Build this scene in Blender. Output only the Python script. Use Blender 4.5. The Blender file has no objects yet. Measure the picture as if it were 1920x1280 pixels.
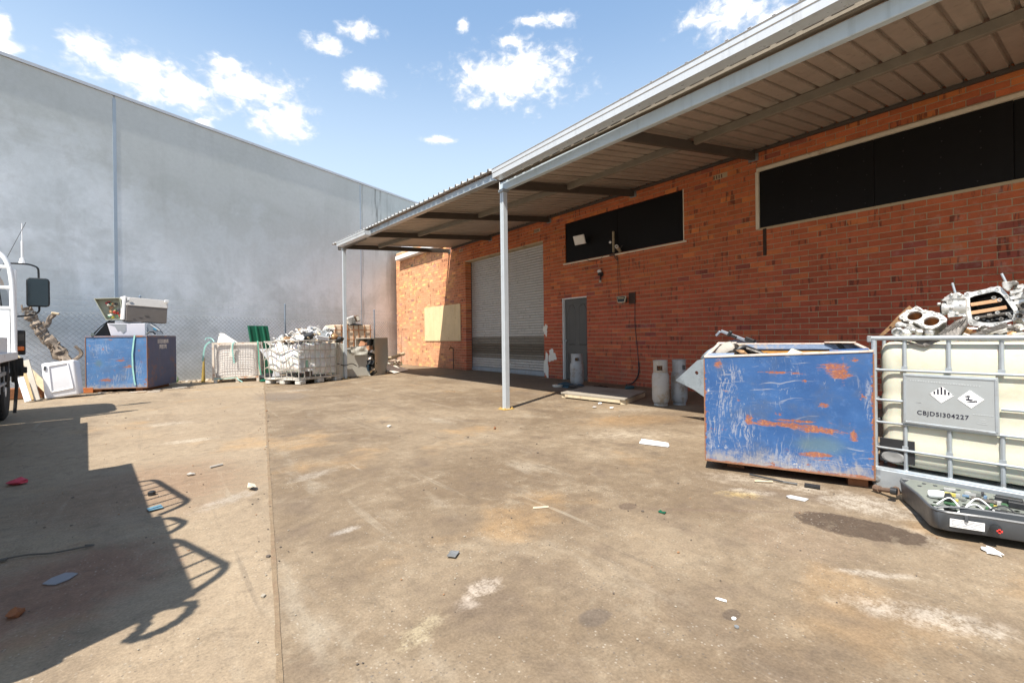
import bpy, bmesh, math, random, mathutils, mathutils.noise
from mathutils import Vector, Matrix
R = math.radians
rnd = random.Random(7)
scene = bpy.context.scene
COL = scene.collection

# ---------------------------------------------------------------- camera
CAM_H = 1.05
TH = math.atan(655.0 / 853.0)
cam_d = bpy.data.cameras.new('camera'); cam = bpy.data.objects.new('camera', cam_d); COL.objects.link(cam)
cam_d.sensor_width = 36.0; cam_d.lens = 853.0 / 1920 * 36; cam_d.shift_y = -8.0 / 1920
cam_d.clip_start = 0.05; cam_d.clip_end = 3000
_r = Vector((math.cos(TH), -math.sin(TH), 0)); _u = Vector((0, 0, 1)); _f = Vector((math.sin(TH), math.cos(TH), 0))
_ro = 0.0125
c_r = (_r - _ro * _u).normalized(); c_u = (_u + _ro * _r).normalized(); c_b = -_f
cam.matrix_world = Matrix(((c_r.x, c_u.x, c_b.x, 0), (c_r.y, c_u.y, c_b.y, 0), (c_r.z, c_u.z, c_b.z, CAM_H), (0, 0, 0, 1)))
scene.camera = cam

# ---------------------------------------------------------------- light
SUN_T = Vector((0.585, 0.285, -1.0))                   # direction the light travels
sun_d = bpy.data.lights.new('sun', 'SUN'); sun = bpy.data.objects.new('sun', sun_d); COL.objects.link(sun)
sun_d.energy = 5.0; sun_d.angle = R(0.55); sun_d.color = (1.0, 0.94, 0.85)
sun.rotation_euler = SUN_T.to_track_quat('-Z', 'Y').to_euler(); sun.location = (-6, -3, 12)
scene.view_settings.view_transform = 'Standard'; scene.view_settings.look = 'None'
scene.view_settings.exposure = 0.84; scene.view_settings.gamma = 1.0
scene.view_settings.use_curve_mapping = False

world = bpy.data.worlds.new('World'); scene.world = world; world.use_nodes = True

class NT:
    """small node-tree helper"""
    def __init__(s, tree): s.t = tree; s.t.nodes.clear()
    def n(s, typ, **kw):
        nd = s.t.nodes.new(typ)
        for k, v in kw.items():
            if k.startswith('i_'):
                key = k[2:]; key = int(key) if key.isdigit() else key.replace('_', ' ')
                s.put(nd.inputs[key], v)
            else: setattr(nd, k, v)
        return nd
    def put(s, sock, v):
        if isinstance(v, bpy.types.NodeSocket): s.t.links.new(v, sock)
        elif isinstance(v, bpy.types.Node): s.t.links.new(v.outputs[0], sock)
        else:
            if isinstance(v, (tuple, list)) and len(v) == 3 and sock.type == 'RGBA': v = (*v, 1)
            sock.default_value = v
    def m(s, op, a, b=0.0, c=0.0, clamp=False):
        nd = s.t.nodes.new('ShaderNodeMath'); nd.operation = op; nd.use_clamp = clamp
        s.put(nd.inputs[0], a); s.put(nd.inputs[1], b); s.put(nd.inputs[2], c); return nd.outputs[0]
    def mix(s, f, a, b, blend='MIX'):
        nd = s.t.nodes.new('ShaderNodeMix'); nd.data_type = 'RGBA'; nd.blend_type = blend
        s.put(nd.inputs['Factor'], f); s.put(nd.inputs[6], a); s.put(nd.inputs[7], b); return nd.outputs[2]
    def ramp(s, v, lo, hi, a=0.0, b=1.0):
        nd = s.t.nodes.new('ShaderNodeMapRange'); nd.interpolation_type = 'SMOOTHSTEP'
        s.put(nd.inputs[0], v); s.put(nd.inputs[1], lo); s.put(nd.inputs[2], hi); s.put(nd.inputs[3], a); s.put(nd.inputs[4], b); return nd.outputs[0]
    def noise(s, vec, scale, detail=4, rough=.55, dist=0.0):
        nd = s.n('ShaderNodeTexNoise'); s.put(nd.inputs['Vector'], vec); nd.inputs['Scale'].default_value = scale
        nd.inputs['Detail'].default_value = detail; nd.inputs['Roughness'].default_value = rough; nd.inputs['Distortion'].default_value = dist
        return nd.outputs[0]
    def mapv(s, vec, scale=(1, 1, 1), loc=(0, 0, 0), rot=(0, 0, 0)):
        nd = s.n('ShaderNodeMapping'); s.put(nd.inputs[0], vec); nd.inputs['Location'].default_value = loc
        nd.inputs['Rotation'].default_value = rot; nd.inputs['Scale'].default_value = scale; return nd.outputs[0]

# sky: Nishita plus fair-weather cumulus placed by azimuth / elevation
w = NT(world.node_tree)
sky = w.n('ShaderNodeTexSky', sky_type='NISHITA', sun_disc=False)
sky.sun_elevation = math.atan2(1.0, math.hypot(0.585, 0.285)); sky.sun_rotation = math.atan2(-0.585, -0.285)
sky.air_density = 1.0; sky.dust_density = 0.6; sky.ozone_density = 2.0
tc = w.n('ShaderNodeTexCoord').outputs['Generated']
dr = w.n('ShaderNodeVectorMath', operation='NORMALIZE'); w.put(dr.inputs[0], tc); D = dr.outputs[0]
sp = w.n('ShaderNodeSeparateXYZ'); w.put(sp.inputs[0], D)
def wdot(v):
    nd = w.n('ShaderNodeVectorMath', operation='DOT_PRODUCT'); w.put(nd.inputs[0], D); nd.inputs[1].default_value = v; return nd.outputs['Value']
AZ = w.m('MULTIPLY', w.m('ARCTAN2', wdot(_r), wdot(_f)), 57.2958)
EL = w.m('MULTIPLY', w.m('ARCSINE', sp.outputs[2]), 57.2958)
cv = w.n('ShaderNodeCombineXYZ'); w.put(cv.inputs[0], AZ); w.put(cv.inputs[1], w.m('MULTIPLY', EL, 1.5))
n1 = w.noise(cv.outputs[0], 0.30, 7, .58, .25); n2 = w.noise(cv.outputs[0], .85, 5, .56, .4); n3 = w.noise(w.mapv(cv.outputs[0], loc=(31, 7, 3)), 0.055, 3, .5)
CL = [(-38.72, 24.4, 4.7, 1.75), (-42.4, 25.2, 1.9, 1.5), (-35.4, 23.7, 3.2, 1.5), (-29.57, 25.8, 4.3, 1.8), (-31.4, 27.1, 2.2, 1.0), (-26.48, 23.0, 2.9, 1.7), (-25.38, 24.0, 1.6, 1.9),
      (-21.92, 30.81, 2.0, .75), (-17.74, 32.72, 2.2, .75), (-17.2, 28.28, 2.3, 1.0), (.41, 29.5, 7.0, 2.5), (2.1, 30.3, 5.2, 2.4), (-2.61, 29.7, 2.5, 1.5), (.46, 32.91, 1.9, .6),
      (5.85, 34.66, 2.2, .7), (3.4, 34.7, 2.0, .4), (-5.54, 34.23, .7, .6), (-8.69, 23.3, 2.0, .45), (-48.2, 23.5, 1.0, .8), (-48.0, 25.0, .6, 1.2),
      (27.16, 32.6, 4.8, 2.0), (23.3, 32.4, 2.8, .7), (-34.21, 21.6, .9, .5), (30.25, 30.9, 2.6, 1.3)]
field = None
for a, e, ra, re in CL:
    dx = w.m('MULTIPLY', w.m('SUBTRACT', AZ, a), 1 / ra); dy = w.m('MULTIPLY', w.m('SUBTRACT', EL, e), 1 / re)
    v = w.m('SUBTRACT', 1.0, w.m('SQRT', w.m('ADD', w.m('MULTIPLY', dx, dx), w.m('MULTIPLY', dy, dy))))
    field = v if field is None else w.m('MAXIMUM', field, v)
# scattered clouds of the same kind round the rest of the sky
away = w.ramp(w.m('ABSOLUTE', AZ), 55, 70)
other = w.m('MULTIPLY', w.m('SUBTRACT', w.m('MULTIPLY', n3, 3.2), 1.85), 1.0)
field = w.m('MAXIMUM', field, w.m('SUBTRACT', other, w.m('MULTIPLY', w.m('SUBTRACT', 1.0, away), 5.0)))
edge = w.m('ADD', w.m('ADD', field, .10), w.m('ADD', w.m('MULTIPLY', w.m('SUBTRACT', n1, .5), 2.5), w.m('MULTIPLY', w.m('SUBTRACT', n2, .5), 1.9)))
cmask = w.m('MULTIPLY', w.m('POWER', w.ramp(edge, -.50, .85), 1.7), w.ramp(EL, 2, 7))
skyc = w.mix(.42, sky.outputs[0], (3.1, 5.05, 7.9))
cshade = w.ramp(w.m('ADD', edge, w.m('MULTIPLY', n2, .5)), .2, 1.3, .80, 1.0)
hz_ = w.ramp(EL, 12, 38, 1.0, 0.0)
skyc = w.mix(w.m('MULTIPLY', hz_, .72), skyc, (5.4, 6.5, 7.4))
cl = w.n('ShaderNodeVectorMath', operation='SCALE'); cl.inputs[0].default_value = (8.6, 8.65, 8.8); w.put(cl.inputs['Scale'], cshade)
skyc = w.mix(cmask, skyc, cl.outputs[0])
bg = w.n('ShaderNodeBackground'); w.put(bg.inputs[0], skyc); bg.inputs[1].default_value = 0.09
wo = w.n('ShaderNodeOutputWorld'); w.put(wo.inputs[0], bg.outputs[0])

# ---------------------------------------------------------------- object helpers
def thing(name, label, cat, loc=(0, 0, 0), rot=(0, 0, 0), group=None):
    o = bpy.data.objects.new(name, None); COL.objects.link(o); o.empty_display_size = .2
    o.location = loc; o.rotation_euler = rot if not isinstance(rot, (int, float)) else (0, 0, rot)
    o['label'] = label; o['category'] = cat
    if group: o['group'] = group
    return o
def tag(o, label, cat, group=None):
    o['label'] = label; o['category'] = cat
    if group: o['group'] = group
    return o

class MB:
    def __init__(s): s.v = []; s.f = []; s.c = []; s.mi = []; s._c = None; s._m = 0
    def add(s, vs, fs):
        k = len(s.v); s.v += [tuple(v) for v in vs]
        for f in fs: s.f.append(tuple(i + k for i in f)); s.c.append(s._c); s.mi.append(s._m)
        return s
    def hexa(s, p):   # 8 points: bottom 4 ccw, top 4
        return s.add(p, [(3, 2, 1, 0), (4, 5, 6, 7), (0, 1, 5, 4), (1, 2, 6, 5), (2, 3, 7, 6), (3, 0, 4, 7)])
    def box(s, x0, x1, y0, y1, z0, z1):
        return s.hexa([(x0, y0, z0), (x1, y0, z0), (x1, y1, z0), (x0, y1, z0), (x0, y0, z1), (x1, y0, z1), (x1, y1, z1), (x0, y1, z1)])
    def cbox(s, c, size, rot=(0, 0, 0)):
        from mathutils import Euler
        m = Euler(rot).to_matrix(); h = [q / 2 for q in size]; c = Vector(c)
        P = [(-1, -1, -1), (1, -1, -1), (1, 1, -1), (-1, 1, -1), (-1, -1, 1), (1, -1, 1), (1, 1, 1), (-1, 1, 1)]
        return s.hexa([c + m @ Vector((a * h[0], b * h[1], d * h[2])) for a, b, d in P])
    def bar(s, a, b, wd, ht, up=(0, 0, 1)):   # rectangular bar
        a = Vector(a); b = Vector(b); d = (b - a).normalized(); up = Vector(up)
        if abs(d.dot(up)) > .98: up = Vector((0, 1, 0))
        x = d.cross(up).normalized() * wd / 2; z = x.cross(d).normalized() * ht / 2
        return s.hexa([a - x - z, a + x - z, b + x - z, b - x - z, a - x + z, a + x + z, b + x + z, b - x + z])
    def tube(s, pts, r, n=8, caps=True, rs=None, wob=None):
        pts = [Vector(p) for p in pts]; k0 = len(s.v); m = len(pts); prev = None
        for i, p in enumerate(pts):
            d = (pts[min(i + 1, m - 1)] - pts[max(i - 1, 0)]).normalized()
            if prev is None:
                u = d.cross(Vector((0, 0, 1)) if abs(d.z) < .95 else Vector((1, 0, 0))).normalized()
            else:
                u = (prev - d * prev.dot(d)).normalized()
            prev = u; v = d.cross(u); rr = rs[i] if rs else r
            for j in range(n):
                a = 2 * math.pi * j / n; q = rr * (1 + (wob(i, j) if wob else 0))
                s.v.append(tuple(p + u * math.cos(a) * q + v * math.sin(a) * q))
        for i in range(m - 1):
            for j in range(n):
                a = k0 + i * n + j; b = k0 + i * n + (j + 1) % n
                s.f.append((a, b, b + n, a + n)); s.c.append(s._c); s.mi.append(s._m)
        if caps:
            for f in (tuple(k0 + j for j in reversed(range(n))), tuple(k0 + (m - 1) * n + j for j in range(n))):
                s.f.append(f); s.c.append(s._c); s.mi.append(s._m)
        return s
    def lathe(s, prof, n=20, c=(0, 0, 0), M=None):
        k0 = len(s.v); c = Vector(c)
        for r, z in prof:
            for j in range(n):
                a = 2 * math.pi * j / n; p = Vector((r * math.cos(a), r * math.sin(a), z))
                s.v.append(tuple((M @ p if M else p) + c))
        for i in range(len(prof) - 1):
            for j in range(n):
                a = k0 + i * n + j; b = k0 + i * n + (j + 1) % n
                s.f.append((a, b, b + n, a + n)); s.c.append(s._c); s.mi.append(s._m)
        s.f.append(tuple(k0 + j for j in reversed(range(n)))); s.c.append(s._c); s.mi.append(s._m)
        s.f.append(tuple(k0 + (len(prof) - 1) * n + j for j in range(n))); s.c.append(s._c); s.mi.append(s._m)
        return s
    def prism(s, poly, th, fr=None):   # 2-D poly (ccw) extruded along local w; fr(u,v,w)->xyz
        fr = fr or (lambda u, v, w_: (u, v, w_)); n = len(poly)
        vs = [fr(u, v, 0) for u, v in poly] + [fr(u, v, th) for u, v in poly]
        return s.add(vs, [tuple(reversed(range(n))), tuple(range(n, 2 * n))] + [(i, (i + 1) % n, n + (i + 1) % n, n + i) for i in range(n)])
    def grid(s, fn, nu, nv):
        k0 = len(s.v)
        for i in range(nu + 1):
            for j in range(nv + 1): s.v.append(tuple(fn(i / nu, j / nv)))
        for i in range(nu):
            for j in range(nv):
                a = k0 + i * (nv + 1) + j; s.f.append((a, a + nv + 1, a + nv + 2, a + 1)); s.c.append(s._c); s.mi.append(s._m)
        return s
    def mesh(s, name, mats, bevel=0, smooth=False, segs=1, recalc=True):
        me = bpy.data.meshes.new(name); me.from_pydata(s.v, [], s.f)
        if not isinstance(mats, (list, tuple)): mats = [mats]
        for m_ in mats: me.materials.append(m_)
        if len(mats) > 1: me.polygons.foreach_set('material_index', s.mi)
        if any(c is not None for c in s.c):
            at = me.color_attributes.new('tint', 'FLOAT_COLOR', 'CORNER'); buf = []
            for p, c in zip(me.polygons, s.c): buf += list(c or (1, 1, 1, 1)) * p.loop_total
            at.data.foreach_set('color', buf)
        if recalc or bevel:
            bm = bmesh.new(); bm.from_mesh(me)
            if recalc: bmesh.ops.recalc_face_normals(bm, faces=bm.faces)
            if bevel:
                bmesh.ops.bevel(bm, geom=[e for e in bm.edges if len(e.link_faces) == 2 and e.calc_face_angle(0) > .5], offset=bevel, segments=segs, affect='EDGES', profile=.6)
            bm.to_mesh(me); bm.free()
        if smooth:
            me.polygons.foreach_set('use_smooth', [True] * len(me.polygons))
            try: me.set_sharp_from_angle(angle=R(40))
            except Exception: pass
        me.update(); return me
    def obj(s, name, mats, parent=None, bevel=0, smooth=False, loc=(0, 0, 0), segs=1, kind=None, recalc=True):
        o = bpy.data.objects.new(name, s.mesh(name, mats, bevel, smooth, segs, recalc)); COL.objects.link(o); o.location = loc
        if parent: o.parent = parent
        if kind: o['kind'] = kind
        return o

def plate(name, outer, holes, th, mats, parent, fr, bevel=0, smooth=False):
    """flat plate with holes: outer / holes are 2-D loops, fr maps (u,v,w) to local space"""
    bm = bmesh.new(); edges = []
    for loop in [outer] + holes:
        vs = [bm.verts.new((u, v, 0)) for u, v in loop]
        for i in range(len(vs)): edges.append(bm.edges.new((vs[i], vs[(i + 1) % len(vs)])))
    bmesh.ops.triangle_fill(bm, use_beauty=True, use_dissolve=False, edges=edges)
    r = bmesh.ops.extrude_face_region(bm, geom=list(bm.faces))
    for v in r['geom']:
        if isinstance(v, bmesh.types.BMVert): v.co.z += th
    for v in bm.verts: v.co = Vector(fr(*v.co))
    bmesh.ops.recalc_face_normals(bm, faces=bm.faces)
    me = bpy.data.meshes.new(name); bm.to_mesh(me); bm.free(); me.materials.append(mats)
    o = bpy.data.objects.new(name, me); COL.objects.link(o)
    if parent: o.parent = parent
    return o
def circ(cx, cy, r, n=16, ry=None): return [(cx + r * math.cos(2 * math.pi * i / n), cy + (ry or r) * math.sin(2 * math.pi * i / n)) for i in range(n)]
def curve(pts, n=6):   # catmull-rom
    pts = [Vector(p) for p in pts]; out = []
    for i in range(len(pts) - 1):
        p0 = pts[max(i - 1, 0)]; p1 = pts[i]; p2 = pts[i + 1]; p3 = pts[min(i + 2, len(pts) - 1)]
        for k in range(n):
            t = k / n
            out.append(.5 * ((2 * p1) + (p2 - p0) * t + (2 * p0 - 5 * p1 + 4 * p2 - p3) * t * t + (3 * p1 - p0 - 3 * p2 + p3) * t ** 3))
    return out + [pts[-1]]
def rock(mb, c, size, seed, rot=(0, 0, 0), jag=.35, sub=1):
    q = random.Random(seed); bm = bmesh.new(); bmesh.ops.create_icosphere(bm, subdivisions=sub, radius=1)
    from mathutils import Euler
    m = Euler(rot).to_matrix()
    vs = [Vector(c) + m @ Vector([v.co[i] * size[i] * (1 + q.uniform(-jag, jag)) for i in range(3)]) for v in bm.verts]
    bm.verts.index_update(); fs = [tuple(v.index for v in f.verts) for f in bm.faces]; bm.free(); return mb.add(vs, fs)
def crumple(mb, c, sx, sy, amp, seed, rot=(0, 0, 0), n=6):
    """a creased sheet with real thickness"""
    from mathutils import Euler, noise
    m = Euler(rot).to_matrix(); c = Vector(c)
    for w_ in (0, .004):
        mb.grid(lambda u, v: c + m @ Vector(((u - .5) * sx, (v - .5) * sy, amp * noise.noise(Vector((u * 2.3 + seed, v * 2.3, seed * 1.7))) + w_)), n, n)
    return mb

# ---------------------------------------------------------------- materials
MATS = {}
def mat(name, col, rough=.6, metal=0.0, var=.18, scale=4.0, bump=.15, bscale=60, dirt=None, damt=.5, dscale=3.0, streak=None, trans=0.0, sss=0.0, tint=False, spec=.5, coat=0):
    if name in MATS: return MATS[name]
    m = bpy.data.materials.new(name); m.use_nodes = True; t = NT(m.node_tree)
    tc = t.n('ShaderNodeTexCoord').outputs['Object']
    oi = t.n('ShaderNodeObjectInfo')
    off = t.n('ShaderNodeVectorMath', operation='ADD'); t.put(off.inputs[0], tc)
    sc_ = t.n('ShaderNodeVectorMath', operation='SCALE'); sc_.inputs[0].default_value = (7.1, 3.7, 5.3); t.put(sc_.inputs['Scale'], oi.outputs['Random']); t.put(off.inputs[1], sc_.outputs[0])
    P = off.outputs[0]
    n1 = t.noise(P, scale, 5, .6); n2 = t.noise(P, scale * 6, 4, .6)
    base = col if not tint else t.n('ShaderNodeAttribute', attribute_name='tint').outputs[0]
    f = t.m('ADD', t.m('MULTIPLY', t.m('SUBTRACT', n1, .5), var * 2.6), t.m('ADD', 1.0, t.m('MULTIPLY', t.m('SUBTRACT', n2, .5), var * 1.2)))
    vm = t.n('ShaderNodeVectorMath', operation='SCALE'); t.put(vm.inputs[0], base if tint else (col[0], col[1], col[2])); t.put(vm.inputs['Scale'], f)
    c = vm.outputs[0]
    if dirt:
        dm = t.ramp(t.m('ADD', t.noise(P, dscale, 6, .65), t.m('MULTIPLY', t.m('SUBTRACT', n2, .5), .25)), .62 - damt * .25, .80 - damt * .2)
        c = t.mix(t.m('MULTIPLY', dm, .85), c, dirt)
    if streak:
        sn = t.ramp(t.noise(t.mapv(P, (14, 14, .8)), 1.0, 4, .6), .52, .75)
        c = t.mix(t.m('MULTIPLY', sn, .6), c, streak)
    b = t.n('ShaderNodeBsdfPrincipled'); t.put(b.inputs['Base Color'], c); b.inputs['Metallic'].default_value = metal
    t.put(b.inputs['Roughness'], t.m('ADD', rough, t.m('MULTIPLY', t.m('SUBTRACT', n2, .5), .3), clamp=True))
    b.inputs['Specular IOR Level'].default_value = spec
    if coat: b.inputs['Coat Weight'].default_value = coat
    if sss: b.inputs['Subsurface Weight'].default_value = sss; b.inputs['Subsurface Scale'].default_value = .03
    if bump:
        bp = t.n('ShaderNodeBump'); bp.inputs['Strength'].default_value = bump; bp.inputs['Distance'].default_value = .01
        t.put(bp.inputs['Height'], t.m('ADD', t.noise(P, bscale, 4, .6), t.m('MULTIPLY', n1, .8))); t.put(b.inputs['Normal'], bp.outputs[0])
    o = t.n('ShaderNodeOutputMaterial'); t.put(o.inputs[0], b.outputs[0])
    MATS[name] = m; return m

GALV = mat('galvanised_steel', (.42, .46, .49), .42, .55, .14, 9, .05, dirt=(.30, .29, .27), damt=.35)
GALVD = mat('dull_galvanised_steel', (.33, .35, .36), .5, .5, .2, 7, .1, dirt=(.2, .19, .17), damt=.5)
BEAM = mat('pale_blue_painted_beam', (.47, .56, .62), .45, .1, .08, 3, .03, streak=(.36, .43, .47))
GUTT = mat('gutter_steel', (.58, .60, .61), .32, .35, .06, 2, .02, streak=(.45, .46, .46))
DARKST = mat('dusty_dark_steel', (.085, .072, .06), .7, .1, .2, 5, .1)
PURL = mat('dusty_purlin_steel', (.25, .225, .185), .65, .2, .2, 6, .08)
SOFF = mat('roof_sheet_underside', (.41, .36, .31), .55, .15, .2, 2.2, .06, streak=(.27, .23, .195))
ROOFT = mat('roof_sheet_top', (.55, .55, .53), .5, .3, .12, 3, .05)
RUST = mat('rusty_steel', (.23, .095, .04), .85, 0, .35, 8, .4, 90)
BLACK = mat('black_plastic', (.018, .019, .021), .45, 0, .2, 6, .05)
DGREY = mat('dark_grey_plastic', (.065, .072, .08), .42, 0, .12, 5, .03, dirt=(.16, .15, .13), damt=.15)
RUBBER = mat('tyre_rubber', (.02, .02, .02), .85, 0, .3, 6, .3)
WHITEP = mat('white_paint', (.78, .78, .77), .35, 0, .04, 3, .03, dirt=(.5, .46, .4), damt=.05)
WPLAST = mat('white_plastic', (.80, .81, .84), .4, 0, .05, 3, .03)
OFFW = mat('offwhite_sheet', (.70, .66, .58), .55, 0, .12, 4, .1, dirt=(.4, .33, .24), damt=.2)
TIMBER = mat('weathered_timber', (.40, .28, .14), .75, 0, .25, 5, .2, streak=(.24, .16, .085))
TIMBERP = mat('pale_timber', (.56, .46, .31), .75, 0, .2, 5, .2, streak=(.4, .3, .19))
ALU = mat('cast_aluminium', (.66, .65, .62), .4, .55, .22, 14, .16, 60, dirt=(.09, .075, .06), damt=.62, dscale=9)
ALUD = mat('oily_cast_metal', (.16, .145, .13), .5, .4, .4, 14, .5, 70, dirt=(.03, .026, .022), damt=.6, dscale=8)
OIL = mat('oily_black_metal', (.022, .018, .015), .4, .3, .4, 12, .5)
BRONZE = mat('varnished_metal', (.38, .22, .11), .45, .5, .3, 10, .2)
TANK = mat('cream_tank_plastic', (.60, .59, .48), .35, 0, .06, 2.5, .03, sss=.25, dirt=(.50, .46, .33), damt=.3, streak=(.58, .56, .45))
TANKW = mat('milky_tank_plastic', (.76, .76, .74), .4, 0, .08, 3, .05, sss=.2, dirt=(.5, .44, .35), damt=.25)
SCRAP = mat('mixed_scrap', (.6, .57, .52), .45, .4, .25, 9, .3, tint=True, dirt=(.07, .06, .05), damt=.35, dscale=7)
GREENS = mat('green_coated_sheet', (.008, .095, .052), .35, 0, .15, 3, .03)
STRAP = mat('turquoise_strap', (.26, .50, .45), .6, 0, .2, 9, .05)
STRAPG = mat('green_strap', (.10, .34, .24), .6, 0, .2, 9, .05)
CLOTHW = mat('woven_white_bag', (.76, .73, .66), .8, 0, .1, 6, .15, 120, dirt=(.5, .42, .32), damt=.2)
PINKISH = mat('dusty_bag_fabric', (.78, .73, .68), .8, 0, .1, 5, .15, 120, dirt=(.42, .33, .25), damt=.3)
BLACKB = mat('black_window_board', (.0045, .0045, .005), .55, 0, .25, 2, .03, streak=(.007, .007, .008), spec=.25)
CREAMP = mat('cream_frame_paint', (.72, .65, .52), .6, 0, .1, 5, .1, dirt=(.35, .2, .1), damt=.1)
DOORG = mat('grey_door_paint', (.095, .095, .092), .5, 0, .12, 3, .04)
PLY = mat('plywood', (.76, .58, .34), .7, 0, .14, 2, .06, streak=(.62, .43, .2), dirt=(.35, .2, .09), damt=.02, dscale=6)
SLAT = mat('roller_slat', (.56, .56, .55), .42, .35, .10, 3, .03, streak=(.30, .29, .27))
GREYM = mat('grey_unit_metal', (.40, .38, .355), .55, .1, .1, 3, .05, dirt=(.25, .22, .19), damt=.3)
GREYD = mat('shaded_unit_face', (.15, .133, .12), .7, 0, .15, 5, .1)  # shade on the unit's lower face put into the base colour
BARK = mat('weathered_wood', (.25, .20, .155), .9, 0, .6, 12, .9, 40, dirt=(.10, .07, .05), damt=.6, dscale=9)
CONCP = mat('bare_concrete_bits', (.38, .35, .31), .9, 0, .2, 9, .3)
PAINTW = mat('white_paint_patch', (.76, .74, .68), .7, 0, .1, 8, .3)
LENS = mat('dark_glass', (.012, .014, .016), .08, 0, .1, 3, 0)
MIRR = mat('mirror_glass', (.028, .040, .046), .12, .2, .2, 3, 0)
ORANGE = mat('amber_lens', (.75, .16, .02), .3, 0, .1, 3, 0)
REDC = mat('red_plastic', (.65, .05, .04), .45, 0, .15, 5, .05)
BLUEC = mat('blue_fabric', (.035, .085, .12), .8, 0, .3, 9, .3)
PCB = mat('green_circuit_board', (.045, .12, .06), .45, 0, .25, 20, .05)
YELL = mat('yellow_plastic', (.65, .45, .04), .5, 0, .1, 5, .05)
LABELW = mat('white_label', (.78, .78, .77), .5, 0, .05, 6, 0)
INK = mat('dark_ink', (.016, .016, .03), .6, 0, .1, 6, 0)
CYL = mat('scuffed_silver_cylinder', (.36, .37, .38), .55, .15, .18, 6, .1, dirt=(.20, .15, .10), damt=.55, dscale=5, streak=(.24, .22, .2))
CYLB = mat('dirty_white_cylinder', (.43, .41, .38), .6, .0, .15, 6, .12, dirt=(.30, .22, .13), damt=.6, dscale=4, streak=(.30, .25, .19))
EPDM = mat('bent_sheet_zinc', (.35, .42, .48), .38, .45, .2, 4, .08, dirt=(.20, .24, .28), damt=.4)

def mat_attr_brick(name, individual):
    m = bpy.data.materials.new(name); m.use_nodes = True; t = NT(m.node_tree)
    P = t.n('ShaderNodeNewGeometry').outputs['Position']
    if individual:
        oi = t.n('ShaderNodeObjectInfo'); base = oi.outputs['Color']; gate = oi.outputs['Alpha']
    else:
        at = t.n('ShaderNodeAttribute', attribute_name='tint'); base = at.outputs['Color']; gate = at.outputs['Alpha']
    n1 = t.noise(P, 9, 4, .6); n2 = t.noise(P, 90, 4, .65)
    stripes = t.ramp(t.noise(t.mapv(P, (1, 17, 2.5)), 1.0, 3, .6), .52, .62)
    c = t.mix(t.m('MULTIPLY', t.m('MULTIPLY', stripes, gate), .75), base, (.115, .035, .026))
    f = t.m('ADD', t.m('MULTIPLY', t.m('SUBTRACT', n1, .5), .55), t.m('ADD', 1.0, t.m('MULTIPLY', t.m('SUBTRACT', n2, .5), .5)))
    vm = t.n('ShaderNodeVectorMath', operation='SCALE'); t.put(vm.inputs[0], c); t.put(vm.inputs['Scale'], f); c = vm.outputs[0]
    # efflorescence and splashes, densest at the near end of the wall; grime near the ground
    sx = t.n('ShaderNodeSeparateXYZ'); t.put(sx.inputs[0], P)
    near = t.m('MULTIPLY', t.ramp(sx.outputs[1], 2.6, .2), t.m('MULTIPLY', t.ramp(sx.outputs[2], 1.2, 2.0), t.ramp(sx.outputs[2], 3.0, 2.5)))
    ef = t.ramp(t.m('ADD', t.noise(P, 6, 6, .7), t.m('MULTIPLY', near, .14)), .60, .80)
    c = t.mix(t.m('MULTIPLY', ef, .34), c, (.52, .45, .40))
    sp2 = t.ramp(t.noise(P, 34, 2, .5), .74, .77)
    c = t.mix(t.m('MULTIPLY', sp2, .7), c, (.6, .55, .5))
    gr = t.m('MULTIPLY', t.ramp(sx.outputs[2], .5, .0), t.ramp(t.noise(P, 3, 4, .6), .35, .7))
    c = t.mix(t.m('MULTIPLY', gr, .6), c, (.24, .16, .12))
    pale = t.m('MULTIPLY', t.m('MULTIPLY', t.ramp(sx.outputs[1], 16.6, 17.8), t.ramp(sx.outputs[2], 1.9, .2)), t.ramp(t.noise(P, 2.2, 4, .6), .3, .6))
    c = t.mix(t.m('MULTIPLY', pale, .55), c, (.60, .45, .38))
    b = t.n('ShaderNodeBsdfPrincipled'); t.put(b.inputs['Base Color'], c); b.inputs['Roughness'].default_value = .78; b.inputs['Specular IOR Level'].default_value = .3
    bp = t.n('ShaderNodeBump'); bp.inputs['Strength'].default_value = .35; bp.inputs['Distance'].default_value = .004
    t.put(bp.inputs['Height'], t.m('ADD', n2, t.m('MULTIPLY', n1, .6))); t.put(b.inputs['Normal'], bp.outputs[0])
    o = t.n('ShaderNodeOutputMaterial'); t.put(o.inputs[0], b.outputs[0]); return m
BRICK_I = mat_attr_brick('brick_single', True); BRICK_S = mat_attr_brick('brick_mass', False)
MORTAR = mat('sandy_mortar', (.50, .405, .265), .9, 0, .2, 6, .4, 120, dirt=(.22, .16, .1), damt=.3)

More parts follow.
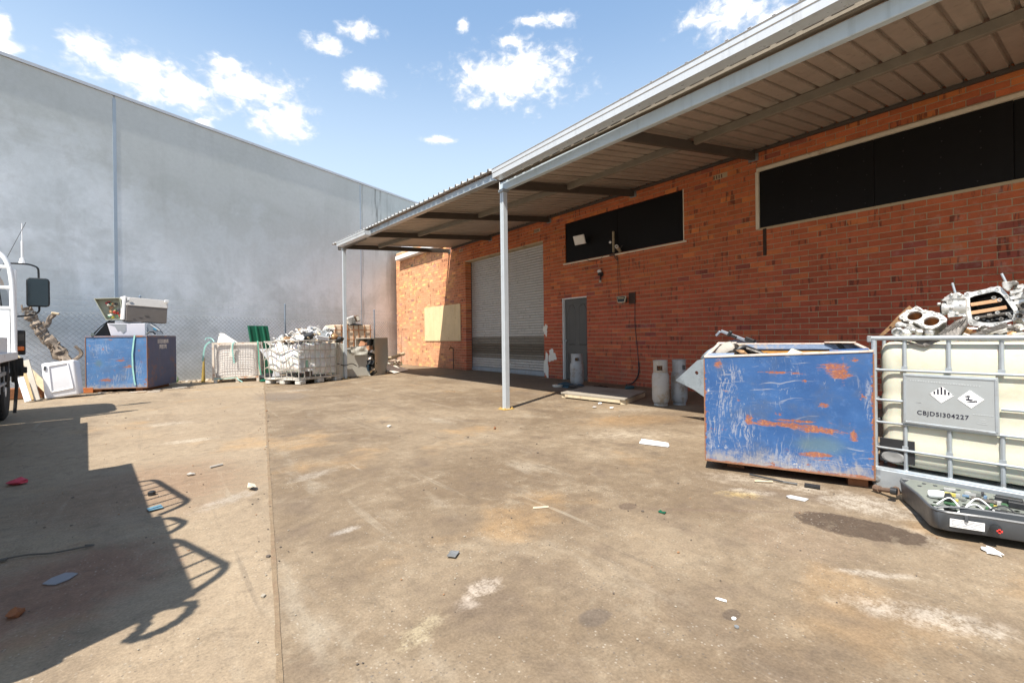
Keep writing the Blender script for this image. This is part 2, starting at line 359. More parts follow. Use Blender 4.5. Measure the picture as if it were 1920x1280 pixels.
def mat_blue(name, feats, bright=1.0):
    """scratched blue enamel over orange rust; feats = list of (x, z, rx, rz, kind) in the bin's own coordinates"""
    m = bpy.data.materials.new(name); m.use_nodes = True; t = NT(m.node_tree)
    P = t.n('ShaderNodeTexCoord').outputs['Object']; sx = t.n('ShaderNodeSeparateXYZ'); t.put(sx.inputs[0], P)
    nA = t.noise(P, 2.2, 5, .6); nB = t.noise(P, 14, 5, .65); nC = t.noise(P, 60, 4, .65)
    c = t.mix(t.ramp(nA, .3, .7), *[tuple(v * k_ + (bright - 1) * .05 for v, k_ in zip(cc_, (bright, bright, bright ** .6))) for cc_ in ((.020, .072, .205), (.034, .105, .265))])
    c = t.mix(t.m('MULTIPLY', t.ramp(nB, .5, .8), .5), c, (.10, .19, .38))
    P0_ = P
    wn_ = t.n('ShaderNodeTexNoise'); t.put(wn_.inputs['Vector'], P); wn_.inputs['Scale'].default_value = 2.2; wn_.inputs['Detail'].default_value = 3
    wv = t.n('ShaderNodeVectorMath', operation='SCALE'); t.put(wv.inputs[0], wn_.outputs['Color']); wv.inputs['Scale'].default_value = .22
    wa = t.n('ShaderNodeVectorMath', operation='ADD'); t.put(wa.inputs[0], P); t.put(wa.inputs[1], wv.outputs[0]); P = wa.outputs[0]
    hs = t.noise(t.mapv(P, (2.5, 2.5, 46)), 1.0, 4, .7); vs = t.noise(t.mapv(P, (50, 50, 2.2), rot=(0, .15, 0)), 1.0, 4, .7)
    ds = t.noise(t.mapv(P, (40, 40, 3), rot=(0, .75, 0)), 1.0, 4, .7)
    ds = t.m('MAXIMUM', ds, t.noise(t.mapv(P, (44, 44, 3), rot=(0, -.5, 0), loc=(3, 1, 2)), 1.0, 4, .7))
    hole = lambda k: t.noise(t.mapv(P, loc=(k, k * 2.0, 3 * k)), 1.7, 3, .55)
    def reg(kind):
        v = None
        for x, z, rx, rz, kd in feats:
            if kd != kind: continue
            dx = t.m('MULTIPLY', t.m('SUBTRACT', sx.outputs[0], x), 1 / rx); dz = t.m('MULTIPLY', t.m('SUBTRACT', sx.outputs[2], z), 1 / rz)
            q = t.m('SUBTRACT', 1.0, t.m('SQRT', t.m('ADD', t.m('MULTIPLY', dx, dx), t.m('MULTIPLY', dz, dz))))
            v = q if v is None else t.m('MAXIMUM', v, q)
        return v if v is not None else t.m('ADD', -1.0, 0.0)
    # scratches to pale primer: long, short, raking, plus chips
    scr = t.m('MAXIMUM', t.m('MULTIPLY', t.ramp(hs, .60, .63), t.ramp(hole(1.3), .50, .60)), t.m('MULTIPLY', t.ramp(vs, .61, .64), t.ramp(hole(4.1), .52, .62)))
    scr = t.m('MAXIMUM', scr, t.m('MULTIPLY', t.ramp(ds, .63, .66), t.ramp(hole(7.7), .53, .63)))
    vf = t.noise(t.mapv(P, (120, 120, 5), rot=(0, .1, 0)), 1.0, 4, .7); hf = t.noise(t.mapv(P, (5, 5, 130), rot=(0, -.04, 0)), 1.0, 4, .7)
    fine = t.m('MAXIMUM', t.m('MULTIPLY', t.ramp(vf, .62, .66), t.ramp(hole(2.2), .48, .58)), t.m('MULTIPLY', t.ramp(hf, .62, .66), t.ramp(hole(5.9), .5, .6)))
    P = P0_
    S = reg('s')
    scr2 = t.m('MULTIPLY', t.ramp(t.m('ADD', t.m('ADD', t.m('MULTIPLY', vs, .6), t.m('MULTIPLY', vf, .4)), t.m('MULTIPLY', t.m('MINIMUM', S, .8), .085)), .545, .60), t.m('MULTIPLY', t.ramp(S, .0, .5), t.ramp(nC, .38, .52)))
    c = t.mix(t.m('MULTIPLY', fine, .5), c, (.36, .38, .42))
    c = t.mix(t.m('MULTIPLY', t.m('MAXIMUM', scr, scr2), .40), c, (.44, .42, .40))
    chips = t.ramp(t.m('ADD', nB, t.m('MULTIPLY', t.m('SUBTRACT', nC, .5), .6)), .645, .67)
    c = t.mix(t.m('MULTIPLY', t.m('MULTIPLY', chips, t.ramp(hole(3.3), .46, .56)), .8), c, (.46, .43, .39))
    c = t.mix(t.m('MULTIPLY', t.ramp(t.noise(t.mapv(P, loc=(2, 8, 4)), 3.5, 6, .7), .48, .7), .45), c, (.085, .10, .13))
    # dust creeping up from the bottom edge
    low = t.ramp(t.m('ADD', sx.outputs[2], t.m('ADD', t.m('MULTIPLY', t.m('SUBTRACT', vs, .5), .35), t.m('MULTIPLY', t.m('SUBTRACT', nB, .5), .45))), .22, .03)
    c = t.mix(t.m('MULTIPLY', low, .62), c, (.37, .32, .25))
    O = reg('o'); c = t.mix(t.m('MULTIPLY', t.ramp(t.m('ADD', O, t.m('MULTIPLY', t.m('SUBTRACT', nA, .5), 1.2)), .2, .9), .65), c, (.10, .16, .17))
    # rust
    Rr = reg('r')
    rs = t.m('MULTIPLY', t.ramp(t.m('ADD', Rr, t.m('ADD', t.m('MULTIPLY', t.m('SUBTRACT', nB, .5), 2.6), t.m('ADD', t.m('MULTIPLY', t.m('SUBTRACT', hs, .5), 2.4), t.m('MULTIPLY', t.m('SUBTRACT', hf, .5), 2.0)))), .10, .55), t.ramp(nC, .30, .46))
    dots = t.ramp(t.m('ADD', t.noise(t.mapv(P, loc=(9, 2, 5)), 7, 5, .6), t.m('MULTIPLY', t.m('SUBTRACT', hs, .5), .35)), .635, .68)
    rs = t.m('MAXIMUM', rs, dots)
    rc = t.mix(nB, (.36, .105, .026), (.18, .06, .026)); rc = t.mix(t.ramp(nC, .5, .7), rc, (.42, .18, .05))
    c = t.mix(t.m('MULTIPLY', rs, .88), c, rc)
    b = t.n('ShaderNodeBsdfPrincipled'); t.put(b.inputs['Base Color'], c)
    t.put(b.inputs['Roughness'], t.m('ADD', .45, t.m('MULTIPLY', t.m('MAXIMUM', rs, low), .4)))
    bp = t.n('ShaderNodeBump'); bp.inputs['Strength'].default_value = .25; bp.inputs['Distance'].default_value = .004
    t.put(bp.inputs['Height'], t.m('ADD', t.m('MULTIPLY', rs, -.6), t.m('ADD', nC, t.m('MULTIPLY', nA, 2.0)))); t.put(b.inputs['Normal'], bp.outputs[0])
    o = t.n('ShaderNodeOutputMaterial'); t.put(o.inputs[0], b.outputs[0]); return m

# ================================================================ GROUND
def mat_ground(name, dirt_only=False):
    m = bpy.data.materials.new(name); m.use_nodes = True; t = NT(m.node_tree)
    P = t.n('ShaderNodeNewGeometry').outputs['Position']; sx = t.n('ShaderNodeSeparateXYZ'); t.put(sx.inputs[0], P); X, Y = sx.outputs[0], sx.outputs[1]
    nL = t.noise(P, .55, 5, .6, .3); nM = t.noise(P, 2.4, 6, .62, .2); nS = t.noise(P, 16, 5, .65); nF = t.noise(P, 90, 3, .6)
    xj = t.m('SUBTRACT', X, t.m('ADD', .04, t.m('MULTIPLY', Y, .153)))
    left = t.ramp(xj, .004, -.004)
    c = t.mix(t.ramp(nL, .34, .66), (.158, .114, .073), (.238, .182, .122))
    c = t.mix(t.m('MULTIPLY', t.ramp(nM, .5, .72), .55), c, (.30, .24, .168))
    c = t.mix(t.m('MULTIPLY', t.ramp(nM, .48, .30), .6), c, (.135, .10, .072))
    c = t.mix(t.m('MULTIPLY', left, .45), c, (.35, .275, .19))
    # drag marks running away from the gate
    dg = t.noise(t.mapv(P, (1.1, .22, 1), rot=(0, 0, .5)), 1.6, 5, .6)
    c = t.mix(t.m('MULTIPLY', t.ramp(dg, .54, .72), .5), c, (.125, .092, .066))
    dg2 = t.noise(t.mapv(P, (1.0, .3, 1), rot=(0, 0, -1.1)), 2.1, 5, .65)
    c = t.mix(t.m('MULTIPLY', t.ramp(dg2, .58, .75), .45), c, (.36, .315, .245))
    og = t.noise(t.mapv(P, loc=(5, 3, 1)), .9, 4, .6)
    c = t.mix(t.m('MULTIPLY', t.ramp(og, .56, .74), .55), c, (.36, .225, .105))
    # red-brown patch in the truck bay
    def blob(x, y, rx, ry, rot=0.0, nz=.55, lo=.0, hi=.25, g0=.34, g1=.58):
        dx = t.m('SUBTRACT', X, x); dy = t.m('SUBTRACT', Y, y); ca, sa = math.cos(rot), math.sin(rot)
        u = t.m('MULTIPLY', t.m('ADD', t.m('MULTIPLY', dx, ca), t.m('MULTIPLY', dy, sa)), 1 / rx)
        v = t.m('MULTIPLY', t.m('SUBTRACT', t.m('MULTIPLY', dy, ca), t.m('MULTIPLY', dx, sa)), 1 / ry)
        q = t.m('SUBTRACT', 1.0, t.m('SQRT', t.m('ADD', t.m('MULTIPLY', u, u), t.m('MULTIPLY', v, v))))
        q = t.m('ADD', q, t.m('ADD', t.m('MULTIPLY', t.m('SUBTRACT', nM, .5), nz * 1.3), t.m('MULTIPLY', t.m('SUBTRACT', nS, .5), nz * 1.2)))
        return t.m('MULTIPLY', t.ramp(q, lo, hi), t.ramp(t.m('ADD', t.m('MULTIPLY', nS, .55), t.m('MULTIPLY', nF, .45)), g0, g1))
    S = [(-.38, 2.75, .5, .55, 0, (.17, .075, .05), .6, .5), (-.1, 4.2, .75, .9, 0, (.2, .12, .075), .5, .5),
         (1.06, 1.60, .115, .085, .3, (.66, .58, .50), .8, .2), (.95, 1.54, .09, .06, 0, (.6, .53, .46), .55, .25), (.73, 1.50, .14, .06, .4, (.52, .46, .30), .6, .3),
         (.78, 2.55, .10, .05, .2, (.62, .60, .56), .65, .3), (.35, 3.55, .28, .10, .6, (.42, .43, .42), .55, .4), (.92, 3.75, .22, .1, .3, (.5, .48, .44), .5, .4),
         (3.10, 1.44, .20, .09, -1.0, (.60, .55, .47), .7, .35), (3.35, 1.55, .5, .17, -1.1, (.52, .46, .37), .55, .4), (3.0, 1.45, .16, .1, -1, (.60, .42, .12), .6, .3),
         (3.4, .93, .24, .36, .2, (.60, .56, .49), .75, .35), (3.05, .62, .18, .2, 0, (.58, .53, .45), .6, .4),
         (2.97, .80, .16, .28, .25, (.075, .052, .036), .95, .14), (2.55, .95, .25, .34, .4, (.20, .145, .098), .6, .4), (2.62, 1.42, .6, .025, -.75, (.15, .105, .075), .55, .5),
         (2.26, 1.80, .07, .05, 0, (.12, .085, .06), .8, .2), (1.27, 1.17, .08, .05, 0, (.115, .09, .07), .75, .25), (1.68, .86, .05, .03, 0, (.10, .075, .055), .8, .2),
         (2.22, .42, .10, .34, .55, (.60, .56, .5), .65, .35), (2.45, .62, .04, .2, .7, (.60, .56, .5), .6, .35),
         (3.9, 3.1, .7, .4, -.6, (.50, .44, .35), .6, .5), (4.6, 3.6, .9, .45, -.4, (.25, .155, .075), .55, .6), (5.2, 4.1, .5, .25, -.4, (.5, .45, .37), .5, .5),
         (1.75, 9.4, .5, .9, 0, (.16, .13, .105), .6, .4), (2.2, 10.2, .45, .3, 0, (.5, .46, .4), .6, .4), (.2, 5.9, .3, .12, 0, (.62, .57, .48), .6, .35), (0.05, 7.3, .35, .2, 0, (.58, .53, .45), .5, .4),
         (7.0, 9.5, 1.6, 3.4, 0, (.15, .125, .105), .6, .6), (6.8, 6.8, .9, .7, 0, (.22, .19, .165), .5, .5), (8.0, 8.7, .55, .16, 0, (.6, .57, .52), .8, .3)]
    for x, y, rx, ry, ro, col, amt, hi in S:
        c = t.mix(t.m('MULTIPLY', blob(x, y, rx * 1.15, ry * 1.15, ro, .85 if sum(col) > 1 else .6, .05, hi * 1.6 + .25 if sum(col) > 1 else hi * 1.3, *((.34, .58) if sum(col) > 1 else (.1, .42))), amt * (.45 if sum(col) > 1 else 1)), c, col)
    sm = t.noise(P, 6, 6, .7, .5)
    c = t.mix(t.m('MULTIPLY', t.ramp(sm, .52, .66), .30), c, (.105, .078, .055)); c = t.mix(t.m('MULTIPLY', t.ramp(sm, .46, .34), .18), c, (.36, .30, .215))
    # tyre and drag scuffs
    sc1 = t.noise(t.mapv(P, (9, .35, 1), rot=(0, 0, .25)), 1.0, 5, .65); sc2 = t.noise(t.mapv(P, (7, .4, 1), rot=(0, 0, -.75)), 1.0, 5, .65)
    c = t.mix(t.m('MULTIPLY', t.m('MULTIPLY', t.ramp(sc1, .58, .68), t.ramp(nL, .45, .6)), .35), c, (.10, .08, .062))
    c = t.mix(t.m('MULTIPLY', t.m('MULTIPLY', t.ramp(sc2, .60, .70), t.ramp(nL, .55, .4)), .35), c, (.40, .35, .27))
    # exposed aggregate: fine salt-and-pepper plus odd pale and dark stones
    vo = t.n('ShaderNodeTexVoronoi'); t.put(vo.inputs['Vector'], P); vo.inputs['Scale'].default_value = 75
    sv = t.n('ShaderNodeSeparateColor'); t.put(sv.inputs[0], vo.outputs['Color'])
    stone = t.m('MULTIPLY', t.ramp(vo.outputs['Distance'], .36, .22), t.ramp(nM, .36, .62))
    c = t.mix(t.m('MULTIPLY', t.m('MULTIPLY', stone, t.ramp(sv.outputs[0], .80, .86)), .45), c, (.46, .41, .34))
    c = t.mix(t.m('MULTIPLY', t.m('MULTIPLY', stone, t.ramp(sv.outputs[1], .84, .9)), .65), c, (.085, .075, .07))
    vo2 = t.n('ShaderNodeTexVoronoi'); t.put(vo2.inputs['Vector'], P); vo2.inputs['Scale'].default_value = 21
    sv2 = t.n('ShaderNodeSeparateColor'); t.put(sv2.inputs[0], vo2.outputs['Color'])
    c = t.mix(t.m('MULTIPLY', t.m('MULTIPLY', t.ramp(vo2.outputs['Distance'], .13, .05), t.m('MULTIPLY', t.ramp(sv2.outputs[0], .86, .92), t.ramp(nL, .45, .6))), .25), c, (.45, .41, .36))
    f = t.m('ADD', 1.0, t.m('ADD', t.m('MULTIPLY', t.m('SUBTRACT', nF, .5), .8), t.m('MULTIPLY', t.m('SUBTRACT', nS, .5), .7)))
    vm = t.n('ShaderNodeVectorMath', operation='SCALE'); t.put(vm.inputs[0], c); t.put(vm.inputs['Scale'], f)
    b = t.n('ShaderNodeBsdfPrincipled'); t.put(b.inputs['Base Color'], vm.outputs[0]); b.inputs['Specular IOR Level'].default_value = .25
    t.put(b.inputs['Roughness'], t.ramp(nM, .3, .7, .72, .92))
    bp = t.n('ShaderNodeBump'); bp.inputs['Strength'].default_value = .5; bp.inputs['Distance'].default_value = .006
    t.put(bp.inputs['Height'], t.m('ADD', t.m('MULTIPLY', nF, .7), t.m('ADD', nS, t.m('MULTIPLY', nM, 1.5)))); t.put(b.inputs['Normal'], bp.outputs[0])
    o = t.n('ShaderNodeOutputMaterial'); t.put(o.inputs[0], b.outputs[0]); return m
GROUND = mat_ground('worn_concrete')
SAND = mat('joint_sand', (.215, .155, .095), .95, 0, .35, 30, .5, 150, dirt=(.2, .13, .08), damt=.5, dscale=12)
EARTH = mat('bare_earth', (.26, .19, .12), .95, 0, .25, 2, .4, 30)
def struct(o): o['kind'] = 'structure'; return o
mb = MB(); mb.add([(-900, -900, -.06), (900, -900, -.06), (900, 900, -.06), (-900, 900, -.06)], [(0, 1, 2, 3)]); struct(mb.obj('ground', EARTH))
JX = lambda y: .04 + .153 * y
mb = MB(); mb.prism([(-14, -8), (JX(-8) - .007, -8), (JX(18.2) - .007, 18.2), (-14, 9.4)], .15, lambda u, v, w_: (u, v, w_ - .15)); struct(mb.obj('concrete_slab', GROUND))
mb = MB(); mb.prism([(JX(-8) + .007, -8), (14, -8), (14, 20.6), (JX(18.2) + .007, 18.2)], .15, lambda u, v, w_: (u, v, w_ - .15)); struct(mb.obj('concrete_slab', GROUND))
mb = MB()
js = [(-8 + 26.2 * i / 260) for i in range(261)]
top = []
for i, y in enumerate(js): top.append((y, .0075 + .006 * abs(math.sin(i * 1.7) * math.sin(i * .37 + 1)), .0075 + .004 * abs(math.sin(i * 2.3 + .5) * math.sin(i * .23))))
for (y0, a0, b0), (y1, a1, b1) in zip(top[:-1], top[1:]):
    mb.add([(JX(y0) - a0, y0, .003), (JX(y0) + b0, y0, .003), (JX(y1) + b1, y1, .003), (JX(y1) - a1, y1, .003)], [(0, 1, 2, 3)])
o = struct(mb.obj('joint_sand', SAND))

# ================================================================ BRICK WORKSHOP
WX = 7.8
bld = thing('brick_workshop', 'long red brick workshop wall with roller door, grey door and boarded windows', 'building', (0, 0, 0))
HB, LB = .0861, .2468
ROLL = (8.8, 12.6, -.1, 3.50); DOOR = (7.30, 8.13, -.1, 2.0); W1 = (4.80, 7.99, 2.82, 3.80); W2 = (.22, 3.47, 2.79, 3.745)
OPEN = [ROLL, DOOR, W1, W2]
Y0, Y1, ZT = -2.2, 18.08, 4.62
# mortar core (rectangles round the openings)
ys = sorted({Y0, Y1} | {o_[0] for o_ in OPEN} | {o_[1] for o_ in OPEN}); zs = sorted({-.05, ZT} | {o_[2] for o_ in OPEN if o_[2] > 0} | {o_[3] for o_ in OPEN})
mb = MB()
for a, b in zip(ys[:-1], ys[1:]):
    for c, d in zip(zs[:-1], zs[1:]):
        my, mz = (a + b) / 2, (c + d) / 2
        if any(o_[0] < my < o_[1] and o_[2] < mz < o_[3] for o_ in OPEN): continue
        mb.box(WX + .007, WX + .24, a + (.006 if a in [o_[1] for o_ in OPEN] else 0), b - (.006 if b in [o_[0] for o_ in OPEN] else 0), c, d)
mb.obj('mortar_core', MORTAR, bld)
def brick_col(y, z, q):
    # brick colours: orange-brown courses higher up, redder and darker below, sunlight painted into a paler salmon far end
    hi = max(0, min(1, (z - 1.5) / 1.6)); far = max(0, min(1, (y - 12.2) / 2.5))
    lo_c = (.44, .098, .052); hi_c = (.51, .145, .056); sun_c = (.74, .42, .235)
    c = [lo_c[i] * (1 - hi) + hi_c[i] * hi for i in range(3)]
    c = [c[i] * (1 - far * .75) + sun_c[i] * far * .75 for i in range(3)]
    k = q.gauss(1, .075); u = q.random()
    clus = mathutils.noise.noise(Vector((y * .8, z * 1.1, 3.0))); dark = u < max(.008, .03 + .16 * clus) * (1 - .7 * far)
    if dark: c = [c[0] * .70, c[1] * .68 + .004, c[2] * .95 + .006]
    elif u > .86: c = [c[0] * 1.18, c[1] * 1.35, c[2] * 1.1]
    g = 1.0 if q.random() < .22 else .06
    return (max(.03, c[0] * k), max(.015, c[1] * k), max(.012, c[2] * k), g)
bricks = []
q = random.Random(11)
nz = int(ZT / HB) + 1
for k in range(-1, nz):
    z0 = k * HB + .004; z1 = z0 + HB - .0105
    if z1 > ZT: continue
    y = Y0 - (LB / 2 if k % 2 else 0)
    while y < Y1:
        a, b = y + .005, y + LB - .005; y += LB
        a = max(a, Y0); b = min(b, Y1)
        segs_ = [(a, b)]
        zc = (z0 + z1) / 2
        for o_ in OPEN:
            if o_[2] < zc < o_[3]:
                ns = []
                for s0, s1 in segs_:
                    if s1 <= o_[0] or s0 >= o_[1]: ns.append((s0, s1)); continue
                    if s0 < o_[0]: ns.append((s0, o_[0]))
                    if s1 > o_[1]: ns.append((o_[1], s1))
                segs_ = ns
        for s0, s1 in segs_:
            for o_ in OPEN:
                if o_[2] < zc < o_[3]:
                    if 0 <= s0 - o_[1] < .045: s0 = o_[1]
                    if 0 <= o_[0] - s1 < .045: s1 = o_[0]
            if s1 - s0 < .03: continue
            deep = .10
            if any(abs(s0 - o_[1]) < .002 or abs(s1 - o_[0]) < .002 for o_ in OPEN if o_[2] < zc < o_[3]) or s1 > Y1 - .002: deep = .245
            if abs(s1 - (ROLL[0])) < .002 or abs(s0 - ROLL[1]) < .002: deep = .245
            for v_ in ((3.80, 4.16), (3.89, 12.83), (3.94, 16.62), (3.87, 9.07)):
                if abs(zc - v_[0]) < .045 and s0 < v_[1] < s1: deep = 0
            if deep: bricks.append((s0, s1, z0, z1, deep, brick_col((s0 + s1) / 2, zc, q), q.gauss(0, .0012)))
def vis_size(bk):
    y, z = (bk[0] + bk[1]) / 2, (bk[2] + bk[3]) / 2
    if y < .45 or (z < 1.05 and y < 4.2): return 0            # outside the frame or behind bins and tank
    zc = WX * math.sin(TH) + y * math.cos(TH)
    return 1 / zc
bricks.sort(key=vis_size, reverse=True)
std = {}
def brick_mesh(L, Hh, dp):
    key = (round(L, 3), round(dp, 2))
    if key not in std:
        b_ = MB().box(0, dp, -L / 2, L / 2, -Hh / 2, Hh / 2); std[key] = b_.mesh('brick', BRICK_I, bevel=.0022)
    return std[key]
for s0, s1, z0, z1, dp, col, dx in bricks[:300]:
    o = bpy.data.objects.new('brick', brick_mesh(s1 - s0, z1 - z0, dp)); COL.objects.link(o); o.parent = bld
    o.location = (WX + dx, (s0 + s1) / 2, (z0 + z1) / 2); o.color = col
mb = MB()
for s0, s1, z0, z1, dp, col, dx in bricks[300:]:
    mb._c = col; mb.box(WX + dx, WX + dp + .012, s0, s1, z0, z1)
mb.obj('brick_courses', BRICK_S, bld, kind='stuff', recalc=False)
# air-brick vents
for z, y in ((3.80, 4.16), (3.89, 12.83), (3.94, 16.62), (3.87, 9.07)):
    k = round((z - .047) / HB); zc = k * HB + .042
    mb = MB(); mb.box(WX + .02, WX + .1, y - .1, y + .1, zc - .035, zc + .035)
    for j in range(5): mb.box(WX + .004, WX + .02, y - .1 + j * .045, y - .08 + j * .045, zc - .03, zc + .03)
    mb.obj('air_vent', mat('dark_vent_brick', (.13, .05, .032), .8, 0, .2, 9, .2), bld)
# roller door, recessed
rd = bpy.data.objects.new('roller_door', None); COL.objects.link(rd); rd.parent = bld; rd.location = (WX + .245, (ROLL[0] + ROLL[1]) / 2, 0); rd['label'] = 'grey steel roller door with grimy lower slats'
SLATD = mat('grimy_roller_slat', (.17, .145, .115), .6, .2, .25, 4, .05, streak=(.10, .085, .065))
SLATM = mat('worn_roller_slat', (.27, .25, .215), .5, .3, .2, 4, .04, streak=(.17, .15, .12))
wd = ROLL[1] - ROLL[0] + .1
prof = [(-.0, 0), (-.012, .012), (-.017, .034), (-.012, .056), (0, .068)]
def slat_mesh(m_):
    b_ = MB()
    vs = []
    for yy in (-wd / 2, wd / 2): vs += [(x, yy, z) for x, z in prof] + [(.004, yy, .068), (.004, yy, 0)]
    n = 7; b_.add(vs, [(i, (i + 1) % n, n + (i + 1) % n, n + i) for i in range(n)] + [tuple(range(n)), tuple(range(2 * n - 1, n - 1, -1))])
    return b_.mesh('slat', m_)
sm, sd, smm = slat_mesh(SLAT), slat_mesh(SLATD), slat_mesh(SLATM)
for k in range(50):
    z = .13 + k * .0722
    if z > 3.6: break
    h = z + rnd.uniform(-.05, .05)
    o = bpy.data.objects.new('slat', sd if .50 < h < .86 else (smm if (.86 <= h < .98 or .34 < h <= .50) else sm)); COL.objects.link(o); o.parent = rd; o.location = (rnd.uniform(-.002, .002), 0, z)
mb = MB(); mb.box(-.02, .03, -wd / 2, wd / 2, .0, .125); mb.box(-.034, -.02, -wd / 2, wd / 2, .02, .05); mb.obj('bottom_rail', mat('bottom_rail_paint', (.40, .46, .52), .45, .3, .15, 3, .05, streak=(.3, .3, .3)), rd)
for q_ in (-wd / 2 - .02, wd / 2 - .06): MB().box(-.03, .05, q_, q_ + .08, 0, 3.55).obj('guide_rail', DARKST, rd)
# back of the shell so no light leaks through
mb = MB(); mb.box(WX + .42, WX + .5, Y0, Y1, -.05, 4.55); mb.obj('inner_wall', mat('inner_wall', (.05, .045, .04), .9, 0), bld)
# personnel door
dm = bpy.data.objects.new('door', None); COL.objects.link(dm); dm.parent = bld; dm.location = (WX + .085, (DOOR[0] + DOOR[1]) / 2, 0); dm['label'] = 'dark grey moulded panel door with white jamb'
dw = DOOR[1] - DOOR[0]
mb = MB(); mb.box(0, .04, -dw / 2 + .0, dw / 2 - .03, .01, 1.955)
def arch(cx, z0, z1, hw, n=5):   # moulded panel with a clipped-arch head
    return [(cx - hw, z0), (cx + hw, z0), (cx + hw, z1 - .1), (cx + hw * .45, z1), (cx - hw * .45, z1), (cx - hw, z1 - .1)]
for cx in (-.20, .16):
    for z0, z1 in ((.84, 1.82),):
        P_ = arch(cx, z0, z1, .125); Q_ = arch(cx, z0 + .03, z1 - .02, .095)
        n = len(P_); b0 = len(mb.v)
        mb.v += [(-.001, u, v) for u, v in P_] + [(-.012, u * .5 + U * .5, v * .5 + V * .5) for (u, v), (U, V) in zip(P_, Q_)] + [(-.001, u, v) for u, v in Q_]
        for lay in (0, 1):
            for i in range(n): mb.f.append((b0 + lay * n + i, b0 + lay * n + (i + 1) % n, b0 + (lay + 1) * n + (i + 1) % n, b0 + (lay + 1) * n + i)); mb.c.append(None); mb.mi.append(0)
    for a_, b_ in (((cx - .12, .14), (cx - .12, .66)), ((cx + .12, .14), (cx + .12, .66)), ((cx - .12, .66), (cx + .12, .66)), ((cx - .12, .14), (cx + .12, .14))):
        mb.bar((-.004, a_[0], a_[1]), (-.004, b_[0], b_[1]), .02, .016, (1, 0, 0))
mb.obj('door_leaf', DOORG, dm)
mb = MB(); mb.box(-.07, .02, dw / 2 - .028, dw / 2, 0, 1.99); mb.box(-.07, .02, -dw / 2, dw / 2 - .03, 1.957, 1.99); mb.obj('door_frame', WHITEP, dm)
mb = MB(); mb.lathe([(.006, 0), (.012, .01), (.012, .03), (.028, .04), (.03, .055), (.02, .068)], 14, (0, dw / 2 - .09, .95), Matrix.Rotation(-math.pi / 2, 3, 'Y')); mb.obj('door_knob', GALV, dm, smooth=True)
# boarded windows
wn = bpy.data.objects.new('boarded_window', None); COL.objects.link(wn); wn.parent = bld; wn['label'] = 'black boarded window above the grey door, pale sill strip'
mb = MB(); ym = (W1[0] + W1[1]) / 2; mb.box(WX + .03, WX + .05, ym + .003, W1[1], W1[2], W1[3]); mb.obj('board', BLACKB, wn)
mb = MB(); mb.box(WX + .03, WX + .05, W1[0], ym - .003, W1[2], W1[3]); mb.obj('board', BLACKB, wn)
mb = MB(); mb.box(WX - .02, WX + .06, W1[0] - .05, W1[1] + .06, W1[2] - .03, W1[2] + .004); mb.obj('sill', CREAMP, wn, bevel=.004)
mb = MB(); mb.box(WX - .004, WX + .03, W1[0] - .0, W1[0] + .018, W1[2] + .006, W1[3]); mb.obj('frame_strip', CREAMP, wn)
wn2 = bpy.data.objects.new('boarded_window', None); COL.objects.link(wn2); wn2.parent = bld; wn2['label'] = 'long black boarded window with cream top and side frame'
cuts = [.22, .62, 1.92, 3.438]
for a, b in zip(cuts[:-1], cuts[1:]):
    mb = MB(); mb.box(WX + .012 + (.02 if a < .3 else 0), WX + .035, a + .002, b - .002, W2[2], W2[3] - .03); mb.obj('board', BLACKB, wn2)
mb = MB(); mb.box(WX - .028, WX + .05, W2[0], W2[1], W2[3] - .032, W2[3] + .022); mb.obj('top_frame', CREAMP, wn2, bevel=.003)
mb = MB(); mb.box(WX - .026, WX + .05, W2[1] - .03, W2[1] + .02, W2[2] - .02, W2[3] - .034); mb.obj('side_frame', CREAMP, wn2, bevel=.003)
mb = MB()
for y in (.9, 1.25, 1.6, 2.02, 2.35, 2.7, 3.1):
    for z in (2.86, 3.05, 3.25, 3.45, 3.62): mb.lathe([(.008, 0), (.008, .004)], 6, (WX + .012, y + rnd.uniform(-.02, .02), z), Matrix.Rotation(-math.pi / 2, 3, 'Y'))
mb.obj('screw_heads', mat('black_screw', (.03, .03, .032), .5, .2, .1, 5, 0), wn2, kind='stuff')
# open joint below the long window, with a rusty strap in it
mb = MB(); mb.box(WX - .014, WX + .01, 3.335, 3.385, 2.33, 2.765); mb.obj('rusted_strip', mat('dark_rust', (.05, .028, .02), .9, 0, .4, 14, .4), bld, bevel=.004)
# plywood sheet screwed over an opening
mb = MB(); mb.box(WX - .03, WX - .008, 12.9, 15.47, .95, 2.18); mb.obj('plywood_board', PLY, bld)
# white paint patches by the roller door
def splat(y, z, ry, rz, seed, n=26, drip=0):
    qq = random.Random(seed); mb = MB(); pts = []
    for i in range(n):
        a = 2 * math.pi * i / n; k = 1 + .22 * math.sin(3 * a + seed) + .13 * math.sin(7 * a + 2 * seed) + qq.uniform(-.08, .08)
        pts.append((y + ry * k * math.cos(a), z + rz * k * math.sin(a)))
    return mb.prism(pts, .004, lambda u, v, w_: (WX - .0075 + w_, u, v))
for y, z, ry, rz, s in ((8.74, 1.23, .08, .14, 1), (8.72, .30, .085, .32, 2), (8.50, .57, .14, .15, 4)):
    splat(y, z, ry, rz, s).obj('paint_patch', PAINTW, bld)
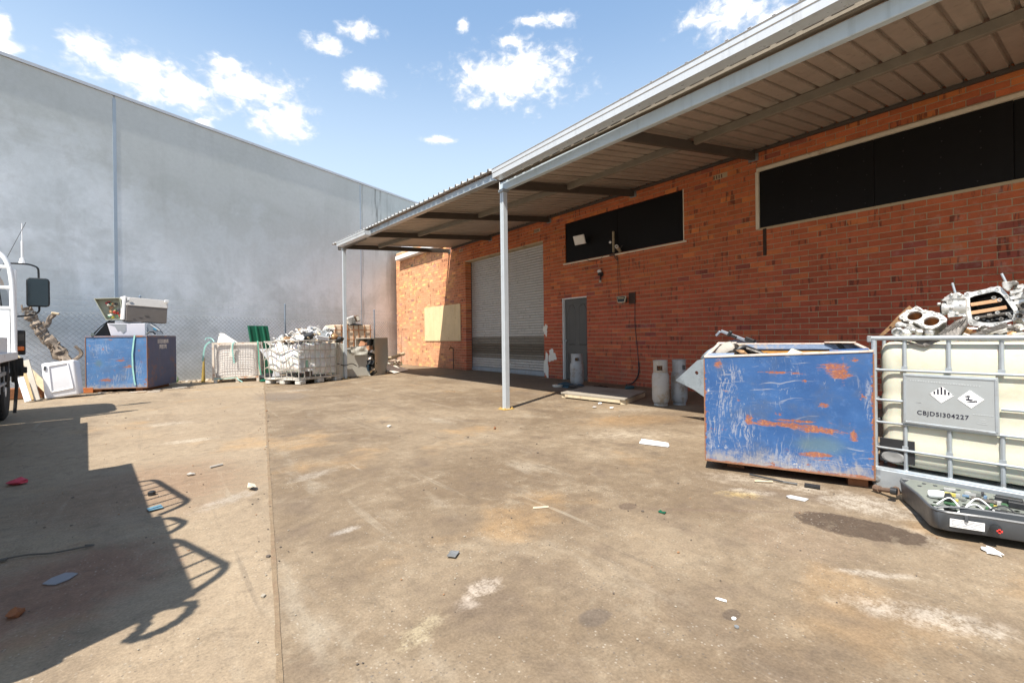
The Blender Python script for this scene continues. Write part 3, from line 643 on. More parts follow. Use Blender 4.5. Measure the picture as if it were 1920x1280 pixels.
# eaves at the far end, cladding above, roof
mb = MB(); mb.box(WX - .24, WX - .02, 14.0, 17.62, 4.22, 4.40); mb.obj('eaves_gutter', WHITEP, bld, bevel=.02)
mb = MB(); mb.box(WX + .02, WX + .2, 13.0, 17.6, 4.63, 5.2); mb.obj('parapet_cladding', mat('pale_cladding', (.62, .66, .74), .5, .1, .05, 2, .03), bld)
mb = MB(); mb.hexa([(WX + .1, Y0, 4.66), (WX + 9, Y0, 5.0), (WX + 9, Y1, 5.0), (WX + .1, Y1 - .6, 4.66), (WX + .1, Y0, 4.70), (WX + 9, Y0, 5.04), (WX + 9, Y1, 5.04), (WX + .1, Y1 - .6, 4.70)]); mb.obj('roof', ROOFT, bld)
mb = MB(); mb.box(WX + .26, WX + 9, Y1 - .25, Y1 - .02, -.05, 4.6); mb.box(WX + .26, WX + 9, Y0 + .02, Y0 + .25, -.05, 4.6); mb.obj('end_wall', MORTAR, bld)
# standpipe tap below the plywood
tp = bpy.data.objects.new('tap_pipe', None); COL.objects.link(tp); tp.parent = bld; tp.location = (WX - .05, 13.35, 0)
MB().tube([(0, 0, 0), (0, 0, .66), (-.01, 0, .70), (-.06, .02, .72)], .014, 8).obj('riser_pipe', DARKST, tp, smooth=True)
mb = MB(); mb.tube([(-.05, .02, .72), (-.10, .03, .72), (-.13, .035, .66)], .02, 8); mb.bar((-.08, .0, .78), (-.08, .07, .78), .015, .012); mb.tube([(-.08, .03, .72), (-.08, .03, .78)], .008, 6); mb.obj('tap', RUST, tp)

# ================================================================ CANOPY
can = thing('steel_canopy', 'long ribbed steel canopy on slim posts along the brick wall', 'canopy', (3.95, 5.36, 0))
cl_ = lambda x, y, z: (x - 3.95, y - 5.36, z)
def roofz(x, y):
    f = max(0, min(1, (x - 3.82) / (7.78 - 3.82)))
    if y > 5.4: zf = 3.50 + (y - 5.4) * (.235 / 7.7)
    else: zf = 3.47 + .015 * (5.4 - y)
    return zf * (1 - f) + (4.085 if y < 5.4 else 4.10) * f
def ribprof(y):
    ph = (y - .03) % .19
    if ph < .012: return .040 * ph / .012
    if ph < .038: return .040
    if ph < .05: return .040 * (1 - (ph - .038) / .012)
    return 0.0
XF = 3.86
def sheet(y0, y1, back, lift):
    ys_ = [y0]
    k = math.floor((y0 - .03) / .19)
    while True:
        for d in (0, .012, .038, .05):
            yy = .03 + k * .19 + d
            if y0 < yy < y1: ys_.append(yy)
        k += 1
        if .03 + k * .19 > y1: break
    ys_.append(y1); mb = MB(); n = len(ys_); nx = 4
    rows = [[], []]
    for side, dz in ((0, lift), (1, .003 + lift)):
        for y in ys_:
            rows[side].append([])
            for i in range(nx + 1):
                x = XF + (back - XF) * i / nx; rows[side][-1].append(len(mb.v)); mb.v.append(cl_(x, y, roofz(x, y) + ribprof(y) + dz))
    def F(f, m_): mb.f.append(f); mb.c.append(None); mb.mi.append(m_)
    for a in range(n - 1):
        for i in range(nx):
            r0 = rows[0]; F((r0[a][i], r0[a + 1][i], r0[a + 1][i + 1], r0[a][i + 1]), 0)
            r1 = rows[1]; F((r1[a][i], r1[a][i + 1], r1[a + 1][i + 1], r1[a + 1][i]), 1)
        F((rows[0][a][0], rows[1][a][0], rows[1][a + 1][0], rows[0][a + 1][0]), 0); F((rows[0][a][nx], rows[0][a + 1][nx], rows[1][a + 1][nx], rows[1][a][nx]), 0)
    for a in (0, n - 1):
        for i in range(nx): F((rows[0][a][i], rows[0][a][i + 1], rows[1][a][i + 1], rows[1][a][i]), 0)
    return mb.obj('roof_sheet', [SOFF, ROOFT], can, recalc=False)
y = -2.2
while y < 13.41:
    y2 = min(y + .76, 13.42)
    if y < 5.3 and y2 > 5.45: y2 = 5.36
    sheet(y, y2 + .025, WX - .01, .0035 * (int(round(y * 7)) % 2)); y = y2
# posts
for px, py, zt in ((3.97, 5.33, 3.19), (3.86, 12.35, 3.46)):
    mb = MB(); o_ = (px - 3.95, py - 5.36)
    # lipped box column: two folded channels with a groove
    mb.box(o_[0] - .04, o_[0] + .04, o_[1] - .04, o_[1] - .006, 0, zt); mb.box(o_[0] - .04, o_[0] + .04, o_[1] + .006, o_[1] + .04, 0, zt); mb.box(o_[0] - .034, o_[0] + .034, o_[1] - .006, o_[1] + .006, 0, zt)
    p_ = mb.obj('post', mat('bright_galvanised_post', (.50, .54, .565), .42, .3, .1, 9, .05, streak=(.45, .48, .5)), can, bevel=.004)
    mb = MB(); mb.box(o_[0] - .09, o_[0] + .09, o_[1] - .08, o_[1] + .08, .002, .012)
    for sx_ in (-1, 1):
        for sy in (-1, 1): mb.lathe([(.012, .012), (.012, .03)], 6, (o_[0] + sx_ * .065, o_[1] + sy * .055, 0))
    mb.obj('base_plate', mat('rust_stained_plate', (.5, .33, .10), .8, .1, .3, 9, .2), p_)
    mb = MB(); mb.box(o_[0] - .055, o_[0] + .055, o_[1] - .055, o_[1] + .055, zt - .03, zt + .01); mb.obj('cap_plate', GALVD, p_)
# front beams
mb = MB(); mb.box(*[v for v in (3.965 - 3.95, 4.035 - 3.95)], -7.5, .05, 3.195, 3.325); mb.obj('front_beam', BEAM, can, bevel=.006)
mb = MB(); mb.box(.012, .088, .05, .062, 3.185, 3.335); mb.obj('beam_end_plate', WHITEP, can)
def channel(mb, a, b, h, fl, th=.006, face=-1):
    """C purlin from a to b; web faces -x when face=-1"""
    a = Vector(a); b = Vector(b); up = Vector((0, 0, 1)); sx_ = Vector((-face, 0, 0))
    for off, wv, hv in ((0, th, h), ):
        mb.bar(a + up * h / 2, b + up * h / 2, th, h)
    mb.bar(a + sx_ * fl / 2 + up * (-th / 2 - .0005), b + sx_ * fl / 2 + up * (-th / 2 - .0005), fl + th, th)
    mb.bar(a + sx_ * fl / 2 + up * (h + th / 2 + .0005), b + sx_ * fl / 2 + up * (h + th / 2 + .0005), fl + th, th)
mb = MB(); channel(mb, cl_(3.93, 5.44, 3.362), cl_(3.93, 10.95, 3.53), .115, .05); mb.obj('front_purlin', GALV, can)
# sunlit lower lip of that purlin, turned outwards
mb = MB(); mb.bar(cl_(3.905, 5.44, 3.358), cl_(3.905, 10.95, 3.526), .055, .006); mb.obj('purlin_lip', GALV, can)
mb = MB(); channel(mb, cl_(3.95, 10.97, 3.50), cl_(3.95, 13.15, 3.565), .13, .05); mb.obj('front_purlin', DARKST, can)
mb = MB(); channel(mb, cl_(3.95, -2.2, 3.355), cl_(3.95, 5.36, 3.355), .10, .05); mb.obj('eaves_purlin', PURL, can)
# gutters
def gutter(y0, y1, za, zb):
    mb = MB()
    prof = [(3.745, .135), (3.737, .128), (3.745, .118), (3.745, .075), (3.752, .068), (3.752, .0), (3.885, .0), (3.885, .11), (3.881, .11), (3.881, .006), (3.758, .006), (3.758, .07), (3.751, .078), (3.751, .135)]
    n = len(prof)
    vs = [cl_(x, y0, za + z) for x, z in prof] + [cl_(x, y1, zb + z) for x, z in prof]
    mb.add(vs, [(i, (i + 1) % n, n + (i + 1) % n, n + i) for i in range(n)])
    mb.prism([(3.757, .001), (3.884, .001), (3.884, .10), (3.757, .10)], .003, lambda u, v, w_: cl_(u, y1 - w_ - .002, zb + v))
    mb.prism([(3.757, .001), (3.884, .001), (3.884, .10), (3.757, .10)], .003, lambda u, v, w_: cl_(u, y0 + w_ + .002, za + v))
    return mb.obj('gutter', GUTT, can)
gutter(-2.2, 5.30, 3.40, 3.315); gutter(10.45, 12.62, 3.475, 3.555)
# rafters and middle purlins
RY = [(.95, .95), (3.52, 3.52), (5.92, 5.95), (8.45, 8.55), (10.95, 11.15), (13.12, 13.60)]
for fy, wy_ in RY[1:]:
    mb = MB(); z1 = roofz(4.0, fy) - .085; z2 = roofz(7.75, wy_) - .085
    if fy < 5.4: z1 = 3.40
    mb.bar(cl_(3.98, fy, z1), cl_(WX - .006, wy_, z2), .06, .13)
    rf = mb.obj('rafter', DARKST, can, bevel=.004)
    mb = MB(); mb.box(*(WX - .012 - 3.95, WX - .003 - 3.95), wy_ - 5.36 - .08, wy_ - 5.36 + .08, z2 - .09, z2 + .06); mb.lathe([(.016, 0), (.016, .02)], 6, (WX - .03 - 3.95, wy_ - 5.36 - .055, z2 - .03), Matrix.Rotation(math.pi / 2, 3, 'Y')); mb.obj('wall_cleat', GALVD, rf)
mp = [(-2.2, 5.92), (3.50, 5.92), (5.93, 5.85), (8.5, 5.62), (11.05, 5.38), (13.2, 5.15)]
for i, ((ya, xa), (yb, xb)) in enumerate(zip(mp[:-1], mp[1:])):
    mb = MB(); d = .002 * (i % 2)
    mb.bar(cl_(xa, ya + .035, roofz(xa, ya) - .058 - d), cl_(xb, yb - .035, roofz(xb, yb) - .058 - d), .06, .10); mb.obj('middle_purlin', PURL, can, bevel=.003)
mb = MB()
for k in range(-10, 70):
    yy = .03 + k * .19 + .025
    if yy > 13: break
    mb.lathe([(.007, 0), (.007, .02), (.012, .02), (.012, .026)], 6, cl_(7.72, yy, roofz(7.72, yy) - .03)); 
mb.obj('sheet_fixings', DARKST, can, kind='stuff')
mb = MB(); mb.bar(cl_(7.765, -2.2, 4.045), cl_(7.765, 13.4, 4.06), .04, .05); mb.obj('wall_angle', DARKST, can)
mb = MB(); mb.hexa([cl_(7.55, -2.2, 4.10), cl_(7.798, -2.2, 4.14), cl_(7.798, 13.42, 4.14), cl_(7.55, 13.42, 4.10), cl_(7.55, -2.2, 4.106), cl_(7.798, -2.2, 4.26), cl_(7.798, 13.42, 4.26), cl_(7.55, 13.42, 4.106)]); mb.obj('sun_leak_flashing', ROOFT, can)  # unseen strip added to stop sun leaking through the rib gaps

# ================================================================ TILT-UP CONCRETE WALL
def mat_concwall():
    m = bpy.data.materials.new('tilt_up_concrete'); m.use_nodes = True; t = NT(m.node_tree)
    P0 = t.n('ShaderNodeTexCoord').outputs['Object']; sx = t.n('ShaderNodeSeparateXYZ'); t.put(sx.inputs[0], P0); X, Z = sx.outputs[0], sx.outputs[2]
    P = P0
    nA = t.noise(P, .42, 6, .62, .4); nB = t.noise(P, 1.6, 6, .65, .3); nC = t.noise(P, 9, 5, .65); nD = t.noise(t.mapv(P, (2.2, 1, .22)), 1.0, 5, .62); nE = t.noise(t.mapv(P, (.25, 1, 5)), 1.0, 4, .6)
    c = t.mix(t.ramp(nA, .40, .60), (.58, .625, .64), (.76, .81, .845))
    # upper part darker and greener, lower part pale
    up = t.ramp(t.m('ADD', Z, t.m('ADD', t.m('ADD', t.m('MULTIPLY', t.m('SUBTRACT', nA, .5), 6.5), t.ramp(X, -10, -8, -.9, .6)), t.m('MULTIPLY', t.m('SUBTRACT', nB, .5), 4.0))), 3.3, 5.6)
    c = t.mix(t.m('MULTIPLY', up, .8), c, (.41, .435, .42))
    pale = t.ramp(t.m('ADD', nB, t.m('MULTIPLY', t.m('SUBTRACT', nA, .5), .8)), .46, .66)
    c = t.mix(t.m('MULTIPLY', t.m('MULTIPLY', pale, t.ramp(Z, 5.2, 3.2)), .34), c, (.78, .82, .86))
    c = t.mix(t.m('MULTIPLY', t.ramp(nD, .52, .72), .16), c, (.32, .33, .325))
    c = t.mix(t.m('MULTIPLY', t.ramp(nB, .48, .36), .26), c, (.46, .49, .50))
    c = t.mix(t.m('MULTIPLY', t.ramp(nE, .55, .72), .12), c, (.36, .37, .38))
    # water runs
    for x, wd, z0, z1, amt in ((-1.05, .13, 7.1, 4.0, .75), (-.82, .07, 7.1, 4.6, .6), (-1.25, .05, 7.0, 5.2, .45), (-.35, .35, 7.0, .0, .25), (-1.75, .05, 7.1, .4, .35), (-11.55, .12, 7.0, 3.0, .18)):
        dx = t.m('ABSOLUTE', t.m('ADD', t.m('SUBTRACT', X, x), t.m('MULTIPLY', t.m('SUBTRACT', nB, .5), .18)))
        k = t.m('MULTIPLY', t.ramp(dx, wd, wd * .25), t.m('MULTIPLY', t.ramp(Z, z1, z1 + 1.2), t.ramp(t.noise(t.mapv(P, (7, 1, .8)), 1.0, 4, .6), .38, .6)))
        c = t.mix(t.m('MULTIPLY', k, amt), c, (.13, .135, .13))
    # darker band towards the corner against the workshop
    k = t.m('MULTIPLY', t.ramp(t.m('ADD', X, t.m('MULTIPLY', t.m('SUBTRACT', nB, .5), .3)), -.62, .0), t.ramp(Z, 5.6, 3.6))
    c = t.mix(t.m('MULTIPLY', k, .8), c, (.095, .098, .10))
    pk = t.m('MULTIPLY', t.m('MULTIPLY', t.ramp(X, -6.5, -1.5), t.ramp(Z, 3.8, 1.6)), .08)
    c = t.mix(pk, c, (.66, .59, .58))
    # form marks and horizontal smear
    f = t.m('ADD', 1.0, t.m('ADD', t.m('MULTIPLY', t.m('SUBTRACT', nC, .5), .22), t.m('MULTIPLY', t.m('SUBTRACT', t.noise(P, 50, 3, .6), .5), .12)))
    vm = t.n('ShaderNodeVectorMath', operation='SCALE'); t.put(vm.inputs[0], c); t.put(vm.inputs['Scale'], f)
    b = t.n('ShaderNodeBsdfPrincipled'); t.put(b.inputs['Base Color'], vm.outputs[0]); b.inputs['Roughness'].default_value = .85; b.inputs['Specular IOR Level'].default_value = .2
    bp = t.n('ShaderNodeBump'); bp.inputs['Strength'].default_value = .12; bp.inputs['Distance'].default_value = .01
    t.put(bp.inputs['Height'], t.m('ADD', nC, nB)); t.put(b.inputs['Normal'], bp.outputs[0])
    o = t.n('ShaderNodeOutputMaterial'); t.put(o.inputs[0], b.outputs[0]); return m
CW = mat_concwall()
SK = R(22)
cw = thing('concrete_wall', 'tall grey tilt-up concrete boundary wall with vertical panel joints', 'wall', (7.8, 18.1, 0), SK)
jn = [-24.3, -16.87, -9.36, -1.855, 5.65, 13.1]
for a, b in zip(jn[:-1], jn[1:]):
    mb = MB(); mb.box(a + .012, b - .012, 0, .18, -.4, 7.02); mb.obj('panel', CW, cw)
SEAL = mat('blue_grey_sealant', (.33, .40, .47), .6, 0, .08, 5, .03)
for j in jn[1:-1]:
    mb = MB(); mb.box(j - .0115, j + .0115, .004, .1, -.3, 7.0); mb.box(j - .034, j + .034, -.006, .0, -.3, 6.95) if j == -9.36 else mb.box(j - .02, j + .02, -.004, .0, -.3, 6.95)
    mb.obj('joint_seal', SEAL, cw)
mb = MB()
for a in range(-24, 13, 6): mb.box(a + .003, min(a + 6, 13) - .003, -.035, .21, 7.025, 7.095)
mb.obj('wall_capping', mat('zinc_capping', (.50, .52, .55), .5, .3, .08, 4, .03), cw)

# ================================================================ CHAIN-LINK FENCE
fn = thing('chainlink_fence', 'galvanised chain-link fence with barbed wire along the concrete wall', 'fence', (7.7, 17.6, 0), SK)
FL = 12.6
wire = mat('fence_wire', (.26, .28, .29), .6, .0, .1, 9, 0)
mb = MB()
def wire3(mb, a, b, r):
    a = Vector(a); b = Vector(b); d = (b - a).normalized(); u = d.cross(Vector((0, 1, 0))).normalized() * r; v = Vector((0, -1, 0)) * r
    o_ = [u * math.cos(k) + v * math.sin(k) for k in (0, 2.094, 4.189)]
    mb.add([a + q_ for q_ in o_] + [b + q_ for q_ in o_], [(0, 1, 4, 3), (1, 2, 5, 4), (2, 0, 3, 5)])
MH = 1.72; pitch = .11
k = -FL - MH
while k < 0:
    for s in (1, -1):
        x0, x1 = (k, k + MH) if s == 1 else (k + MH, k)
        z0, z1 = .02, MH; a = [x0, z0]; b = [x1, z1]
        def clip(a, b, lim, sg):
            if (a[0] - lim) * sg > 0 and (b[0] - lim) * sg > 0: return None
            out = []
            for p_, q_ in ((a, b), (b, a)):
                if (p_[0] - lim) * sg > 0:
                    t_ = (lim - p_[0]) / (q_[0] - p_[0]); p_ = [lim, p_[1] + t_ * (q_[1] - p_[1])]
                out.append(p_)
            return out
        cc = clip(a, b, 0, 1)
        if cc: cc = clip(cc[0], cc[1], -FL, -1)
        if cc: wire3(mb, (cc[0][0], .002 * s, cc[0][1]), (cc[1][0], .002 * s, cc[1][1]), .0028)
    k += pitch
mb.obj('chain_mesh', wire, fn)
for z in (.03, MH - .005, .9):
    mb = MB(); wire3(mb, (-FL, -.006, z), (0, -.006, z), .003); mb.obj('line_wire', wire, fn)
for z in (1.86, 1.99, 2.12):
    mb = MB()
    for sgn in (0, 1):
        pts = [(-FL + i * .35, -.03 + .003 * math.sin(i * 2.1 + sgn * 3.14), z + .006 * math.sin(i * .7) - .012 * math.sin(math.pi * ((i * .35) % 4.4) / 4.4)) for i in range(int(FL / .35) + 1)]
        for a, b in zip(pts[:-1], pts[1:]): wire3(mb, a, b, .0021)
    for i in range(int(FL / .14)):
        x = -FL + i * .14; mb.bar((x - .012, -.03, z - .012), (x + .012, -.03, z + .014), .003, .003)
    mb.obj('barbed_wire', wire, fn)
POSTB = mat('fence_post_steel', (.21, .27, .34), .5, .4, .15, 8, .05)
for s in (-12.5, -8.75, -4.97, -1.30):
    mb = MB(); mb.tube([(s, .03, 0), (s - .006, .03, 2.16)], .024, 10); p_ = mb.obj('fence_post', POSTB, fn, smooth=True)
    mb = MB(); mb.lathe([(.027, 2.14), (.027, 2.17), (.012, 2.185)], 10, (s - .006, .03, 0)); mb.obj('post_cap', POSTB, p_)

# ================================================================ TRUCK
tk = thing('flatbed_truck', 'white flatbed truck at the left edge, black mirror and barred headboard', 'truck', (0, 0, 0), math.atan2(.098, .995))
def T(x0, x1, a0, a1, z0, z1): return (x0, x1, a0, a1, z0, z1)
TW = mat('truck_white', (.80, .80, .79), .35, 0, .04, 3, .02, dirt=(.45, .38, .3), damt=.02, coat=.2)
TRW = mat('truck_tray_white', (.76, .75, .73), .5, 0, .06, 4, .05, dirt=(.30, .17, .09), damt=.05, dscale=6)
CHS = mat('truck_chassis_black', (.022, .021, .02), .6, .1, .3, 5, .1, dirt=(.09, .075, .06), damt=.3)
mb = MB(); mb.box(-2.62, -.66, 1.9, 8.55, .86, .90); mb.obj('tray_floor', TRW, tk)
mb = MB(); mb.box(-.66, -.635, 1.9, 8.60, .85, .945); mb.obj('coaming_rail', TRW, tk, bevel=.006)
mb = MB(); mb.box(-2.645, -2.62, 1.9, 8.60, .85, .945); mb.obj('coaming_rail', TRW, tk, bevel=.006)
mb = MB(); mb.box(-2.60, -2.57, 1.95, 8.5, .91, 1.12); mb.obj('dropside', TRW, tk, bevel=.005)
mb = MB(); mb.box(-.70, -.67, 4.75, 7.95, .91, 1.12); mb.obj('dropside', TRW, tk, bevel=.005)
# barred headboard
mb = MB(); mb.box(-2.62, -.70, 8.575, 8.60, .91, 1.48); mb.obj('headboard_panel', TW, tk)
hb = bpy.data.objects.new('headboard_frame', None); COL.objects.link(hb); hb.parent = tk
mb = MB(); mb.tube(curve([(-.665, 8.59, .90), (-.672, 8.59, 1.55), (-.69, 8.59, 1.95), (-.76, 8.59, 2.16), (-.93, 8.59, 2.25), (-1.2, 8.59, 2.27), (-2.1, 8.59, 2.27), (-2.36, 8.59, 2.25), (-2.53, 8.59, 2.16), (-2.6, 8.59, 1.95), (-2.618, 8.59, 1.55), (-2.62, 8.59, .9)], 4), .026, 10); mb.obj('hoop', TW, hb, smooth=True)
for z in (1.50, 1.76, 2.02):
    MB().tube([(-2.6, 8.587, z), (-.685, 8.587, z)], .02, 8).obj('crossbar', TW, hb, smooth=True)
MB().tube([(-1.62, 8.592, 1.5), (-1.62, 8.592, 2.26)], .018, 8).obj('crossbar', TW, hb, smooth=True)
mb = MB(); mb.box(-.705, -.64, 8.60, 8.635, .92, 2.0); mb.obj('headboard_post', TW, tk, bevel=.006)
# cab
cp = [(8.72, .62), (10.30, .62), (10.36, .95), (10.30, 1.30), (10.12, 1.80), (9.92, 1.97), (9.6, 2.02), (9.0, 2.02), (8.82, 1.96), (8.72, 1.75)]
mb = MB(); n = len(cp)
for x, ins in ((-2.52, .10), (-2.58, 0), (-.78, 0), (-.84, .10)):
    for a, z in cp:
        k = max(0, (z - 1.15)) * .10
        aa = a + (-.0 if ins == 0 else (.06 if a < 9.4 else -.06)); zz = z - (ins * .5 if z > 1.5 else 0)
        mb.v.append((x + (k if x < -1.6 else -k), aa, zz))
for s in range(3):
    for i in range(n): mb.f.append((s * n + i, s * n + (i + 1) % n, (s + 1) * n + (i + 1) % n, (s + 1) * n + i)); mb.c.append(None); mb.mi.append(0)
mb.f += [tuple(range(n)), tuple(range(4 * n - 1, 3 * n - 1, -1))]; mb.c += [None] * 2; mb.mi += [0] * 2
mb.obj('cab', TW, tk, bevel=.015, smooth=True)
mb = MB(); mb.prism([(9.02, 1.28), (10.06, 1.28), (9.90, 1.82), (9.05, 1.85)], .012, lambda u, v, w_: (-.775 - max(0, v - 1.15) * .10 + w_, u, v)); mb.obj('side_window', LENS, tk)
mb = MB(); mb.prism([(-2.35, 1.38), (-1.0, 1.38), (-1.04, 1.80), (-2.31, 1.80)], .014, lambda u, v, w_: (u, 8.71 + w_ - .008, v)); mb.obj('rear_window', LENS, tk)
mb = MB(); mb.prism([(-2.4, 1.35), (-.95, 1.35), (-1.03, 1.8), (-2.32, 1.8)], .012, lambda u, v, w_: (u, 10.29 - (v - 1.3) * .36 + w_, v)); mb.obj('windscreen', LENS, tk)
mb = MB(); mb.box(-2.5, -.85, 10.32, 10.42, .45, .7); mb.obj('bumper', CHS, tk, bevel=.03)
# chassis and running gear
mb = MB(); mb.box(-2.0, -1.9, 2.0, 10.2, .55, .75); mb.box(-1.4, -1.3, 2.0, 10.2, .55, .75)
for a in (2.2, 3.4, 4.8, 6.2, 7.6, 8.4): mb.box(-2.6, -.70, a - .03, a + .03, .77, .855)
mb.obj('chassis', CHS, tk)
mb = MB(); mb.box(-.76, -.73, 6.9, 8.5, .66, .70); mb.box(-.76, -.73, 6.9, 8.5, .54, .57)
for a in (6.95, 7.5, 8.05, 8.45): mb.box(-.75, -.74, a - .02, a + .02, .45, .85)
mb.obj('side_guard', mat('guard_grey', (.32, .33, .34), .5, .3, .1, 4, .05), tk)
mb = MB(); mb.box(-1.25, -.80, 7.55, 8.3, .38, .74); mb.obj('toolbox', CHS, tk, bevel=.02)
def wheel(r0, r1, a, R_=.40):
    wm = bpy.data.objects.new('wheel', None); COL.objects.link(wm); wm.parent = tk; wm.location = ((r0 + r1) / 2, a, R_)
    h = abs(r1 - r0) / 2; M_ = Matrix.Rotation(math.pi / 2, 3, 'Y')
    mb = MB(); mb.lathe([(R_ * .55, -h * .9), (R_ * .9, -h), (R_ * .98, -h * .8), (R_, -h * .4), (R_, h * .4), (R_ * .98, h * .8), (R_ * .9, h), (R_ * .55, h * .9)], 28, (0, 0, 0), M_)
    for k in range(28):
        a_ = 2 * math.pi * (k + .5) / 28; mb.cbox((0, math.cos(a_) * R_ * .985, math.sin(a_) * R_ * .985), (h * 1.5, .022, .045), (a_, 0, 0))
    mb.obj('tyre', RUBBER, wm, smooth=True)
    mb = MB(); mb.lathe([(R_ * .56, -h * .5), (R_ * .56, h * .82), (R_ * .5, h * .85), (R_ * .45, h * .4), (R_ * .25, h * .35), (R_ * .22, h * .9), (.02, h * .95)], 24, (0, 0, 0), M_)
    for k in range(6): mb.lathe([(.014, 0), (.014, .03)], 6, (h * .36, math.cos(k * 1.047) * R_ * .34, math.sin(k * 1.047) * R_ * .34), M_)
    mb.obj('rim', TRW, wm, smooth=True)
wheel(-1.02, -.80, 9.38); wheel(-2.55, -2.33, 9.38); wheel(-1.02, -.80, 4.3); wheel(-2.55, -2.33, 4.3); wheel(-1.3, -1.08, 4.3); wheel(-2.25, -2.03, 4.3)
mb = MB(); mb.tube([(-.77, 9.38 + .52 * math.cos(a), .40 + .50 * math.sin(a)) for a in [R(10 + 16 * k) for k in range(11)]], .03, 6); mb.obj('wheel_arch', CHS, tk)
# mudguard and marker lamp behind the headboard
mb = MB(); mb.box(-.70, -.575, 8.70, 8.73, .90, 1.22); mb.obj('mudguard_board', CHS, tk, bevel=.01)
mb = MB(); mb.box(-.655, -.585, 8.66, 8.70, .955, 1.01); mb.obj('marker_lamp', ORANGE, tk, bevel=.008)
mb = MB(); mb.box(-.72, -.60, 8.74, 8.80, .62, .86); mb.tube([(-.68, 8.72, .15), (-.66, 8.74, .5), (-.69, 8.74, .88)], .02, 6); mb.box(-.62, -.565, 8.7, 8.76, .66, .74); mb.obj('battery_bracket', CHS, tk, bevel=.006)
# mirror on its arm
mr = bpy.data.objects.new('wing_mirror', None); COL.objects.link(mr); mr.parent = tk; mr.location = (-.505, 9.60, 1.80)
mb = MB(); mb.prism([(-.10, -.22), (.10, -.22), (.125, -.19), (.125, .17), (.10, .20), (-.09, .20), (-.115, .17), (-.115, -.19)], .07, lambda u, v, w_: (u, w_ - .03, v)); mb.obj('mirror_shell', BLACK, mr, bevel=.012)
mb = MB(); mb.prism([(-.095, -.205), (.095, -.205), (.11, -.185), (.11, .165), (.09, .185), (-.085, .185), (-.10, .165), (-.10, -.185)], .004, lambda u, v, w_: (u, -.036 + w_, v)); mb.obj('mirror_face', MIRR, mr)
MB().tube(curve([(-.30, -.0, .39), (-.14, 0, .395), (-.06, 0, .385), (.0, 0, .35), (.01, .01, .28), (.01, .02, .18)], 5), .012, 8).obj('mirror_arm', BLACK, mr, smooth=True)
MB().tube(curve([(.01, .02, -.20), (.01, .02, -.28), (-.04, 0, -.33), (-.16, 0, -.36), (-.29, 0, -.37)], 5), .012, 8).obj('mirror_arm', BLACK, mr, smooth=True)
MB().box(-.32, -.27, -.03, .03, -.45, -.35).obj('arm_bracket', BLACK, mr, bevel=.01)
MB().tube([(-.15, 0, .40), (-.15, 0, .47)], .03, 8, rs=[.04, .025]).tube([(-.15, 0, .47), (-.15, 0, .72)], .013, 8).tube([(-.15, 0, .72), (-.15, 0, .98)], .005, 6).obj('antenna', WHITEP, mr, smooth=True)
MB().tube([(-.86, 9.3, 2.0), (-.60, 9.35, 2.75)], .003, 5).obj('whip_antenna', BLACK, tk)
# tube racks along the load, throwing the ladder-like shadows
def rack(a0, a1, h0, h1, zb, nr):
    mb = MB(); mb.tube(curve([(-.70, a0 + .06, zb), (-.69, a0, h0 - .06), (-.69, a0 - .08, h0)], 3)[:-1] + [Vector((-.69, a0 - .08 - (a0 - a1 - .16) * i / 6, h0 + (h1 - h0) * i / 6)) for i in range(7)] + curve([(-.69, a1 + .06, h1), (-.69, a1, h1 - .08), (-.70, a1 - .05, h1 - .24)], 3)[1:], .019, 8)
    for i in range(nr):
        f = (i + .8) / (nr + .4); a = a0 + (a1 - a0) * f; mb.tube([(-.69, a, h0 + (h1 - h0) * f), (-.72, a - .02, zb)], .011, 6)
    mb.obj('load_rack', CHS, tk, smooth=True)
rack(4.02, 3.16, 1.76, 1.92, 1.5, 6); rack(3.0, 2.76, 1.76, 1.80, 1.5, 1); rack(2.62, 1.98, 1.72, 1.90, 1.55, 4)
# load: two crates and a coil of hose, seen only by their shadow
for nm, lab, a0, a1, h, xr in (('load_crate', 'dark steel crate on the truck tray, nearest the headboard', 3.095, 4.78, 1.61, -.70), ('load_crate', 'dark steel crate on the truck tray, at the tail end', 1.90, 3.09, 1.68, -.70)):
    ct = thing(nm, lab, 'crate', (0, 0, 0), tk.rotation_euler.z, 'crates loaded on the truck')
    mb = MB(); mb.box(-2.3, xr - .02, a0 + .02, a1 - .02, .905, h - .02); mb.obj('crate_body', CHS, ct)
    mb = MB()
    for a in (a0, (a0 + a1) / 2 - .03, a1 - .06): mb.box(xr - .03, xr, a, a + .06, .905, h)
    mb.box(xr - .03, xr + .001, a0, a1, h - .05, h + .002); mb.obj('crate_frame', CHS, ct)
mb = MB(); mb.tube(curve([(-.74, 1.92, 1.50), (-.71, 1.86, 1.64), (-.70, 1.80, 1.62), (-.69, 1.765, 1.50), (-.70, 1.77, 1.40), (-.72, 1.80, 1.35), (-.70, 1.84, 1.38), (-.72, 1.90, 1.44)], 6), .02, 7, wob=lambda i, j: .25 * math.sin(i * 1.9)); ho = mb.obj('rubber_hose', CHS, smooth=True); ho.rotation_euler.z = tk.rotation_euler.z; tag(ho, 'black hose looped off the tail of the truck load', 'hose')

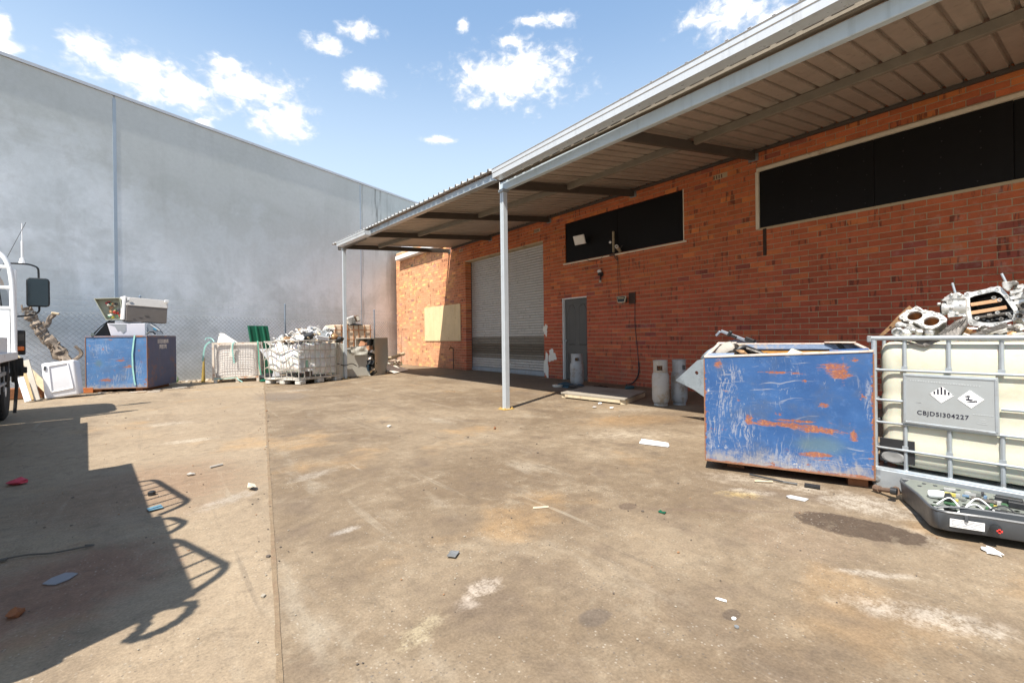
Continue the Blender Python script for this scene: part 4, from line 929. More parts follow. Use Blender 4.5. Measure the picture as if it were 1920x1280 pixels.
# ================================================================ LEFT SIDE: offcuts, log, tub, blue bin
def leaning_board(a, b, wd, th, m_, label, grp=None, up=(0, 1, .3)):
    mb = MB(); mb.bar(a, b, wd, th, up); return tag(mb.obj('timber_board', m_, bevel=.003), label, 'board', grp)
leaning_board((-1.86, 11.88, .03), (-2.28, 12.55, .98), .10, .03, TIMBER, 'long yellow-brown board, the tallest leaning behind the truck mirror', None)
leaning_board((-1.62, 12.05, .03), (-2.22, 12.45, .82), .12, .035, TIMBERP, 'pale yellow board slanting down to the white tub', None)
leaning_board((-1.80, 11.72, .02), (-1.98, 12.0, .74), .08, .03, mat('grey_timber', (.46, .42, .36), .8, 0, .2, 5, .2), 'grey upright board between the truck and the white tub', None)
leaning_board((-1.90, 11.62, .02), (-2.02, 11.8, .44), .085, .025, WPLAST, 'short white board propped beside the truck wheel', None)
mb = MB(); mb.cbox((-2.1, 12.5, .11), (1.0, .25, .2), (0, 0, .1)); tag(mb.obj('rusty_box_section', RUST, bevel=.01), 'rusty steel box lying low behind the leaning boards', 'steel box')
mb = MB(); mb.bar((-1.62, 12.95, .06), (-1.15, 12.85, .06), .10, .10); tag(mb.obj('rusty_rail', mat('orange_rust', (.42, .13, .035), .85, 0, .3, 8, .3)), 'orange rusty rail under the edge of the left blue bin', 'rail')
from mathutils import noise as mnoise
lg = thing('dead_log', 'gnarled dead tree limb leaning against the chain-link fence', 'log', (-1.75, 13.72, 0))
def wobf(seed, amp): return lambda i, j: amp * mnoise.noise(Vector((i * .55 + seed, j * .9, seed))) + .16 * math.sin(j * 2.6 + seed)
pts = curve([(.22, -.25, .02), (.16, -.12, .42), (.02, 0, .78), (-.14, .05, 1.05), (-.30, .08, 1.28), (-.36, .1, 1.42), (-.44, .1, 1.6), (-.52, .1, 1.80)], 5)
mb = MB(); mb.tube(pts, .1, 12, rs=[.125 - .06 * i / len(pts) + .018 * math.sin(i * 1.3) for i in range(len(pts))], wob=wobf(1, .5)); mb.obj('trunk', BARK, lg, smooth=True)
for k, (pp, r0) in enumerate((([(-.32, .08, 1.36), (-.20, .05, 1.45), (-.16, .02, 1.58), (-.08, 0, 1.66)], .055), ([(.10, -.08, .60), (.24, -.1, .68), (.34, -.12, .82), (.24, -.12, .98)], .045))):
    pc = curve(pp, 5); mb = MB(); mb.tube(pc, .1, 9, rs=[r0 * (1 - .35 * i / len(pc)) for i in range(len(pc))], wob=wobf(k + 4, .5)); mb.obj('branch_stub', BARK, lg, smooth=True)
qq = random.Random(5); mb = MB()
for i in range(46):
    t_ = qq.random(); p_ = pts[int(t_ * (len(pts) - 1))]; a = qq.uniform(0, 6.28); rr = .07
    mb.cbox(p_ + Vector((math.cos(a) * rr, -abs(math.sin(a)) * rr, qq.uniform(-.05, .05))), (.025, .02, qq.uniform(.06, .2)), (qq.uniform(-.5, .5), qq.uniform(-.2, .9), a))
mb.obj('bark_flakes', BARK, lg, kind='stuff')
MB().cbox((-.07, -.02, 1.68), (.13, .05, .05), (0, .2, 0)).obj('pale_broken_end', TIMBERP, lg, bevel=.012)
# white moulded tub
tb = thing('white_plastic_tub', 'white moulded plastic tub stood on edge between boards and blue bin', 'tub', (-1.75, 11.99, 0), R(3))
mb = MB(); mb.hexa([(0, 0, .0), (.46, .02, .045), (.52, .36, .04), (.02, .38, .0), (-.045, .05, .67), (.40, .06, .725), (.46, .36, .70), (-.02, .38, .65)]); mb.obj('tub_shell', WPLAST, tb, bevel=.035, segs=3, smooth=True)
mb = MB(); fr_ = lambda u, v: (.01 + u * .445 - v * .05, .05 * v - .004 + u * .015, .015 + u * .045 + v * .66)
def rim_bar(mb, a, b): mb.bar(fr_(*a), fr_(*b), .022, .022, (0, 1, 0))
for a, b in (((.2, .16), (.2, .90)), ((.2, .90), (.78, .93)), ((.78, .93), (.86, .2)), ((.86, .2), (.2, .16))): rim_bar(mb, a, b)
mb.obj('moulded_rim', WPLAST, tb, bevel=.006)
mb = MB(); mb.bar(fr_(.07, .80), fr_(.1, .90), .03, .02, (0, 1, 0)); mb.obj('latch_recess', DGREY, tb)
# ---- left blue bin
def open_bin(parent, L, Wd, h, z0, th, m_, rimm):
    """four steel sides, floor; rim flange"""
    a = h
    fr, rt, bk, lf = MB(), MB(), MB(), MB()
    def dent(u, v): return .010 * mathutils.noise.noise(Vector((u * 3.2, v * 2.6, L * 7))) * min(1, 8 * u * (1 - u)) * min(1, 8 * v * (1 - v)) + .004 * mathutils.noise.noise(Vector((u * 9, v * 8, 4))) * min(1, 8 * u * (1 - u))
    zt_ = lambda u: a[0] * (1 - u) + a[1] * u
    nu, nv = 36, 28; k0 = len(fr.v)
    for side in (0, 1):
        for i in range(nu + 1):
            for j in range(nv + 1):
                u, v = i / nu, j / nv; fr.v.append((L * u, (th if side else 0) + abs(dent(u, v)), z0 + (zt_(u) - z0) * v))
    idx = lambda s_, i, j: s_ * (nu + 1) * (nv + 1) + i * (nv + 1) + j
    for i in range(nu):
        for j in range(nv): fr.f += [(idx(0, i, j), idx(0, i + 1, j), idx(0, i + 1, j + 1), idx(0, i, j + 1)), (idx(1, i, j + 1), idx(1, i + 1, j + 1), idx(1, i + 1, j), idx(1, i, j))]
    for i in range(nu): fr.f += [(idx(0, i + 1, 0), idx(0, i, 0), idx(1, i, 0), idx(1, i + 1, 0)), (idx(0, i, nv), idx(0, i + 1, nv), idx(1, i + 1, nv), idx(1, i, nv))]
    for j in range(nv): fr.f += [(idx(0, 0, j), idx(0, 0, j + 1), idx(1, 0, j + 1), idx(1, 0, j)), (idx(0, nu, j + 1), idx(0, nu, j), idx(1, nu, j), idx(1, nu, j + 1))]
    fr.c += [None] * len(fr.f); fr.mi += [0] * len(fr.f); fr.obj('front_panel', m_, parent, smooth=True)
    bk.hexa([(0, Wd - th, z0), (L, Wd - th, z0), (L, Wd, z0), (0, Wd, z0), (0, Wd - th, a[3]), (L, Wd - th, a[2]), (L, Wd, a[2]), (0, Wd, a[3])]); bk.obj('back_panel', m_, parent)
    lf.hexa([(0, th + .001, z0), (th, th + .001, z0), (th, Wd - th - .001, z0), (0, Wd - th - .001, z0), (0, th + .001, a[0]), (th, th + .001, a[0]), (th, Wd - th - .001, a[3]), (0, Wd - th - .001, a[3])]); lf.obj('side_panel', m_, parent)
    rt.hexa([(L - th, th + .001, z0), (L, th + .001, z0), (L, Wd - th - .001, z0), (L - th, Wd - th - .001, z0), (L - th, th + .001, a[1]), (L, th + .001, a[1]), (L, Wd - th - .001, a[2]), (L - th, Wd - th - .001, a[2])]); rt.obj('side_panel', m_, parent)
    MB().box(th, L - th, th, Wd - th, z0 + .004, z0 + .012).obj('floor_plate', RUST, parent)
lb_yaw = math.atan2(-.44, 1.01)
lb = thing('blue_steel_bin', 'left blue steel bin by the fence, white stencil on its shaded side', 'bin', (-1.27, 12.86, 0), lb_yaw)
LBL = math.hypot(1.01, .44)
BLUE_L = mat_blue('scratched_blue_left', [(.62, .66, .10, .035, 'r'), (.35, .26, .13, .05, 'r'), (.75, .52, .12, .02, 'r'), (.22, .62, .12, .14, 'o'), (.85, .45, .25, .3, 's'), (.25, .9, .3, .15, 's'), (.6, .3, .35, .1, 's')], 1.45)
open_bin(lb, LBL, 1.28, (1.17, 1.18, 1.16, 1.15), .07, .012, BLUE_L, RUST)
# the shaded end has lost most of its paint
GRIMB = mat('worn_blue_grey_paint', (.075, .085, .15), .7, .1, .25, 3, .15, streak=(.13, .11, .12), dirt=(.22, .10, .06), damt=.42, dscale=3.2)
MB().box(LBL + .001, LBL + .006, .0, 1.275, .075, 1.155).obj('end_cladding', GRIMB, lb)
mb = MB()
for x0, x1, y0, y1 in ((0, LBL, -.012, .03), (0, LBL, 1.25, 1.285), (-.006, .03, .03, 1.25), (LBL - .03, LBL + .012, .03, 1.25)): mb.box(x0, x1, y0, y1, 1.155, 1.185)
mb.obj('rim_angle', mat('rust_edged_blue', (.17, .16, .20), .7, 0, .4, 9, .3, dirt=(.33, .13, .05), damt=.6, dscale=7), lb)
mb = MB(); mb.bar((.001, -.004, .08), (.001, -.004, 1.15), .012, .008, (0, 1, 0)); mb.bar((LBL - .006, -.004, .08), (LBL - .006, -.004, 1.15), .012, .008, (0, 1, 0)); mb.bar((0, -.004, .08), (LBL, -.004, .08), .008, .018); mb.obj('rusty_edge', mat('thin_rust_edge', (.22, .105, .055), .8, 0, .4, 12, .3), lb)
mb = MB(); mb.box(.12, .24, .05, 1.2, 0, .072); mb.box(LBL - .24, LBL - .12, .05, 1.2, 0, .072); mb.obj('skid', RUST, lb)
# worn two-line stencil (illegible in the photograph too)
qq = random.Random(3); mb = MB()
for row, (y0, y1, z) in enumerate(((.42, .86, 1.02), (.48, .80, .90))):
    y = y0
    while y < y1:
        wl = qq.choice((.022, .05, .06)); 
        for j in range(2 if wl > .03 else 1):
            mb.box(LBL + .007, LBL + .009, y + j * (wl - .02), y + j * (wl - .02) + .018, z - qq.uniform(0, .015), z + .085)
        if wl > .03: mb.box(LBL + .007, LBL + .0085, y + .018, y + wl - .02, z + qq.choice((.0, .035, .068)), z + qq.choice((.018, .05, .084)) + .002 if False else z + .085)
        y += wl + .018
mb.obj('stencil_lettering', mat('worn_stencil_paint', (.62, .58, .54), .8, 0, .25, 9, .1, dirt=(.2, .16, .16), damt=.6, dscale=14), lb)
st = MB(); pts = [(.88, -.015, 1.19), (.865, -.02, 1.08), (.835, -.02, .8), (.84, -.02, .5), (.87, -.02, .2), (.885, -.02, .14)]
for a, b in zip(pts[:-1], pts[1:]): st.bar(a, b, .028, .004, (0, 1, 0))
o = st.obj('lashing_strap', STRAP); o.location = lb.location; o.rotation_euler = lb.rotation_euler; tag(o, 'turquoise lashing strap hanging down the front of the left blue bin', 'strap')
# rubbish on the left bin
def standing(name, label, cat, loc, rz=0): return thing(name, label, cat, loc, (0, 0, rz))
sw = thing('switch_box', 'tilted open electrical box full of wires on the left blue bin', 'box', (-.92, 12.86, 1.50), (0, 0, R(-8)))
pr = [(-.22, .47), (.20, .50), (.27, .03), (-.03, .02)]
mb = MB(); mb.prism([(-.03, .02), (.27, .03), (.20, .50), (-.22, .47)], .012, lambda u, v, w_: (u, .16 + w_, v)); 
for (a, b) in (((-.03, .02), (.27, .03)), ((.27, .03), (.20, .50)), ((.20, .50), (-.22, .47)), ((-.22, .47), (-.03, .02))):
    mb.bar((a[0], .08, a[1]), (b[0], .08, b[1]), .17, .018, (0, 0, 1) if abs(a[0] - b[0]) < .2 else (0, 1, 0)) if False else mb.hexa([(a[0], 0, a[1]), (b[0], 0, b[1]), (b[0], .165, b[1]), (a[0], .165, a[1]), (a[0] * .95 + .004, 0, a[1] * .95 + .014), (b[0] * .95 + .004, 0, b[1] * .95 + .014), (b[0] * .95 + .004, .165, b[1] * .95 + .014), (a[0] * .95 + .004, .165, a[1] * .95 + .014)])
mb.obj('box_case', mat('beige_green_case', (.42, .43, .34), .5, .1, .15, 5, .05), sw)
mb = MB(); qq = random.Random(8)
for i in range(30):
    u, v = qq.uniform(-.02, .17), qq.uniform(.08, .40); u += (.25 - v) * .2
    mb._c = qq.choice(((.5, .05, .04, 1), (.04, .04, .05, 1), (.55, .45, .06, 1), (.35, .2, .1, 1), (.6, .58, .5, 1), (.06, .2, .12, 1)))
    rock(mb, (u, qq.uniform(.06, .12), v), (.035, .03, .03), i, jag=.4)
mb.obj('wiring_clutter', mat('wiring', (.3, .2, .1), .5, 0, .2, 9, .1, tint=True), sw, kind='stuff')
ac = thing('air_conditioner_unit', 'long grey air conditioner lying across the left blue bin', 'air conditioner', (-.62, 12.72, 1.50), (0, R(3.2), R(14)))
mb = MB(); mb.box(0, .72, .01, .34, 0, .34); mb.obj('unit_face', GREYD, ac, bevel=.008)
mb = MB(); mb.hexa([(-.008, 0, .335), (.728, 0, .335), (.728, .35, .335), (-.008, .35, .335), (-.008, .07, .52), (.728, .07, .52), (.728, .35, .52), (-.008, .35, .52)]); mb.obj('upper_cover', GREYM, ac, bevel=.01)
mb = MB(); mb.box(-.055, -.009, .02, .36, .02, .53); mb.obj('end_cap', WHITEP, ac, bevel=.012)
mb = MB(); mb.box(.66, .735, -.005, .03, .47, .528); mb.box(.01, .05, -.006, .02, .44, .50); mb.obj('pale_corner', WHITEP, ac, bevel=.004)
mb = MB()
for k in range(3): mb.box(.12 + .1 * k, .16 + .12 * k, .004, .011, .05 + .04 * k, .055 + .04 * k)
mb.obj('casing_seam', BLACK, ac)
wb = thing('white_carton', 'square white carton wedged under the grey unit on the left blue bin', 'carton', (-.92, 12.74, 1.185), R(2))
mb = MB(); mb.hexa([(.06, 0, 0), (.62, 0, 0), (.62, .3, 0), (.06, .3, 0), (0, 0, .26), (.62, 0, .26), (.62, .3, .26), (0, .3, .26)]); mb.obj('carton_body', mat('pale_lilac_card', (.70, .69, .74), .6, 0, .05, 3, .03), wb, bevel=.006)
mb = MB(); mb.prism([(.02, .25), (.30, .25), (.30, .10), (.25, .05), (.20, .12), (.16, .10), (.12, .20)], .004, lambda u, v, w_: (u, -.005 + w_, v)); mb.obj('torn_wrap', mat('grey_wrap', (.36, .38, .40), .5, .1, .1, 6, .05), wb)
mb = MB(); mb.box(.12, .56, .04, .26, .262, .31); mb.obj('carton_lid', mat('grey_lid', (.30, .31, .33), .5, .1, .1, 6, .05), wb, bevel=.01)
cv_ = thing('curved_plastic_cover', 'dark green-grey curved plastic cover slumped at the left of the bin top', 'cover', (-1.18, 12.78, 1.185), R(3))
mb = MB()
for w_ in (0, .006): mb.grid(lambda u, v: (.02 + .32 * u - .06 * v * u, .02 + .25 * v - w_, .02 + .33 * math.sin(u * 1.35) + w_ - .04 * v), 8, 4)
mb.box(.0, .05, 0, .26, 0, .06); mb.obj('cover_skin', mat('green_grey_plastic', (.13, .16, .15), .35, 0, .15, 4, .05), cv_, smooth=True)
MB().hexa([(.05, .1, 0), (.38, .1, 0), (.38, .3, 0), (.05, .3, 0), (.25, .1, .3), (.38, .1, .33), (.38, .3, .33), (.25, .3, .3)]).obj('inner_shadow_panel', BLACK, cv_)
fd = thing('rounded_fender', 'grey rounded plastic fender sticking out right of the carton on the bin', 'fender', (-.30, 12.78, 1.185), R(2))
mb = MB()
for w_ in (0, .008): mb.grid(lambda u, v: (.02 + .30 * u, .02 + .22 * v, .30 * math.cos(u * 1.5) ** .8 + .0 - w_ * 1.5), 10, 3)
mb.prism([(.03, .26), (.12, .25), (.2, .2), (.27, .1), (.3, .02), (.2, .02), (.19, .06), (.13, .10), (.06, .07), (.03, .02)], .01, lambda u, v, w_: (u, .01 + w_, v)); mb.obj('fender_skin', mat('slate_plastic', (.20, .23, .27), .4, 0, .2, 5, .05), fd, smooth=False)
MB().bar((.09, .002, .245), (.25, .002, .11), .015, .006, (0, 1, 0)).obj('pale_trim', WHITEP, fd)
MB().cbox((.17, .004, .15), (.07, .008, .05), (0, .5, 0)).obj('blue_sticker', mat('blue_sticker', (.05, .25, .42), .5, 0, .1, 5, 0), fd)
MB().tube([(.02, .0, .03), (.07, .0, .08), (.13, 0, .08), (.18, 0, .03)], .02, 6).obj('black_gasket', BLACK, fd)

# ================================================================ MESH CAGE
cg = thing('mesh_pallet_cage', 'wire mesh pallet cage lined with a dirty white bag', 'cage', (.97, 13.52, 0), R(-13))
CR = mat('rust_spotted_cream_steel', (.62, .55, .46), .6, 0, .15, 6, .1, dirt=(.42, .16, .06), damt=.5, dscale=5)
CW_, CD = 1.05, .86
for x, y in ((.02, .02), (CW_ - .02, .02), (.02, CD), (CW_ - .02, CD)): MB().bar((x, y, .09), (x, y, 1.0), .045, .045, (0, 1, 0)).obj('corner_post', CR, cg)
for z in (.98, .115):
    for y in (.02, CD): MB().bar((.045, y, z), (CW_ - .045, y, z), .04, .045).obj('frame_rail', CR, cg)
    for x in (.02, CW_ - .02): MB().bar((x, .045, z), (x, CD - .025, z), .04, .045).obj('frame_rail', CR, cg)
MW = mat('mesh_wire_grey', (.40, .37, .35), .55, .3, .15, 8, .05)
mb = MB(); mh = MB()
for k in range(1, 17): wire3(mb, (.04 + k * .057, .012, .13), (.04 + k * .057, .012, .96), .0032)
for k in range(1, 14): mh.bar((.04, .006, .13 + k * .06), (CW_ - .04, .006, .13 + k * .06), .0055, .0055)
mb.obj('front_mesh_upright', MW, cg); mh.obj('front_mesh_wire', MW, cg)
mb = MB()
for k in range(1, 14): mb.bar((CW_ + .004, .04, .13 + k * .06), (CW_ + .004, CD - .02, .13 + k * .06), .007, .007); mb.bar((-.001, .04, .13 + k * .06), (-.001, CD - .02, .13 + k * .06), .007, .007)
for k in range(1, 13): mb.bar((CW_ + .002, .04 + k * .062, .13), (CW_ + .002, .04 + k * .062, .96), .005, .005, (0, 1, 0))
mb.obj('side_mesh', MW, cg)
mb = MB()
for x in (.03, .5, CW_ - .09): mb.box(x, x + .07, .0, .09, 0, .09); mb.box(x, x + .07, CD - .1, CD, 0, .09)
mb.obj('foot', CR, cg)
bgx = thing('bulk_bag', 'dirty white bulk bag filling the mesh cage, a corner flopped up', 'bag', (.97, 13.52, 0), R(-13))
mb = MB()
def bagpt(u, v):
    a = u * 2 * math.pi; ex = .490 * (abs(math.cos(a)) ** .35) * (1 if math.cos(a) >= 0 else -1); ey = .402 * (abs(math.sin(a)) ** .35) * (1 if math.sin(a) >= 0 else -1)
    k = 1 + .03 * mnoise.noise(Vector((u * 9, v * 5, 2)))
    return (CW_ / 2 + ex * k, CD / 2 + .02 + ey * k, .15 + v * .79)
mb.grid(bagpt, 40, 10); mb.prism([(CW_ / 2 + .44 * c_, CD / 2 + .35 * s_) for c_, s_ in ((-1, -1), (1, -1), (1, 1), (-1, 1))], .02, lambda u, v, w_: (u, v, .93 + w_))
mb.obj('bag_body', PINKISH, bgx, smooth=True)
mb = MB(); mb.grid(lambda u, v: (.12 + .40 * u + .1 * v * (1 - u), .12 + .25 * v + .03 * math.sin(u * 7), .98 + (.27 * (1 - u) ** .8 * (.55 + .45 * math.cos(v * 2.2 - .5)) if u > .02 else .24 * (.6 + .4 * math.cos(v * 2.2 - .5)))), 12, 8)
mb.grid(lambda u, v: (.12 + .03 * v + .0 * u, .12 + .02 * u, .98 + .26 * v * (1 - .15 * u)), 2, 4)
mb.hexa([(.09, .1, .985), (.55, .08, .985), (.55, .4, .985), (.12, .4, .985), (.14, .14, 1.25), (.24, .13, 1.24), (.26, .3, 1.2), (.16, .3, 1.2)])
mb.obj('flopped_corner', CLOTHW, bgx, bevel=.02, smooth=True)
mb = MB(); mb.hexa([(.36, -.02, .66), (.43, -.02, .66), (.43, -.012, .66), (.36, -.012, .66), (.42, -.035, 1.0), (.49, -.035, 1.0), (.49, -.025, 1.0), (.42, -.025, 1.0)]); mb.obj('hanging_flap', CLOTHW, bgx)
def strap(pts, wd, label, m_, up=(0, 1, 0)):
    mb = MB()
    pc = curve(pts, 4)
    for a, b in zip(pc[:-1], pc[1:]): mb.bar(a, b, wd, .004, up)
    o = mb.obj('lashing_strap', m_); o.location = cg.location; o.rotation_euler = cg.rotation_euler; return tag(o, label, 'strap')
strap([(.50, .0, 1.02), (.455, -.04, .98), (.44, -.035, .85), (.45, -.03, .7), (.475, -.03, .48)], .03, 'turquoise strap hanging down the middle of the mesh cage', STRAP)
strap([(.99, .02, 1.02), (1.0, -.035, 1.0), (1.02, -.035, .7), (1.03, -.035, .4), (1.09, -.05, .03)], .03, 'green strap hanging at the right corner of the mesh cage', STRAPG)
strap([(.0, .02, 1.03), (-.05, -.02, 1.02), (-.13, -.03, .93), (-.17, -.03, .75), (-.19, -.02, .55)], .035, 'pale turquoise strap trailing off the left corner of the cage', STRAP)
strap([(.04, .05, 1.03), (-.02, .1, 1.11), (-.12, .12, 1.13), (-.16, .1, 1.08)], .02, 'thin turquoise cord looped over the left corner of the cage', STRAP)
strap([(1.12, .6, 1.0), (1.15, .4, .9), (1.17, .3, .7), (1.18, .3, .5)], .016, 'green strap between the mesh cage and the crumpled tank', STRAPG)
strap([(.04, -.02, .11), (.3, -.03, .10), (.52, -.035, .12), (.56, -.06, .07), (.66, -.12, .01)], .02, 'turquoise strap along the bottom rail of the mesh cage', STRAP)
mb = MB(); mb.tube([(-.16, .5, 0), (-.14, .52, .62)], .05, 6, rs=[.05, .02]); o = mb.obj('mossy_stake', mat('mossy_rust', (.32, .22, .05), .9, 0, .35, 7, .4)); o.location = cg.location; tag(o, 'short mossy yellow stake at the left of the mesh cage', 'stake')
# green ribbed sheet leaning on the fence
gs = thing('green_ribbed_sheet', 'dark green ribbed sheet leaning on the fence behind the cages', 'sheet', (1.98, 15.0, 0), R(20))
mb = MB(); xs = [0, .02, .05, .07, .205, .225, .255, .275, .41, .43, .46, .48, .60]
hs_ = [0, .03, .03, 0, 0, .03, .03, 0, 0, .03, .03, 0, 0]
for i in range(len(xs) - 1):
    P_ = lambda x, h, v, d: (x + .06 * (1 - v), .30 * v - .20 - h + d, 1.48 * v)
    mb.add([P_(xs[i], hs_[i], 0, 0), P_(xs[i + 1], hs_[i + 1], 0, 0), P_(xs[i + 1], hs_[i + 1], 1, 0), P_(xs[i], hs_[i], 1, 0), P_(xs[i], hs_[i], 0, .003), P_(xs[i + 1], hs_[i + 1], 0, .003), P_(xs[i + 1], hs_[i + 1], 1, .003), P_(xs[i], hs_[i], 1, .003)], [(0, 1, 2, 3), (7, 6, 5, 4), (3, 2, 6, 7), (0, 4, 5, 1)])
mb.obj('sheet_skin', GREENS, gs, recalc=False)
# dark bags and oddments between the cages
for i, (lab, c, s, m_) in enumerate((('crumpled black rubbish bag on the ground between the two cages', (2.12, 13.15, .1), (.2, .16, .11), BLACK), ('small black bag of rubbish right of the mesh cage foot', (2.32, 12.72, .07), (.15, .12, .08), BLACK), ('dark green cloth heap by the foot of the mesh cage', (2.05, 13.0, .03), (.14, .1, .035), GREENS))):
    mb = MB(); rock(mb, c, s, 40 + i, sub=2, jag=.25); tag(mb.obj('rubbish_bag', m_, smooth=True), lab, 'bag')

# ================================================================ IBC TANKS
def rbox(mb, x0, x1, y0, y1, z0, z1, r=.07, n=4, top=True, fn=None):
    """rounded-corner tank body as stacked rings"""
    def ring(ins):
        out = []
        for cx, cy, a0 in ((x1 - r, y0 + r, -90), (x1 - r, y1 - r, 0), (x0 + r, y1 - r, 90), (x0 + r, y0 + r, 180)):
            for i in range(n + 1):
                a = R(a0 + 90 * i / n); out.append((cx + (r - ins) * math.cos(a), cy + (r - ins) * math.sin(a)))
        return out
    lev = [(z0, r * .6), (z0 + .03, .012), (z0 + .06, 0)]
    k = 5
    for i in range(1, k):
        zz = z0 + .06 + (z1 - z0 - .12) * i / k; lev += [(zz - .025, .0), (zz, .004), (zz + .025, .0)]
    lev += [(z1 - .06, 0), (z1 - .02, .012), (z1, r * .5)]
    m = 4 * (n + 1); k0 = len(mb.v)
    for z, ins in lev:
        for x, y in ring(ins):
            p = (x, y, z); mb.v.append(fn(*p) if fn else p)
    for i in range(len(lev) - 1):
        for j in range(m):
            a = k0 + i * m + j; b = k0 + i * m + (j + 1) % m; mb.f.append((a, b, b + m, a + m)); mb.c.append(None); mb.mi.append(0)
    mb.f.append(tuple(k0 + j for j in reversed(range(m)))); mb.c.append(None); mb.mi.append(0)
    if top: mb.f.append(tuple(k0 + (len(lev) - 1) * m + j for j in range(m))); mb.c.append(None); mb.mi.append(0)
    return mb
# ---- right-hand tank ("IBC"): local x runs to the right along its face, y away from the camera
ib = thing('caged_liquid_tank', 'cream caged liquid tank with hazard diamonds on its plate, beside the right blue bin', 'tank', (3.83, .95, 0), R(-90))
IL, ID, IH = 1.20, 1.0, 1.02
o = rbox(MB(), .012, IL - .012, .016, ID - .016, .165, .985, .085).obj('tank_body', TANK, ib, smooth=True)
FRT = GALV
tb_ = lambda pts, r, nm: MB().tube(pts, r, 10).obj(nm, FRT, ib, smooth=True)
for z in (.28, .45, .60, .80):
    if z == .60:
        segs_ = [(-.005, .15), (.585, IL)]
    elif z == .45: segs_ = [(-.005, IL)]
    else: segs_ = [(-.005, IL)]
    for s0, s1 in segs_: tb_([(s0, -.004, z), (s1, -.004, z)], .0085, 'cage_bar')
for z in (.28, .45, .60, .80): tb_([(-.008, .0, z), (-.008, ID, z)], .0085, 'cage_bar')
for x in (.155, .365, .588, .81, 1.02):
    for z0, z1 in ((.10, .275), (.285, .445), (.455, .797) if x not in (.365,) else (.455, .46), (.805, 1.0)):
        if z0 == .455 and x in (.155, .365, .588): continue
        mb = MB(); mb.tube([(x, .008, z0), (x, .008, z1)], .0115, 8)
        mb.cbox((x, -.002, z0 + .012), (.03, .006, .022)); mb.obj('cage_upright', FRT, ib, smooth=True)
for y in (.2, .5, .8): tb_([(.004, y, .1), (.004, y, 1.0)], .0115, 'cage_upright')
mb = MB(); mb.tube([(-.004, -.0, .1), (-.004, 0, 1.0)], .016, 10); mb.obj('corner_upright', FRT, ib, smooth=True)
mb = MB(); mb.tube([(-.03, .0, 1.012), (IL, .0, 1.012)], .0165, 10); mb.obj('top_rail', FRT, ib, smooth=True)
MB().tube([(-.008, -.01, 1.011), (-.008, ID, 1.011)], .0155, 10).obj('top_rail', FRT, ib, smooth=True)
MB().tube([(-.02, ID, 1.012), (IL, ID, 1.012)], .0165, 10).obj('top_rail', FRT, ib, smooth=True)
MB().box(-.04, -.015, -.02, .03, .985, 1.03).obj('rail_end', GALVD, ib, bevel=.006)
mb = MB()   # tray-shaped base with rounded front corner
bp_ = [(IL, -.03)] + [(.0 + .03 - .055 * math.cos(R(a)), .025 - .055 * math.sin(R(a))) for a in (90, 67, 45, 22, 0)] + [(-.025, ID), (IL, ID)]
bp_ = list(reversed(bp_)); mb.prism(bp_, .125, lambda u, v, w_: (u, v, .012 + w_)); mb.obj('base_skirt', GALV, ib, bevel=.004)
mb = MB(); mb.tube([(-.02, -.008, .142), (IL, -.012, .142)], .012, 8); mb.obj('base_roll', GALV, ib, smooth=True)
mb = MB(); mb.lathe([(.02, 0), (.02, .004), (.012, .006)], 12, (.012, -.0305, .075), Matrix.Rotation(math.pi / 2, 3, 'X')); mb.obj('pressed_boss', GALVD, ib)
MB().box(.02, .20, .006, .012, .19, .345).obj('black_panel', BLACK, ib, bevel=.002)
mb = MB(); mb.lathe([(.0, 0), (.05, .004), (.062, .0)], 16, (.09, .0045, .225), Matrix.Rotation(math.pi / 2, 3, 'X') @ Matrix.Scale(.65, 3, Vector((0, 1, 0)))); mb.obj('grey_smear', mat('grey_smear', (.22, .22, .215), .6, 0, .2, 6, .05), ib)
# embossed steel plate
PX0, PX1, PZ0, PZ1 = .148, .580, .452, .785
mb = MB(); mb.prism([(PX0, PZ0 + .008), (PX1, PZ0 - .004), (PX1 - .004, PZ1 - .004), (PX0 + .002, PZ1)], .006, lambda u, v, w_: (u, -.014 - w_, v)); pl = mb.obj('data_plate', mat('satin_plate', (.44, .47, .48), .36, .5, .06, 2.5, .02), ib, bevel=.002)
mb = MB()
for (a, b) in (((PX0 + .01, PZ1 - .012), (PX1 - .012, PZ1 - .016)), ((PX0 + .01, PZ0 + .02), (PX1 - .012, PZ0 + .01)), ((PX0 + .01, PZ0 + .02), (PX0 + .012, PZ1 - .012)), ((PX1 - .012, PZ0 + .01), (PX1 - .014, PZ1 - .016))): mb.bar((a[0], -.021, a[1]), (b[0], -.021, b[1]), .012, .006, (0, 1, 0))
mb.obj('plate_rim', GALV, pl, bevel=.002)
def dia(cx, cz, hx, hz, m_, nm, dy=-.0215, tilt=0.0):
    return MB().prism([(cx - hx, cz + tilt), (cx - tilt, cz - hz), (cx + hx, cz - tilt), (cx + tilt, cz + hz)], .0012, lambda u, v, w_: (u, dy - w_, v)).obj(nm, m_, pl)
C1, C2 = (.335, .662), (.462, .647)
d1 = dia(*C1, .055, .052, LABELW, 'hazard_diamond', tilt=.002); d2 = dia(*C2, .057, .054, LABELW, 'hazard_diamond', tilt=-.003)
mb = MB()
for i in range(-3, 4):
    x = C1[0] + i * .0162; top_ = C1[1] + .052 * (1 - abs(i * .0162) / .055) - .002; bot = C1[1] + .001
    if top_ - bot > .002: mb.prism([(x - .0042, bot), (x + .0042, bot), (x + .0042, min(top_, C1[1] + .052 * (1 - (abs(i * .0162 + .004)) / .055))), (x - .0042, min(top_, C1[1] + .052 * (1 - (abs(i * .0162 - .004)) / .055)))], .0008, lambda u, v, w_: (u, -.0229 - w_, v))
mb.obj('diamond_stripes', INK, pl)
